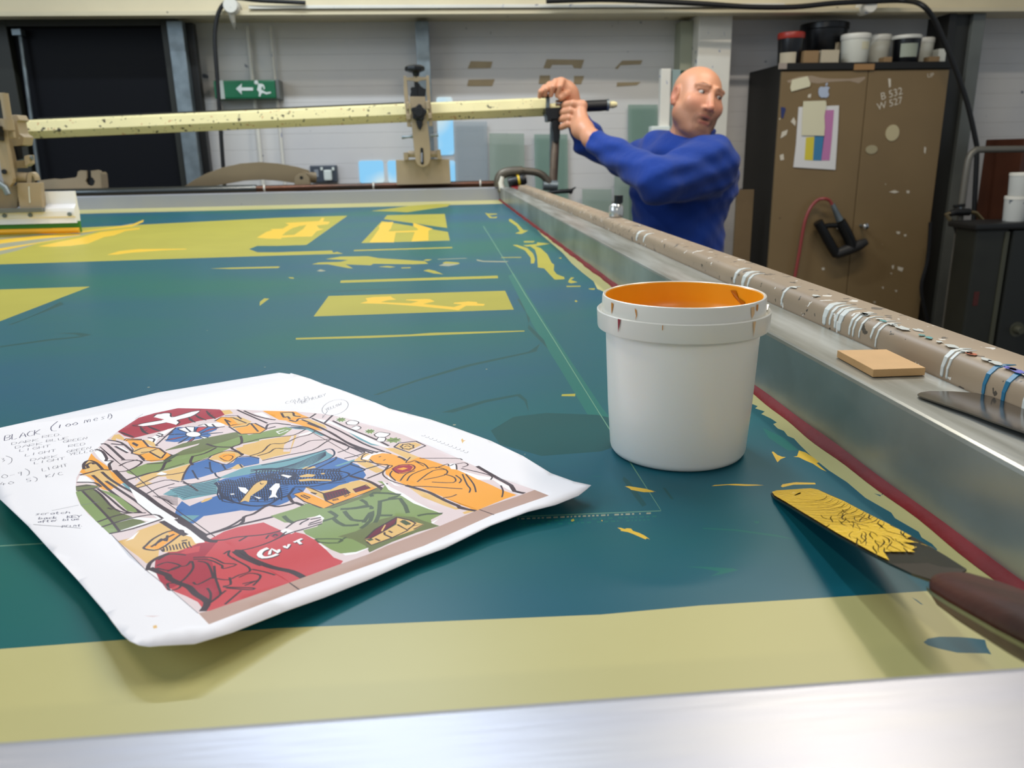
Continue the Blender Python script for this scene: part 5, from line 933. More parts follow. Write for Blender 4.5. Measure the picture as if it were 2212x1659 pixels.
line(PENCIL, [(72, 1133), (110, 1136), (174, 1141)], 0.00045); line(PENCIL, [(112, 1103), (170, 1091)], 0.0004); line(PENCIL, [(240, 1154), (428, 1325)], 0.0003, 1); line(PENCIL, [(292, 905), (309, 894)], 0.0003, 1)
note('COULD', 617, 873, 13, -3.4, 5, PENCIL, 0.00035); note('TOUCH', 634, 874, 12, -3.4, 5, PENCIL, 0.00035, 0.2, 0.9); note('BE RUBY', 652, 872, 10, -3.4, 5, PENCIL, 0.00035)
q = [(724+29*math.cos(a)*0.98, 880-16*math.sin(a)-0.20*29*math.cos(a)) for a in [2*math.pi*k/22 for k in range(23)]]; line(PENCIL, q, 0.0004, 1)
note('YELLOW', 704, 888, 7, -2.8, 5, PENCIL, 0.00035); line(PENCIL, [(708, 887), (702, 896), (696, 903)], 0.0004); line(PENCIL, [(698, 897), (697, 903), (703, 900)], 0.0004, 1)
for k in range(12): line(PENCIL, [(910+k*8.4, 941+k*3.3), (916+k*8.4, 942+k*3.3), (919+k*8.4, 940+k*3.2)], 0.0004)
fill(TAN, [(996, 950), (999, 947), (1001, 951), (1006, 951), (1001, 954), (999, 958)]); fill(TAN, [(330, 1352), (338, 1350), (340, 1356), (332, 1358)]); fill(PINK, [(310, 1330), (345, 1330), (330, 1333)])
grid = []
v = 0.004
n1 = np.array([-e1[1], e1[0]]); n1 = n1 if n1@e2 > 0 else -n1
for i in range(-4, 72):
    for j in range(0, 74):
        q = PB+e1*i*0.0046+n1*j*0.0046+(j % 2)*e1*0.0023
        grid.append((float(q[0]), float(q[1])))
gx = np.array([g[0] for g in grid]); gy = np.array([g[1] for g in grid]); ins = inside(gx, gy, ol)
grid = [g for g, k in zip(grid, ins) if k]
PCOL = dict(PAPER='f1eff5', PINK='e2d0d3', WHITE='f7f6f9', CRIM='a8283f', RED='c9444d', BLUE='3b6cb0', TEAL='6a9eab', GREEN='82985a', OLIVE='6b7446', ORANGE='f5a636', TAN='e4bb76', MAUVE='b9988c', LN='3f2c37', NAVY='1b2549', DGRN='47563c', MAROON='6c1838', PENCIL='75737f', BIRO='3f3b5c')
pm = [mat('print_'+n.lower(), PCOL[n], 0.42, spec=0.35, **({'Subsurface_Weight': 0.0})) for n in NAMES]
pap = painted_sheet(ol, ART, grid, hpap)
t = thing('proof_print', 'white paper proof with a colourful arched mural design and pencilled notes', 'paper print', (pb.x, pb.y, ZM+0.004))
o = link('printed_sheet', pap, pm, t, True)
sm = o.modifiers.new('thickness', 'SOLIDIFY'); sm.thickness = 0.00035; sm.offset = -1
for p in o.data.polygons: p.use_smooth = True
# ------------------------------------------------------------------ the white ink tub
bb_ = P(1464, 1025, 0); rB = 0.0408; tc_ = Vector((PY(1461, 985, bb_.y+rB).x, bb_.y+rB, ZM+0.0004))
hT = PY(1476, 633, tc_.y).z-tc_.z
tubt = thing('ink_tub', 'open white plastic tub of orange ink standing on the teal screen', 'tub', tc_)
m_pl = mat('milky_plastic', 'f6f3ec', 0.28, spec=0.45)
b = m_pl.node_tree.nodes['Principled BSDF']; b.inputs['Subsurface Weight'].default_value = 0.35; b.inputs['Subsurface Radius'].default_value = (0.03, 0.025, 0.02); b.inputs['Subsurface Scale'].default_value = 0.6
m_pl2 = mat('white_band_plastic', 'e6e4dc', 0.25, spec=0.5)
m_ink2 = mat('orange_ink', 'f8b024', 0.28, noise=0.12, nscale=24, ncol='f0a018', stretch=(1, 1, 0.3))
rT = 0.0478; rO = 0.0505; zb1 = hT-0.0195; zb0 = hT-0.0085
def rr_(z): return rB+0.0012+(rT-rB-0.0025)*(z/hT)
link('tub_wall', lathe([(0.0, 0.0), (rB-0.002, 0.0), (rB-0.0006, 0.0008), (rB+0.0004, 0.0024), (rB+0.0008, 0.004), (rr_(0.03), 0.03), (rr_(0.06), 0.06), (rr_(zb1), zb1+0.003)], tc_, seg=96, open_=True), m_pl, tubt, True)
link('rim_band', lathe([(rr_(zb1), zb1+0.004), (rO-0.0012, zb1+0.0015), (rO-0.0003, zb1), (rO, zb1+0.001), (rO+0.0004, zb0-0.0006), (rO-0.0003, zb0), (rT+0.0006, zb0-0.0022), (rT+0.0002, zb0-0.002), (rT, hT-0.0012), (rT-0.0003, hT-0.0003), (rT-0.001, hT), (rT-0.0018, hT-0.0005)], tc_, seg=96, open_=True), m_pl2, tubt, True)
# tear tab on the band
tb = prism([Vector((tc_.x+0.0475, tc_.y-0.012, tc_.z+zb0-0.001)), Vector((tc_.x+0.0507, tc_.y-0.006, tc_.z+zb0+0.0012)), Vector((tc_.x+0.0508, tc_.y-0.001, tc_.z+zb0-0.001))], [Vector((tc_.x+0.0465, tc_.y-0.012, tc_.z+zb0-0.001)), Vector((tc_.x+0.0495, tc_.y-0.006, tc_.z+zb0+0.0012)), Vector((tc_.x+0.0498, tc_.y-0.001, tc_.z+zb0-0.001))])
link('tear_tab', tb, m_pl2, tubt)
new = lathe([(rT-0.0012, hT-0.0001), (rT-0.0022, hT-0.001), (rT-0.0026, hT-0.012), (rT-0.0030, hT-0.0165), (rT-0.0042, hT-0.0178), (rT-0.0046, hT-0.022), (rB+0.002, 0.022), (rB-0.004, 0.018), (0.0, 0.018)], tc_, seg=96, open_=True)
link('ink_lining', new, m_ink2, tubt, True)
def on_wall(rf, a0, pts, m, name, off=0.0005):
    """thin streak lying on the tub's round side: pts = (angle, height)"""
    bm = bmesh.new(); vs = [bm.verts.new((tc_.x+(rf(z)+off)*math.sin(a0+a), tc_.y-(rf(z)+off)*math.cos(a0+a), tc_.z+z)) for a, z in pts]; bm.faces.new(vs); return link(name, bm, m, tubt)
m_or = mat('dried_orange', 'c77f1c', 0.35); m_pale = mat('pale_orange_stain', 'e0b98a', 0.35); m_rd = mat('dried_red', '8e2030', 0.4)
band = lambda z: rO+0.0003; neck = lambda z: rT
on_wall(neck, 0.62, [(-.05, hT-.002), (.02, hT-.002), (.025, hT-.006), (-.02, zb0), (-.04, hT-.006)], m_pale, 'ink_streak')
on_wall(neck, 0.69, [(-.01, hT-.0012), (.03, hT-.0012), (.03, hT-.004), (.01, hT-.0052), (-.01, hT-.004)], m_or, 'ink_streak')
on_wall(band, 0.56, [(-.02, zb0-.001), (.03, zb0-.001), (.015, zb0-.006), (.005, zb1+.001), (-.003, zb0-.006)], m_pale, 'ink_streak')
on_wall(band, -1.05, [(-.01, zb0-.0005), (.035, zb0-.0005), (.015, zb0-.005), (.0, zb0-.0085), (-.005, zb0-.004)], m_rd, 'ink_streak')
on_wall(band, -0.50, [(.0, zb0-.0008), (.008, zb0-.0008), (.008, zb0-.0035), (.0, zb0-.0035)], m_or, 'ink_streak')
on_wall(neck, -0.86, [(-.005, hT-.002), (.02, hT-.003), (.028, hT-.006), (.01, zb0-.0005), (.016, hT-.006)], m_or, 'ink_streak')
on_wall(neck, -1.25, [(-.03, hT-.0015), (.02, hT-.002), (.0, hT-.006), (-.02, zb0)], m_or, 'ink_streak')
a_ = 0.0   # run of thicker ink down the inside at the right
bm = bmesh.new(); q = [(2.05, hT-.003), (2.0, hT-.007), (1.86, hT-.009), (1.80, hT-.016), (1.88, hT-.0155), (1.93, hT-.011), (2.08, hT-.007), (2.14, hT-.0035)]
bm.faces.new([bm.verts.new((tc_.x+(rT-.0032)*math.sin(a), tc_.y-(rT-.0032)*math.cos(a), tc_.z+z)) for a, z in q]); link('ink_run', bm, mat('thick_ink', 'b8700c', 0.3), tubt)

# ------------------------------------------------------------------ palette knife with yellow ink
m_blade = mat('blade_steel', '6a665e', 0.22, 0.9, noise=0.3, nscale=30)
kt = thing('palette_knife', 'palette knife with yellow ink on its blade and a dark wooden handle', 'palette knife', P(1700, 1080, 0.001))
K0 = P(1668, 1068, 0.0008)                    # the tip on the mesh
K1 = P(2030, 1240, 0.031)                     # where blade meets handle
kax = (K1-K0); kL = kax.length; kax.normalize(); kside = Vector((0, 0, 1)).cross(kax).normalized()*-1   # towards +x
if kside.x < 0: kside = -kside
kup = kside.cross(kax); kup = kup if kup.z > 0 else -kup
def kz(x, y, lift=0.0):                       # photo pixel onto the blade plane
    r = ray(x, y); n = np.array(kup); o = CAMP; t = ((np.array(K0)+n*lift)-o)@n/(r@n); p = o+t*r; return Vector(p)
bl = Z4(385, 165, 392, 156, 420, 148, 500, 141, 600, 138, 640, 142, 690, 165, 780, 205, 880, 258, 1040, 338, 1200, 425, 1330, 500, 1450, 577, 1400, 610, 1330, 660, 1262, 640, 1150, 600, 1030, 545, 900, 478, 750, 395, 660, 340, 560, 280, 470, 225, 400, 185)
topf = [kz(x, y) for x, y in bl]; kb = link('blade', prism(topf, [p-kup*0.0009 for p in topf]), m_blade, kt)
m_kink = mat('yellow_ink_wet', 'efc437', 0.22, bump=0.5, bscale=400, stretch=(1, 1, 1))
smear = Z4(392, 163, 425, 152, 600, 143, 640, 150, 700, 178, 780, 212, 880, 265, 1040, 345, 1150, 405, 1120, 420, 1160, 432, 1215, 450, 1285, 475, 1180, 440, 1100, 440, 1180, 465, 1150, 480, 1170, 492, 1080, 490, 1000, 490, 1030, 538, 960, 505, 900, 472, 750, 390, 660, 335, 560, 275, 470, 220, 405, 182)
o1, o2 = np.array(kax), np.array(kside)
def kf(p): d = np.array(p)-np.array(K0); return (float(d@o1), float(d@o2))
sm_poly = [kf(kz(x, y)) for x, y in smear]
holes = []
sp = np.array(sm_poly); mnx, mxx, mny, mxy = sp[:, 0].min(), sp[:, 0].max(), sp[:, 1].min(), sp[:, 1].max(); wy = mxy-mny
for k in range(26):   # arcs where the steel shows through, following the wiping stroke
    t0 = k/26; pts = []
    for j in range(12):
        u = j/11; pts.append((mnx+0.016+0.052*t0+0.014*math.sin(u*2.4+0.3)+random.uniform(-.0002, .0002), mny+wy*(0.93-(0.86-0.35*(k % 3 == 0))*u)))
    holes.append(ribbon(pts, random.uniform(0.00018, 0.00055), True))
holes.append(ribbon([(mnx+0.010, mny+wy*0.66), (mnx+0.0125, mny+wy*0.6), (mnx+0.0155, mny+wy*0.5)], 0.0016, True))
for k in range(60):
    xk = random.uniform(mnx+0.05, mxx-0.012); yk = random.uniform(mny+wy*0.12, mxy-wy*0.1)
    pts = [(xk+j*0.0022, yk+0.0010*math.sin(j*0.8+k)-j*0.0007*(k % 3)) for j in range(6)]
    holes.append(ribbon(pts, random.uniform(0.00025, 0.0007), True))
for (a, b_, c, d_) in ((472, 170, 492, 222), (1180, 430, 1250, 470)):
    pass
V = [Vector(p) for p in sm_poly]; n = len(V); Ed = [(i, (i+1) % n) for i in range(n)]
for h in holes:
    s = len(V); V += [Vector(p) for p in h]; m_ = len(h); Ed += [(s+i, s+(i+1) % m_) for i in range(m_)]
r = delaunay_2d_cdt(V, Ed, [], 0, 1e-7); vs = np.array([tuple(v) for v in r[0]]); tri = np.array([f for f in r[2] if len(f) == 3]); c = vs[tri].mean(1)
keep = inside(c[:, 0], c[:, 1], sm_poly)
for h in holes: keep &= ~inside(c[:, 0], c[:, 1], h)
bm = bmesh.new(); vv = [bm.verts.new(Vector(K0)+kax*float(v[0])+kside*float(v[1])+kup*0.0006) for v in vs]
for t_ in tri[keep]:
    try: bm.faces.new([vv[i] for i in t_])
    except ValueError: pass
for v in [v for v in bm.verts if not v.link_faces]: bm.verts.remove(v)
bm.normal_update()
for f in bm.faces:
    if f.normal.dot(kup) < 0: f.normal_flip()
link('ink_smear', bm, m_kink, kb)
m_wood = mat('dark_red_wood', '5a2a1d', 0.4, noise=0.45, nscale=14, ncol='32140d', stretch=(6, 1, 1), bump=0.15, bscale=80)
splat(m_wood, ['c89a3c'], 60, 0.72, 3.0)
HL = 0.125; rows = []
prof = [(-0.004, 0.0030, 0.0030), (0.0, 0.0075, 0.0052), (0.006, 0.0092, 0.0066), (0.02, 0.0104, 0.0076), (0.05, 0.0115, 0.0086), (0.085, 0.0112, 0.0084), (0.11, 0.0098, 0.0075), (0.122, 0.0075, 0.0055), (0.125, 0.003, 0.0025)]
bm = bmesh.new(); hax = Vector((0.20, -0.975, 0.12)).normalized()
p2 = P(2212, 1340, 0.046); K1b = kz(2050, 1262); hax = (p2-K1b).normalized()
hs = kside; hu = hs.cross(hax); hu = hu if hu.z > 0 else -hu; hs = hax.cross(hu); hs = hs if hs.x > 0 else -hs
for d_, w, h_ in prof:
    c = K1b+hax*d_-hu*0.001; ring = []
    for k in range(20):
        a = 2*math.pi*k/20; ca, sa = math.cos(a), math.sin(a)
        ring.append(bm.verts.new(c+hs*w*0.93*math.copysign(abs(ca)**0.75, ca)+hu*h_*math.copysign(abs(sa)**0.75, sa)))
    rows.append(ring)
for A, B in zip(rows, rows[1:]):
    for k in range(20): bm.faces.new((A[k], A[(k+1) % 20], B[(k+1) % 20], B[k]))
bm.faces.new(rows[0]); bm.faces.new(rows[-1]); bmesh.ops.recalc_face_normals(bm, faces=bm.faces[:])
kh = link('handle', bm, m_wood, kt, True)
tg = bmesh.new()
for s in (-1,):
    a = [K1b+hax*d_+hs*(w*0.985)*s-hu*0.001 for d_, w, h_ in prof[1:-1]]
    for i in range(len(a)-1):
        q = [a[i]+hu*0.0007, a[i+1]+hu*0.0007, a[i+1]-hu*0.0007, a[i]-hu*0.0007]; q = [v+hs*s*0.0004 for v in q]; tg.faces.new([tg.verts.new(v) for v in q])
link('tang_edge', tg, mat('tang_steel', '7a7a5a', 0.35, 0.6), kh)
tgb = prism([kz(x, y, 0.0004) for x, y in Z4(1240, 545, 1310, 565, 1450, 577, 1340, 655, 1270, 638, 1150, 600, 1040, 548)], [kz(x, y, 0.0) for x, y in Z4(1240, 545, 1310, 565, 1450, 577, 1340, 655, 1270, 638, 1150, 600, 1040, 548)])
link('bolster', tgb, mat('bolster_steel', '575049', 0.3, 0.7), kb)
# ------------------------------------------------------------------ MDF block on the rail
mb = [P(x, y, 0.0548) for x, y in ((1807, 757), (1913, 755), (1998, 795), (1885, 799))]
m_mdf = mat('mdf', 'd2a873', 0.6, noise=0.06, nscale=60, bump=0.1, bscale=900)
pts = [Vector((p.x+0.0005, p.y, ZM+0.0550)) for p in mb]
for p in pts: p.x = min(p.x, bx0-0.0008)
tag(link('mdf_block', prism(pts, [Vector((p.x, p.y, ZM+RT+0.0003)) for p in pts], 0.0004), m_mdf), 'small square block of bare MDF on the right rail of the screen', 'block')
# ------------------------------------------------------------------ steel spatula blade lying across the rail at the right edge
m_sp = mat('spatula_steel', '8d8780', 0.14, 0.95, noise=0.2, nscale=20)
zs = 0.054
o_ = [P(x, y, zs) for x, y in ((1983, 842), (1990, 838), (2010, 835), (2060, 836), (2110, 840), (2160, 848), (2212, 858), (2290, 885), (2330, 900), (2330, 985), (2290, 968), (2212, 931), (2150, 908), (2090, 884), (2040, 866), (2005, 853), (1988, 847))]
for i, p in enumerate(o_):
    p.x = min(p.x, bx0-0.0006); p.z = ZM+RT+0.0012+max(0, (0.405-p.y))*0.03
st = thing('steel_spatula', 'bare shiny steel spatula blade lying on the right rail at the edge of the photo', 'spatula', o_[0])
link('blade', prism(o_, [Vector((p.x, p.y, p.z-0.0008)) for p in o_]), m_sp, st)
q0 = (o_[8]+o_[9])/2
link('handle', tube([q0+Vector((0.002, 0.004, 0.004)), q0+Vector((0.004, -0.01, 0.006)), q0+Vector((0.008, -0.05, 0.0075)), q0+Vector((0.01, -0.09, 0.0075))], [0.005, 0.008, 0.009, 0.007], 14), m_wood, st, True)
# ------------------------------------------------------------------ machine parts along the far end of the screen
m_beige = mat('machine_beige', 'a8967a', 0.42, noise=0.08, nscale=8)
splat(m_beige, ['d8d2c4', '5a4c3a'], 30, 0.74, 2.0)
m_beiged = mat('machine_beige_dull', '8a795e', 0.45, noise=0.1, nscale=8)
m_bkp = mat('knob_black', '14161a', 0.35)
m_rod = mat('dark_rod', '4e4640', 0.3, 0.75, noise=0.5, nscale=4, ncol='6e4a3a', stretch=(1, 8, 8))
m_rod2 = mat('bright_rod', '6b6f70', 0.22, 0.85)
yr = 3.42
a = PY(165, 411, yr); c = PY(1082, 398, yr); zr = ZM+RT+0.012
t = thing('guide_rod', 'long round steel rod lying along the far rail of the screen', 'rod', ((a.x+c.x)/2, yr, zr))
link('rod', tube([(-2.0, yr, zr), (-0.75, yr, zr)], 0.0155, 16), m_rod2, t, True)
link('rusty_rod', tube([(-0.75, yr, zr), (c.x, yr, zr)], 0.0125, 14), m_rod, t, True)
for x in (-0.72, -0.28, 0.16): link('collar', tube([(x, yr, zr), (x+0.006, yr, zr)], 0.0165, 14), m_white, t, True)
pt_ = bpy.data.objects['press_table']
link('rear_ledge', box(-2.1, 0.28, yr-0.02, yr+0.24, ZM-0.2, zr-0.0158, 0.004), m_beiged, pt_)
YG = 3.50
# bowed guard
gd = ppx([(399, 402), (420, 388), (445, 375), (480, 362), (520, 353), (560, 350), (600, 353), (640, 360), (668, 368), (668, 392), (640, 396), (605, 391), (570, 388), (530, 390), (490, 397), (460, 402)], YG, 0.006, 0.001)
t = thing('curved_guard', 'bowed beige sheet metal guard behind the guide rod', 'guard', PY(540, 402, YG))
link('guard', gd, m_beiged, t)
link('hinge_block', ppx([(634, 412), (637, 382), (646, 374), (660, 374), (668, 384), (671, 412)], YG-0.04, 0.04, 0.002), m_beige, t)
link('hinge_barrel', tube([PY(650, 382, YG), PY(682, 384, YG+0.02)], 0.022, 14), m_beiged, t, True)
link('bolt_hole', lathe([(0.0, 0.0), (0.007, 0.0), (0.007, 0.002), (0.0, 0.002)], PY(651, 384, YG-0.0415), (0, 1, 0), 16), m_bkp, t)
# slotted bracket plate at the left
bpz = zz(5.53, 0, 180, [470, 1160, 640, 1140, 720, 1145, 900, 1125, 920, 1110, 930, 1055, 960, 1040, 1030, 1045, 1035, 1130, 1020, 1170, 1040, 1215, 1080, 1230, 1120, 1215, 1135, 1170, 1110, 1130, 1090, 1120, 1085, 1045, 1160, 1035, 1195, 1045, 1225, 1085, 1240, 1250, 1300, 1275, 470, 1290])
t = thing('slotted_bracket', 'beige bracket plate with a keyhole slot left of the dark door gap', 'bracket', PY(160, 412, YG))
bpz = bpz[:-3]+zz(5.53, 0, 180, [1230, 1275, 470, 1290])
link('plate', ppx(bpz, YG+0.05, 0.012), m_beige, t)
link('plate_end', ppx(zz(5.53, 0, 180, [1205, 1060, 1225, 1085, 1240, 1250, 1215, 1255]), YG+0.048, 0.05), m_beiged, t)
link('plate_back', ppx(zz(5.53, 0, 180, [1000, 1040, 1150, 1040, 1150, 1240, 1000, 1240]), YG+0.066, 0.004), m_bkp, t)
# cream squeegee beam
yB = 3.36
def beam_pt(x, y): return PY(x, y, yB)
L_t, L_m, L_b = PY(42, 264, yB+0.010), beam_pt(36, 285), PY(50, 300, yB+0.03)
R_t, R_m, R_b = PY(1186, 214, yB+0.010), beam_pt(1186, 233), PY(1186, 250, yB+0.03)
bt_ = thing('squeegee_beam', 'chipped cream-painted steel beam crossing in front of the wall', 'beam', (L_m+R_m)/2)
def sect(t_, m_, b_): return [t_, m_, b_, b_+Vector((0, 0.03, 0)), t_+Vector((0, 0.05, 0.006)), t_+Vector((0, 0.02, 0.008))]
m_cb = mat('beam_cream', 'e8dba4', 0.42, noise=0.06, nscale=12); splat(m_cb, ['4a4230', 'c9a070', '3c3420'], 34, 0.66, 7.0)
link('beam', prism(sect(L_t, L_m, L_b), sect(R_t, R_m, R_b), 0.001), m_cb, bt_)
link('top_strip', prism([L_t+Vector((0.05, 0.04, 0.004)), L_t+Vector((0.05, 0.07, 0.004)), L_t+Vector((0.05, 0.07, 0.016)), L_t+Vector((0.05, 0.04, 0.016))], [beam_pt(872, 226)+Vector((0, .04, 0.0)), beam_pt(872, 226)+Vector((0, .07, 0.0)), beam_pt(872, 226)+Vector((0, .07, 0.012)), beam_pt(872, 226)+Vector((0, .04, 0.012))]), m_dframe, bt_)
e0 = R_m+Vector((0, 0.03, 0))
link('round_shaft', tube([e0, beam_pt(1262, 228)+Vector((0, 0.03, 0))], 0.018, 16), m_cb, bt_, True)
link('black_sleeve', tube([beam_pt(1258, 229)+Vector((0, .03, 0)), beam_pt(1300, 227)+Vector((0, .03, 0)), beam_pt(1314, 226)+Vector((0, .03, 0))], [0.022, 0.0225, 0.0215], 20), m_blackrub, bt_, True)
link('collar', tube([beam_pt(1313, 226)+Vector((0, .03, 0)), beam_pt(1318, 226)+Vector((0, .03, 0))], 0.0235, 18), m_galv, bt_, True)
link('end_knob', tube([beam_pt(1318, 226)+Vector((0, .03, 0)), beam_pt(1329, 225)+Vector((0, .03, 0)), beam_pt(1336, 225)+Vector((0, .03, 0))], [0.013, 0.014, 0.009], 16), m_cb, bt_, True)
# clamp carriage in the middle
Bz = lambda *f: zz(5.53, 800, 120, f)
yk = 3.30
t = thing('beam_clamp', 'beige clamp carriage with black star knobs holding the cream beam', 'clamp', PY(915, 398, yk))
link('base_block', ppx(Bz(303, 1245, 400, 1250, 530, 1240, 720, 1235, 945, 1240, 962, 1530, 315, 1545), yk+0.06, 0.08, 0.002), m_beige, t)
for f in ((395, 1160, 450, 1155, 455, 1245, 400, 1248), (792, 1125, 835, 1120, 855, 1240, 800, 1240)): link('lug', ppx(Bz(*f), yk+0.03, 0.06, 0.001), m_beige, t)
link('pivot_pin', tube([PY(882, 333, yk+0.05), PY(945, 333, yk+0.05)], 0.013, 14), m_beige, t, True)
link('arm', ppx(Bz(465, 490, 655, 490, 672, 700, 690, 860, 715, 1100, 718, 1240, 700, 1290, 670, 1320, 620, 1332, 570, 1310, 540, 1260, 520, 1100, 500, 900, 480, 700), yk, 0.03, 0.002), m_beige, t)
link('arm_slot', ppx(Bz(598, 1110, 612, 1098, 632, 1110, 640, 1290, 628, 1305, 600, 1290), yk-0.0015, 0.003), m_bkp, t)
link('slot_screw', tube([PY(911, 330, yk-0.003), PY(911, 350, yk-0.004)], 0.004, 8), m_chr, t, True)
for f in ((395, 240, 432, 245, 445, 420, 462, 560, 470, 700, 492, 855, 440, 850, 420, 640, 400, 450), (668, 235, 700, 240, 712, 420, 722, 560, 735, 700, 745, 840, 700, 845, 690, 650, 670, 450)): link('side_strap', ppx(Bz(*f), yk+0.005, 0.02, 0.001), m_beige, t)
link('strap_bridge', ppx(Bz(432, 262, 500, 258, 530, 248, 570, 248, 600, 256, 668, 258, 668, 290, 600, 296, 570, 312, 530, 312, 500, 298, 435, 295), yk+0.005, 0.02, 0.001), m_beige, t)
for f in ((430, 560, 465, 555, 470, 640, 435, 645), (660, 545, 705, 540, 712, 640, 668, 645), (425, 700, 480, 700, 485, 765, 435, 770), (680, 690, 735, 690, 738, 750, 690, 760)): link('cheek_nut', ppx(Bz(*f), yk-0.008, 0.02, 0.003), m_beige, t)
kc = PY(896, 150, yk+0.015)
link('star_knob', lathe([(0.006, 0.0), (0.020, 0.0), (0.036, 0.006), (0.039, 0.012), (0.037, 0.022), (0.026, 0.028), (0.0, 0.029)], kc-Vector((0, 0, 0.012)), (0, 0, 1), 8), m_bkp, t, True)
link('knob_stem', tube([PY(898, 152, yk+0.015), PY(899, 165, yk+0.015), PY(899, 178, yk+0.015), PY(900, 205, yk+0.015)], [0.017, 0.011, 0.008, 0.006], 12), m_bkp, t, True)
link('black_wedge', ppx(Bz(470, 490, 485, 430, 478, 390, 500, 372, 530, 375, 548, 330, 585, 330, 600, 362, 640, 390, 665, 400, 655, 490), yk+0.012, 0.02, 0.002), m_bkp, t)
pts = []
cz_ = PY(903, 243, yk-0.02)
for k in range(20):
    a_ = 2*math.pi*k/20; r_ = 0.032 if k % 4 in (0, 1) else 0.025; pts.append(Vector((cz_.x+0.003+r_*math.cos(a_), cz_.y, cz_.z+r_*math.sin(a_))))
link('star_knob', prism(pts, [Vector((p.x, p.y+0.02, p.z)) for p in pts], 0.003), m_bkp, t)
link('knob_boss', lathe([(0.0, 0.012), (0.016, 0.012), (0.018, 0.008), (0.018, 0.0)][::-1], (cz_.x+0.003, cz_.y, cz_.z), (0, -1, 0), 20), m_bkp, t, True)
link('tongue', ppx(Bz(540, 760, 630, 760, 622, 840, 600, 890, 570, 870, 552, 820), yk-0.012, 0.014, 0.002), m_bkp, t)
for pts in (((893, 294), (882, 296), (868, 297)), ((930, 293), (940, 292), (947, 292))):
    link('wing_screw', tube([PY(x, y, yk+0.02) for x, y in pts], [0.009, 0.004, 0.007], 10), m_galv, t, True)
# upright, hoop clamp, screwdriver and lever at the corner
Hz = lambda *f: zz(5.184, 1040, 150, f)
yh = 3.33
t = thing('corner_upright', 'battered steel upright with a black sleeve that the man grips', 'upright', PY(1195, 404, yh))
link('post', tube([PY(x, y, yh) for x, y in Hz(800, 1290, 812, 1100, 825, 900, 838, 780)], [0.018, 0.017, 0.016, 0.013], 14), mat('worn_post', '8a7868', 0.4, 0.4, noise=0.3, nscale=30), t, True)
link('flat_plate', ppx(Hz(770, 600, 800, 600, 800, 900, 800, 1240, 762, 1240, 765, 900), yh+0.02, 0.006), m_galv, t)
link('black_sleeve', ppx(Hz(790, 560, 885, 540, 885, 640, 880, 770, 862, 830, 812, 820, 800, 700, 785, 640), yh-0.024, 0.045, 0.004), m_bkp, t)
link('clamp_head', ppx(Hz(715, 430, 900, 425, 930, 430, 925, 510, 885, 560, 790, 560, 780, 585, 740, 580, 735, 520, 718, 500), yh-0.03, 0.09, 0.003), m_bkp, t)
for f in ((725, 300, 765, 305, 768, 430, 722, 430), (870, 270, 910, 275, 922, 420, 882, 425)): link('clamp_cheek', ppx(Hz(*f), yh-0.032, 0.012, 0.002), m_galv, t)
link('cheek_bolt', tube([PY(x, y, yh-0.036) for x, y in Hz(830, 375, 880, 375)], 0.011, 12), m_chr, t, True)
link('knurled_foot', tube([PY(x, y, yh-0.01) for x, y in Hz(690, 1295, 850, 1300)], 0.021, 16), m_galv, t, True)
link('foot_stem', tube([PY(x, y, yh) for x, y in Hz(790, 1260, 800, 1370)], 0.014, 12), m_galv, t, True)
kn = lathe([(0.0, 0.0), (0.014, 0.0), (0.017, 0.006), (0.014, 0.014), (0.0, 0.014)], PY(1178, 206, yh-0.03)-Vector((0, 0, 0.01)), (0, 0, 1), 14)
link('thumb_screw', kn, m_bkp, t, True); link('thumb_screw', lathe([(0.0, 0.0), (0.013, 0.0), (0.016, 0.006), (0.013, 0.014), (0.0, 0.014)], PY(1210, 204, yh-0.03)-Vector((0, 0, 0.01)), (0, 0, 1), 14), m_bkp, t, True)
m_iron = mat('cast_iron', '6c655a', 0.45, 0.5, noise=0.3, nscale=20)
hp = catmull([PY(x, y, yh-0.015) for x, y in Hz(200, 1310, 195, 1240, 225, 1180, 300, 1150, 400, 1140, 520, 1140, 620, 1155, 690, 1190, 740, 1250, 770, 1300)], 5)
t = thing('hoop_clamp', 'curved cast iron hoop clamp at the far right corner of the screen', 'clamp', PY(1085, 410, yh))
link('hoop', tube(hp, [0.020]*(len(hp)//2)+[0.015]*(len(hp)-len(hp)//2), 14), m_iron, t, True)
link('pad', tube([PY(x, y, yh-0.03) for x, y in Hz(232, 1200, 215, 1270, 235, 1350)], [0.009, 0.011, 0.013], 10), m_white, t, True)
link('jaw', ppx(Hz(190, 1320, 270, 1390, 275, 1420, 230, 1410, 180, 1360), yh-0.035, 0.03, 0.003), m_iron, t)
t = thing('screwdriver', 'black, yellow and red handled screwdriver stuck in the hoop clamp', 'screwdriver', PY(1110, 395, yh-0.04))
link('handle', tube([PY(x, y, yh-0.045) for x, y in Hz(300, 1270, 360, 1255, 430, 1240)], [0.018, 0.020, 0.019], 14), m_bkp, t, True)
link('yellow_ring', tube([PY(x, y, yh-0.045) for x, y in Hz(404, 1246, 428, 1241)], 0.0215, 16), mat('ring_yellow', 'd0b020', 0.4), t, True)
link('butt', tube([PY(x, y, yh-0.045) for x, y in Hz(428, 1240, 470, 1232, 500, 1226)], [0.020, 0.022, 0.018], 14), m_bkp, t, True)
link('red_cap', tube([PY(x, y, yh-0.05) for x, y in Hz(330, 1330, 380, 1340, 430, 1325)], [0.009, 0.012, 0.009], 10), mat('cap_red', 'a5282c', 0.4), t, True)
t = thing('clamp_lever', 'black clamp lever with a forked end beside the corner upright', 'lever', PY(1215, 412, yh-0.03))
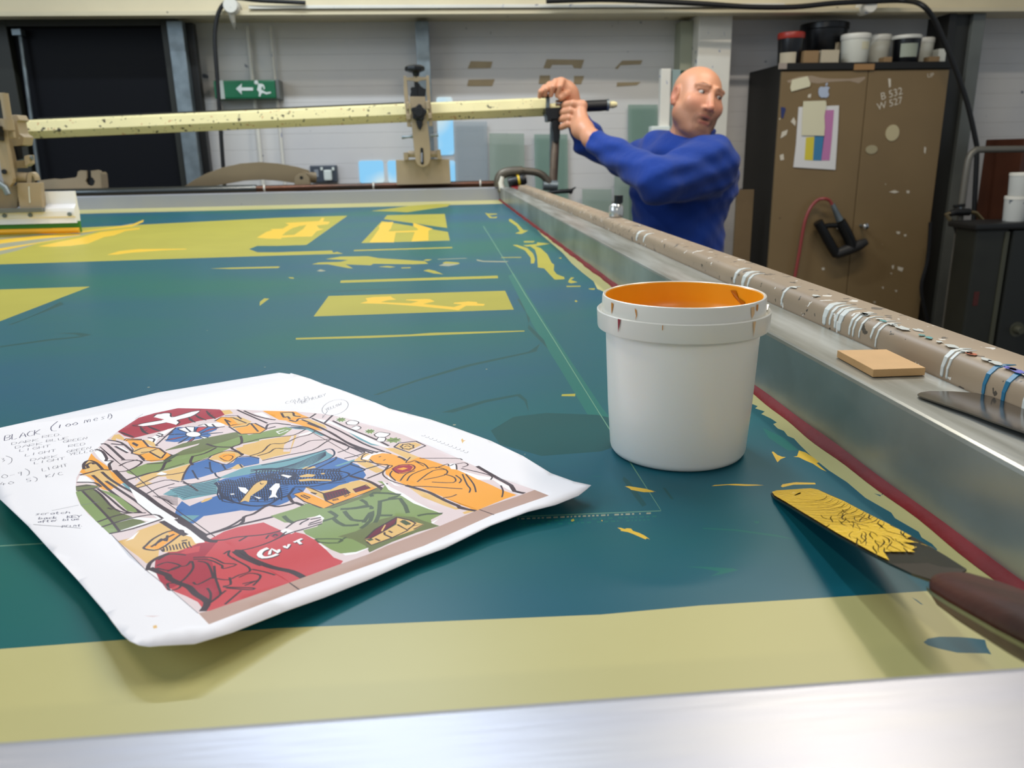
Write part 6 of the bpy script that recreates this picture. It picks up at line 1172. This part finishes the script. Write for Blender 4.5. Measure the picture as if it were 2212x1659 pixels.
link('lever', tube([PY(x, y, yh-0.03) for x, y in Hz(700, 1385, 800, 1375, 900, 1365, 1010, 1360)], [0.005, 0.008, 0.009, 0.009], 10), m_bkp, t, True)
link('fork', ppx(Hz(960, 1370, 1000, 1340, 1055, 1315, 1062, 1322, 1030, 1350, 1020, 1385, 1000, 1400), yh-0.035, 0.012, 0.001), m_bkp, t)
# small jar and cap on the side bar
jp = P(1308, 470, bt); t = thing('glass_jar', 'small clear jar with a black stopper on the beige side bar', 'jar', (jp.x, jp.y, ZM+bt))
jp.x = 0.312
link('glass', lathe([(0.012, 0.0), (0.013, 0.003), (0.013, 0.018), (0.009, 0.023), (0.006, 0.024)], (jp.x, jp.y, ZM+bt+0.0005), seg=24), mat('jar_glass', 'c9cac8', 0.08, 0.6), t, True)
link('stopper', lathe([(0.006, 0.024), (0.008, 0.025), (0.008, 0.038), (0.0, 0.038)], (jp.x+0.004, jp.y, ZM+bt+0.0005), seg=16), m_bkp, t, True)

# ------------------------------------------------------------------ squeegee and its carriage at the left
ys = 2.19
S2 = lambda *f: zz(6.144, 0, 370, f)
sq = thing('squeegee', 'white aluminium squeegee with a green blade wet with yellow ink', 'squeegee', P(172, 505, 0.0))
ex = PY(168, 470, ys).x; xl = -1.75
def zof(y, Y=ys): return PY(150, y, Y).z
m_sqw = mat('squeegee_white', 'f4f5fb', 0.35, 0.0)
zt1, zs1, zm1, zb_1 = zof(413), zof(444), zof(456), zof(481)
def sec(x, dz=0.0):
    return [Vector((x, ys+0.012, zt1)), Vector((x, ys+0.004, zt1)), Vector((x, ys+0.002, zs1+0.004)), Vector((x, ys-0.012, zs1-0.006)), Vector((x, ys-0.014, zm1)), Vector((x, ys-0.014, zm1-0.012)), Vector((x, ys-0.010, zm1-0.016)), Vector((x, ys-0.012, zb_1)), Vector((x, ys+0.012, zb_1)), Vector((x, ys+0.016, zm1)), Vector((x, ys+0.014, zs1))]
link('holder', prism(sec(xl), sec(ex)), m_sqw, sq)
xs_ = PY(96, 430, ys).x
for x in (66, 151, 10): 
    c = PY(x, 463, ys-0.014); link('bolt', lathe([(0.0, 0.0), (0.0052, 0.0), (0.0052, 0.004), (0.0, 0.004)], (c.x, ys-0.018, zm1-0.007), (0, 1, 0), 12), m_galv, sq)
m_gb = mat('green_rubber', '2f7c22', 0.4); zg = zof(492)
link('blade', box(xl, ex+0.004, ys-0.006, ys+0.004, ZM+0.004, zb_1+0.004, 0.0008), m_gb, sq)
link('ink_bead', tube([(xl, ys-0.010, ZM+0.010), (ex-0.2, ys-0.010, ZM+0.010), (ex+0.003, ys-0.009, ZM+0.010)], [0.0085, 0.0075, 0.007], 12), mat('orange_bead', 'e2a72c', 0.2), sq, True)
cr_ = thing('squeegee_carriage', 'beige squeegee carriage with a lever arm at the left edge of the photo', 'carriage', PY(40, 450, ys+0.02))
Q5 = lambda *f: zz(5.53, 0, 180, f)
yc_ = ys-0.02
link('foot_block', ppx(Q5(200, 1190, 475, 1185, 490, 1330, 512, 1500, 240, 1500, 215, 1350), yc_, 0.022, 0.001), m_beige, cr_)
link('foot_plate', box(xl, PY(95, 458, yc_).x, yc_-0.01, yc_+0.03, PY(40, 459, yc_).z, PY(40, 450, yc_).z, 0.001), m_grey, cr_)
link('shaded_block', ppx(Q5(-400, 1240, 60, 1230, 110, 1250, 210, 1200, 215, 1350, 200, 1500, -400, 1500), yc_+0.012, 0.02, 0.001), m_beiged, cr_)  # duller beige puts the shade into this block's colour
link('eye_lug', ppx(Q5(320, 1190, 322, 1100, 340, 1065, 380, 1058, 410, 1080, 432, 1120, 440, 1160, 420, 1165, 400, 1120, 380, 1100, 370, 1190), yc_+0.006, 0.02, 0.001), m_beige, cr_)
link('pivot_tube', tube([PY(x, y, yc_+0.02) for x, y in Q5(190, 1120, 340, 1130)], 0.013, 14), m_beige, cr_, True)
link('arm', ppx(Q5(-200, 420, 30, 420, 60, 640, 110, 900, 155, 1140, 150, 1190, 105, 1245, 60, 1235, 20, 1100, -10, 900, -200, 900), yc_-0.012, 0.016, 0.001), m_beige, cr_)
link('arm_bolt', lathe([(0.0, 0.0), (0.006, 0.0), (0.006, 0.004), (0.0, 0.004)], PY(8, 371, yc_-0.017), (0, 1, 0), 12), m_bkp, cr_)
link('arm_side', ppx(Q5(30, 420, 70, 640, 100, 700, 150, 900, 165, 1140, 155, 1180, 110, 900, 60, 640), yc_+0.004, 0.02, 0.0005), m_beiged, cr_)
link('handle_rod', tube([PY(x, y, yc_-0.01) for x, y in Q5(45, 120, 60, 200, 80, 330, 95, 430)], [0.010, 0.0095, 0.0095, 0.0095], 12), m_beige, cr_, True)
link('handle_rod', tube([PY(x, y, yc_-0.008) for x, y in Q5(-120, 155, 60, 155)], 0.008, 12), m_beige, cr_, True)
link('rod_socket', tube([PY(x, y, yc_-0.01) for x, y in Q5(82, 430, 105, 560)], [0.015, 0.014], 14), m_beige, cr_, True)
link('rod_tip', ppx(Q5(90, 570, 155, 570, 165, 650, 100, 655), yc_-0.012, 0.012, 0.001), m_beige, cr_)
link('back_housing', ppx(Q5(60, 380, 200, 375, 235, 440, 200, 460, 230, 600, 290, 640, 275, 740, 150, 760, 110, 650, 100, 520), yc_+0.03, 0.05, 0.002), m_beige, cr_)
link('black_box', ppx(Q5(150, 750, 260, 750, 280, 900, 200, 915, 165, 880), yc_+0.03, 0.03, 0.001), m_bkp, cr_)
link('side_bar', ppx(Q5(150, 930, 290, 915, 290, 1010, 160, 1015), yc_+0.02, 0.02, 0.001), m_beige, cr_)
link('end_plate', ppx(Q5(285, 870, 340, 855, 350, 960, 300, 995), yc_+0.01, 0.03, 0.001), m_beige, cr_)
link('end_screw', tube([PY(x, y, yc_+0.02) for x, y in Q5(340, 890, 390, 890)], 0.006, 10), m_galv, cr_, True)
link('black_handle', tube([PY(x, y, yc_-0.02) for x, y in Q5(-60, 590, 30, 600)], 0.018, 14), m_bkp, cr_, True)
link('spring_screw', tube([PY(x, y, yc_-0.022) for x, y in Q5(-30, 1190, 60, 1250, 100, 1330)], [0.010, 0.008, 0.008], 12), m_galv, cr_, True)
link('paint_line', ppx(Q5(338, 1235, 350, 1230, 355, 1330, 365, 1425, 350, 1430, 342, 1330), yc_-0.001, 0.001), m_dw, cr_)
# cross arm that carries the carriage back to the cream beam
link('cross_arm', prism([PY(-60, 300, 2.22)+Vector(v) for v in ((-0.03, 0, -0.02), (0.03, 0, -0.02), (0.03, 0, 0.02), (-0.03, 0, 0.02))], [Vector((-1.62, 3.36, L_m.z))+Vector(v) for v in ((-0.03, 0, -0.02), (0.03, 0, -0.02), (0.03, 0, 0.02), (-0.03, 0, 0.02))]), m_beiged, cr_)
# ------------------------------------------------------------------ the man at the far corner: implicit surfaces turned into one continuous mesh
class Field:
    def __init__(s, lo, hi, h):
        s.h = h; s.lo = np.array(lo, float); s.n = np.ceil((np.array(hi)-s.lo)/h).astype(int)+1
        s.F = np.full(s.n, 0.2, np.float32)
    def sub(s, lo, hi):
        a = np.clip(((np.array(lo)-s.lo)/s.h).astype(int)-1, 0, s.n-1); b = np.clip(((np.array(hi)-s.lo)/s.h).astype(int)+2, 1, s.n)
        if (b <= a).any(): return None, None, None
        ax = [s.lo[i]+s.h*np.arange(a[i], b[i]) for i in range(3)]
        X, Y, Z = np.meshgrid(*ax, indexing='ij'); return tuple(slice(a[i], b[i]) for i in range(3)), (X, Y, Z), None
    def join(s, sl, d, k, op='add'):
        A = s.F[sl]
        if op == 'add':
            hh = np.clip(0.5+0.5*(A-d)/k, 0, 1); s.F[sl] = A*(1-hh)+d*hh-k*hh*(1-hh)
        else:
            d = -d; hh = np.clip(0.5-0.5*(A-d)/k, 0, 1); s.F[sl] = A*(1-hh)+d*hh+k*hh*(1-hh)
    def cone(s, a, b, r1, r2, k=0.01, op='add', flat=None):
        a = np.array(a, float); b = np.array(b, float); m = max(r1, r2)+k*1.5+0.01
        sl, g, _ = s.sub(np.minimum(a, b)-m, np.maximum(a, b)+m)
        if sl is None: return
        ab = b-a; L2_ = ab@ab+1e-12; t = np.clip(((g[0]-a[0])*ab[0]+(g[1]-a[1])*ab[1]+(g[2]-a[2])*ab[2])/L2_, 0, 1)
        d = np.sqrt((g[0]-a[0]-t*ab[0])**2+(g[1]-a[1]-t*ab[1])**2+(g[2]-a[2]-t*ab[2])**2)-(r1+(r2-r1)*t)
        s.join(sl, d, k, op)
    def ell(s, c, r, R=np.eye(3), k=0.01, op='add'):
        c = np.array(c, float); r = np.array(r, float); m = r.max()+k*1.5+0.01
        sl, g, _ = s.sub(c-m, c+m)
        if sl is None: return
        q = np.stack([g[i]-c[i] for i in range(3)], -1)@np.array(R).T
        k0 = np.sqrt(((q/r)**2).sum(-1)); k1 = np.sqrt(((q/r**2).__pow__(2)).sum(-1))+1e-9
        s.join(sl, k0*(k0-1)/k1, k, op)
    def mesh(s, keep=None):
        F = s.F; ins = F < 0; n = F.shape
        cell = np.zeros(tuple(v-1 for v in n), np.uint8)
        for dx in (0, 1):
            for dy in (0, 1):
                for dz in (0, 1): cell += ins[dx:n[0]-1+dx, dy:n[1]-1+dy, dz:n[2]-1+dz]
        act = (cell > 0) & (cell < 8); idx = -np.ones(act.shape, np.int64); ii = np.argwhere(act); idx[act] = np.arange(len(ii))
        acc = np.zeros((len(ii), 3)); cnt = np.zeros(len(ii))
        E = [((0, 0, 0), (1, 0, 0)), ((0, 1, 0), (1, 1, 0)), ((0, 0, 1), (1, 0, 1)), ((0, 1, 1), (1, 1, 1)), ((0, 0, 0), (0, 1, 0)), ((1, 0, 0), (1, 1, 0)), ((0, 0, 1), (0, 1, 1)), ((1, 0, 1), (1, 1, 1)), ((0, 0, 0), (0, 0, 1)), ((1, 0, 0), (1, 0, 1)), ((0, 1, 0), (0, 1, 1)), ((1, 1, 0), (1, 1, 1))]
        for a, b in E:
            fa = F[ii[:, 0]+a[0], ii[:, 1]+a[1], ii[:, 2]+a[2]]; fb = F[ii[:, 0]+b[0], ii[:, 1]+b[1], ii[:, 2]+b[2]]
            m = (fa < 0) != (fb < 0); t = np.where(m, fa/(fa-fb+1e-20), 0)
            acc[m] += np.array(a)+t[m, None]*(np.array(b)-np.array(a)); cnt[m] += 1
        V = s.lo+s.h*(ii+acc/np.maximum(cnt, 1)[:, None]); Q = []
        for ax in range(3):
            o1_, o2_ = [(1, 2), (2, 0), (0, 1)][ax]
            sa = [slice(None)]*3; sb = [slice(None)]*3; sa[ax] = slice(0, n[ax]-1); sb[ax] = slice(1, n[ax])
            m = ins[tuple(sa)] != ins[tuple(sb)]; e = np.argwhere(m); e = e[(e[:, o1_] > 0) & (e[:, o2_] > 0) & (e[:, o1_] < n[o1_]-1) & (e[:, o2_] < n[o2_]-1)]
            fl = ins[e[:, 0], e[:, 1], e[:, 2]]
            def C(u, v):
                q = e.copy(); q[:, o1_] -= u; q[:, o2_] -= v; return idx[q[:, 0], q[:, 1], q[:, 2]]
            q = np.stack([C(1, 1), C(0, 1), C(0, 0), C(1, 0)], 1); q[~fl] = q[~fl][:, ::-1]; Q.append(q)
        Q = np.concatenate(Q); Q = Q[(Q >= 0).all(1)]; return V, Q
def from_field(name, parts, mats_, parent, attr=None):
    Vs, Qs, o = [], [], 0
    for V, Q in parts: Vs.append(V); Qs.append(Q+o); o += len(V)
    V = np.concatenate(Vs); Q = np.concatenate(Qs); me = bpy.data.meshes.new(name)
    me.from_pydata(V.tolist(), [], Q.tolist()); me.update()
    for p in me.polygons: p.use_smooth = True
    for m in mats_: me.materials.append(m)
    if attr is not None:
        c = attr(V); a = me.color_attributes.new('tone', 'FLOAT_COLOR', 'POINT'); a.data.foreach_set('color', np.concatenate([c, np.ones((len(V), 1))], 1).astype(np.float32).ravel())
    ob = bpy.data.objects.new(name, me); COL.objects.link(ob)
    if parent is not None: ob.parent = parent; ob.matrix_parent_inverse = parent.matrix_world.inverted()
    s_ = ob.modifiers.new('smooth', 'SMOOTH'); s_.factor = 0.5; s_.iterations = 2
    return ob
def J(x, y, Y): return np.array(PY(x, y, Y))
# joints, each where the photo shows it
hc = J(1507, 216, 3.0)
Fd = np.array([0.20, -0.98, 0.0]); Fd[2] = -0.02; Fd /= np.linalg.norm(Fd)
up0 = np.array([0.0, 0, 1]); Ld = np.cross(up0, Fd); Ld /= np.linalg.norm(Ld); Ud = np.cross(Fd, Ld)
ro = math.radians(-16)                          # head rolled towards his shoulder
Ld, Ud = Ld*math.cos(ro)+Ud*math.sin(ro), Ud*math.cos(ro)-Ld*math.sin(ro)
HR = np.array([Ld, Fd, Ud])                     # rows: left (towards +x in the photo), forward, up
S_ = 1.06
def hp_(l, f, u): return hc+S_*(Ld*l+Fd*f+Ud*u)
shL = J(1536, 354, 2.90); shR = J(1420, 326, 3.18); elL = J(1418, 388, 2.80); wrL = J(1278, 300, 3.12); elR = J(1350, 350, 3.34); wrR = J(1240, 230, 3.31)
chest = J(1475, 400, 3.06); waist = J(1470, 545, 3.08); neck = J(1492, 300, 3.05); hips = waist+np.array([0.01, 0.02, -0.22])
body = Field((0.30, 2.70, ZM-0.30), (1.22, 3.55, ZM+0.52), 0.0032)
H = body
H.ell(hp_(0, -0.022, 0.028), S_*np.array([0.079, 0.096, 0.082]), HR, 0.02)
H.ell(hp_(0, 0.022, -0.030), S_*np.array([0.074, 0.073, 0.080]), HR, 0.03)
H.cone(hp_(-0.054, 0.010, -0.060), hp_(-0.015, 0.058, -0.098), 0.030, 0.028, 0.025); H.cone(hp_(0.054, 0.010, -0.060), hp_(0.015, 0.058, -0.098), 0.030, 0.028, 0.025)
H.ell(hp_(0, 0.070, -0.096), (0.024, 0.020, 0.020), HR, 0.012)
H.ell(hp_(0, 0.03, -0.105), (0.048, 0.045, 0.022), HR, 0.02)
for s in (-1, 1):
    H.ell(hp_(s*0.042, 0.056, -0.022), (0.030, 0.024, 0.026), HR, 0.018)
    H.cone(hp_(s*0.016, 0.082, 0.037), hp_(s*0.050, 0.066, 0.034), 0.0085, 0.008, 0.014)
    H.ell(hp_(s*0.032, 0.094, 0.014), (0.021, 0.016, 0.012), HR, 0.010, 'cut')
    H.cone(hp_(s*0.018, 0.080, 0.024), hp_(s*0.046, 0.070, 0.022), 0.0066, 0.0055, 0.004); H.cone(hp_(s*0.018, 0.079, 0.004), hp_(s*0.046, 0.070, 0.005), 0.0055, 0.005, 0.005)
    H.ell(hp_(s*0.0165, 0.090, -0.034), (0.0095, 0.011, 0.009), HR, 0.005)
    H.ell(hp_(s*0.0085, 0.094, -0.0425), (0.0045, 0.005, 0.0035), HR, 0.003, 'cut')
    H.ell(hp_(s*0.083, -0.008, -0.006), (0.012, 0.023, 0.037), HR, 0.008); H.ell(hp_(s*0.092, 0.000, -0.002), (0.007, 0.011, 0.019), HR, 0.005, 'cut'); H.ell(hp_(s*0.084, 0.002, -0.032), (0.007, 0.009, 0.010), HR, 0.004)
H.cone(hp_(0, 0.084, 0.022), hp_(0, 0.106, -0.028), 0.0085, 0.0125, 0.010); H.ell(hp_(0, 0.108, -0.031), (0.0125, 0.012, 0.0105), HR, 0.005)
H.ell(hp_(0, 0.074, -0.064), (0.032, 0.024, 0.022), HR, 0.015)
H.cone(hp_(-0.020, 0.088, -0.059), hp_(0.020, 0.088, -0.059), 0.0048, 0.0048, 0.004); H.cone(hp_(-0.016, 0.086, -0.079), hp_(0.016, 0.086, -0.079), 0.0062, 0.0062, 0.004)
H.cone(hp_(-0.019, 0.096, -0.069), hp_(0.019, 0.096, -0.069), 0.0062, 0.0062, 0.003, 'cut')
H.cone(hp_(0, -0.020, -0.060), neck+np.array([0.01, 0.0, 0.0]), 0.062, 0.068, 0.03); H.cone(neck, chest+np.array([0, 0.02, 0.04]), 0.068, 0.11, 0.04)
# torso and arms under the clothes
axT = shL-shR; axT /= np.linalg.norm(axT)
H.cone(shL-axT*0.03, shR+axT*0.03, 0.070, 0.070, 0.05); H.cone(chest, waist, 0.125, 0.12, 0.05); H.cone(waist, hips, 0.12, 0.13, 0.05)
for sh, el, wr in ((shL, elL, wrL), (shR, elR, wrR)):
    H.cone(sh, el, 0.052, 0.042, 0.03); H.cone(el, wr if wr is wrL else J(1268, 300, 3.34), 0.042, 0.036, 0.02)
H.cone(J(1268, 300, 3.34), wrR, 0.036, 0.029, 0.02)
# hands
def finger(pts, r0, r1):
    for i in range(len(pts)-1):
        t0 = i/(len(pts)-1); t1 = (i+1)/(len(pts)-1); H.cone(pts[i], pts[i+1], r0+(r1-r0)*t0, r0+(r1-r0)*t1, 0.0035)
    H.ell(pts[-1], (r1*1.02,)*3, np.eye(3), 0.002)
# left hand (nearer, lower): back of hand towards us, fingers closing round the black sleeve
yL = 3.27
H.cone(wrL, J(1262, 280, 3.17), 0.030, 0.036, 0.02)
H.cone(J(1262, 282, 3.18), J(1252, 246, 3.22), 0.036, 0.022, 0.02); H.cone(J(1250, 280, 3.20), J(1244, 262, 3.24), 0.030, 0.024, 0.02)
kn_ = [(1257, 228), (1253, 243), (1249, 258), (1246, 272)]
mids = [(1238, 224), (1233, 239), (1230, 254), (1228, 268)]
tips = [(1222, 226), (1218, 241), (1216, 256), (1216, 273)]
for i in range(4):
    finger([J(*kn_[i], 3.235), J(*mids[i], 3.235), J(*tips[i], 3.262), J(tips[i][0]-3, tips[i][1]+2, 3.285)], 0.0160-0.0007*i, 0.0125-0.0004*i)
    H.ell(J(*kn_[i], 3.232), (0.0165,)*3, np.eye(3), 0.012); H.cone(J(*kn_[i], 3.235), J(1258, 272, 3.19), 0.014, 0.02, 0.018)
finger([J(1262, 268, 3.22), J(1252, 240, 3.28), J(1238, 222, 3.30), J(1226, 215, 3.30)], 0.018, 0.012)
# right hand (upper, farther): arched over the thumb screws, fingers pointing down
H.cone(wrR, J(1228, 200, 3.31), 0.028, 0.033, 0.02); H.cone(J(1232, 204, 3.31), J(1212, 182, 3.30), 0.032, 0.026, 0.02); H.cone(J(1222, 192, 3.31), J(1202, 184, 3.29), 0.028, 0.020, 0.02)
kr = [(1214, 176), (1200, 177), (1187, 183), (1176, 190)]; mr = [(1210, 187), (1195, 188), (1180, 193), (1168, 198)]; tr_ = [(1204, 206), (1190, 205), (1177, 205), (1166, 208)]
for i in range(4):
    finger([J(*kr[i], 3.275), J(*mr[i], 3.255), J(*tr_[i], 3.268)], 0.0125-0.0005*i, 0.0100-0.0003*i); H.cone(J(*kr[i], 3.285), J(1224, 194, 3.31), 0.0125, 0.022, 0.009)
finger([J(1228, 200, 3.29), J(1220, 204, 3.265), J(1212, 211, 3.262)], 0.017, 0.0125)
SK = np.array(lin('d89a78')); 
def tone(V):
    q = (V-hc)/S_; l = q@Ld; f = q@Fd; u = q@Ud
    c = np.tile(SK, (len(V), 1)); g = lambda x, s: np.exp(-(x/s)**2)
    def mix(c, w, col): return c*(1-w[:, None])+np.array(lin(col))*w[:, None]
    head = (np.abs(l) < 0.12) & (np.abs(f) < 0.16) & (np.abs(u) < 0.16)
    st = np.clip((0.030-u-0.5*f)*18, 0, 1)*np.clip((-0.028-u)*40, 0, 1)*(f > -0.02); st = np.maximum(st*0.38, 0)
    ms = g(u+0.052, 0.007)*g(l, 0.030)*(f > 0.06)*0.6; gt = g(np.abs(l)-0.030, 0.007)*g(u+0.075, 0.022)*(f > 0.05)*0.6; ch = g(l, 0.02)*g(u+0.100, 0.010)*(f > 0.05)*0.5
    c = mix(c, np.clip(st+np.maximum(np.maximum(ms, gt), ch), 0, 0.6)*head, '6a4a38')
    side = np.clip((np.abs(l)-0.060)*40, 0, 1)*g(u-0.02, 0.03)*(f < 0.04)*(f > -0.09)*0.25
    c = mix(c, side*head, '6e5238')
    c = mix(c, g(np.abs(l)-0.042, 0.03)*g(u+0.02, 0.025)*(f > 0.05)*0.30*head, 'd0705c'); c = mix(c, g(l, 0.014)*g(u+0.03, 0.016)*(f > 0.09)*0.4*head, 'cc6a58')
    lip = g(l, 0.024)*(g(u+0.059, 0.004)+g(u+0.079, 0.0062))*(f > 0.085); c = mix(c, np.clip(lip, 0, 1)*0.75*head, 'a8524c')
    mo = g(l, 0.017)*g(u+0.069, 0.0038)*(f > 0.07); c = mix(c, np.clip(mo*1.4, 0, 1)*head, '3a1614')
    br = g(np.abs(l)-0.034, 0.017)*g(u-0.0425+np.abs(np.abs(l)-0.034)*0.35, 0.0048)*(f > 0.05); c = mix(c, np.clip(br, 0, 1)*0.75*head, '4c3022')
    ey = g(np.abs(l)-0.032, 0.016)*g(u-0.013, 0.012)*(f > 0.05)*0.5; c = mix(c, ey*head, '8a4a3a')
    ear = np.clip((np.abs(l)-0.078)*80, 0, 1)*(u < 0.04)*0.4; c = mix(c, ear*head, 'c85a48')
    return c
m_skin = bpy.data.materials.new('skin'); m_skin.use_nodes = True; b = m_skin.node_tree.nodes['Principled BSDF']
at = m_skin.node_tree.nodes.new('ShaderNodeAttribute'); at.attribute_name = 'tone'; m_skin.node_tree.links.new(at.outputs['Color'], b.inputs['Base Color'])
b.inputs['Roughness'].default_value = 0.45; b.inputs['Subsurface Weight'].default_value = 0.12; b.inputs['Subsurface Radius'].default_value = (0.012, 0.005, 0.003); b.inputs['Subsurface Scale'].default_value = 0.5
man = from_field('person', [H.mesh()], [m_skin], None, tone)
tag(man, 'bald man in a royal blue sweatshirt looking right while gripping the corner upright', 'person')
# eyes
m_eye = mat('eye_white', 'c8bfb8', 0.2); m_iris = mat('iris_brown', '3a2418', 0.1)
gz = Fd*0.88+Ld*0.47; gz /= np.linalg.norm(gz)
for s in (-1, 1):
    e = hp_(s*0.032, 0.0690, 0.0135)
    link('eyeball', sphere(e, 0.0122, None, (1, 1, 1), 20, 14), m_eye, man, True)
    link('iris', lathe([(0.0, 0.0), (0.0066, 0.0), (0.0058, 0.0012), (0.0, 0.0018)], Vector(e+gz*0.0114), tuple(gz), 18), m_iris, man, True)
# sweatshirt
C = Field((0.34, 2.60, ZM-0.44), (1.30, 3.62, ZM+0.36), 0.0052)
def sleeve(sh, el, cuff, r0, r1, r2):
    C.cone(sh, el, r0, r1, 0.045); C.cone(el, cuff, r1, r2, 0.03)
cfL = wrL+(elL-wrL)*0.07; mR = J(1272, 304, 3.34); cfR = J(1248, 262, 3.32)
C.cone(shL-axT*0.04, shR+axT*0.02, 0.088, 0.072, 0.06)
C.cone(chest+np.array([0.02, 0.01, 0.03]), waist+np.array([0.0, 0, 0.03]), 0.158, 0.150, 0.06); C.cone(chest+np.array([-0.045, 0.02, -0.02]), waist+np.array([-0.03, 0, 0.03]), 0.15, 0.150, 0.06)
C.ell(chest+np.array([0.03, 0.02, 0.02]), (0.19, 0.135, 0.17), np.eye(3), 0.06); C.ell(shL+np.array([-0.01, 0.02, -0.02]), (0.095, 0.09, 0.10), np.eye(3), 0.05)
C.cone(waist, hips+np.array([0, 0, 0.05]), 0.150, 0.150, 0.06)
sleeve(shL, elL, cfL, 0.092, 0.070, 0.046); C.cone(shR, elR, 0.072, 0.062, 0.045); C.cone(elR, mR, 0.062, 0.058, 0.03); C.cone(mR, cfR, 0.058, 0.048, 0.03)
C.cone(elL+np.array([0.02, 0, -0.01]), (elL+shL)/2+np.array([0, 0, -0.03]), 0.062, 0.07, 0.05)
sl, g, _ = C.sub(C.lo, C.lo+C.h*C.n)     # cloth folds running across the sleeves and chest
X, Yg_, Z = g
fold = 0.0034*np.sin(55*(X*0.9-Z*0.8)+6*np.sin(9*Z+4*X))+0.0014*np.sin(95*(X*0.5+Z)+5*np.sin(12*X)+9*Yg_)+0.0026*np.sin(40*(Z*1.2+X*0.3)+8*np.sin(7*Yg_))
C.F += fold.astype(np.float32)
for cf, dirn in ((cfL, wrL-elL), (cfR, wrR-mR)):
    dirn = dirn/np.linalg.norm(dirn); d = (X-cf[0])*dirn[0]+(Yg_-cf[1])*dirn[1]+(Z-cf[2])*dirn[2]; near = ((X-cf[0])**2+(Yg_-cf[1])**2+(Z-cf[2])**2) < 0.13**2
    C.F = np.where(near, np.maximum(C.F, d.astype(np.float32)), C.F)
C.cone(neck+np.array([0.0, -0.02, 0.04]), hp_(0, -0.01, -0.03), 0.070, 0.075, 0.012, 'cut')
C.F = np.maximum(C.F, (hips[2]-0.02-Z).astype(np.float32))
m_blue = mat('blue_sweatshirt', '173b90', 0.9, noise=0.18, nscale=6, bump=0.5, bscale=9, spec=0.25, stretch=(1.0, 1.0, 0.45)); m_blue.node_tree.nodes['Principled BSDF'].inputs['Sheen Weight'].default_value = 0.15

for n_ in m_blue.node_tree.nodes:
    if n_.type == 'BUMP': n_.inputs['Distance'].default_value = 0.03
from_field('sweatshirt', [C.mesh()], [m_blue], man)
cl_ = [neck+np.array([math.cos(a)*0.076+0.004, math.sin(a)*0.074-0.008, 0.020-0.010*math.sin(a-2.4)]) for a in [2*math.pi*k/28 for k in range(29)]]
link('collar', tube([Vector(p) for p in cl_], 0.010, 10), m_blue, man, True)
ts = [neck+np.array([math.cos(a)*0.070+0.004, math.sin(a)*0.068-0.010, 0.024-0.010*math.sin(a-2.4)]) for a in [2*math.pi*k/28 for k in range(29)]]
link('undershirt', tube([Vector(p) for p in ts], 0.008, 8), mat('undershirt_pale_blue', 'b9cfd8', 0.8), man, True)
# trousers, shoes (behind the machine in the photo)
T = Field((hips[0]-0.3, hips[1]-0.3, -0.02), (hips[0]+0.3, hips[1]+0.3, hips[2]+0.12), 0.012)
T.cone(hips+np.array([0, 0, 0.03]), hips-np.array([0, 0, 0.06]), 0.145, 0.15, 0.05)
for s in (-1, 1):
    hj = hips+axT*s*0.085-np.array([0, 0, 0.08]); an = np.array([hj[0]+s*0.03, hj[1]-s*0.08, 0.09]); kn2 = (hj+an)/2+np.array([-0.02, -0.02, 0.02])
    T.cone(hj, kn2, 0.095, 0.070, 0.03); T.cone(kn2, an, 0.070, 0.055, 0.03)
    sh_ = Field(an-np.array([0.25, 0.2, 0.12]), an+np.array([0.2, 0.2, 0.1]), 0.007)
    sh_.cone(an+np.array([0.02, 0, -0.05]), an+np.array([-0.15, 0.0, -0.06]), 0.040, 0.034, 0.02); sh_.cone(an+np.array([0.01, 0, -0.05]), an, 0.042, 0.045, 0.02)
    gx_ = sh_.sub(sh_.lo, sh_.lo+sh_.h*sh_.n)[1]; sh_.F = np.maximum(sh_.F, (0.004-gx_[2]).astype(np.float32))
    from_field('shoe', [sh_.mesh()], [m_blackrub], man)
from_field('trousers', [T.mesh()], [mat('dark_trousers', '23262e', 0.85)], man)
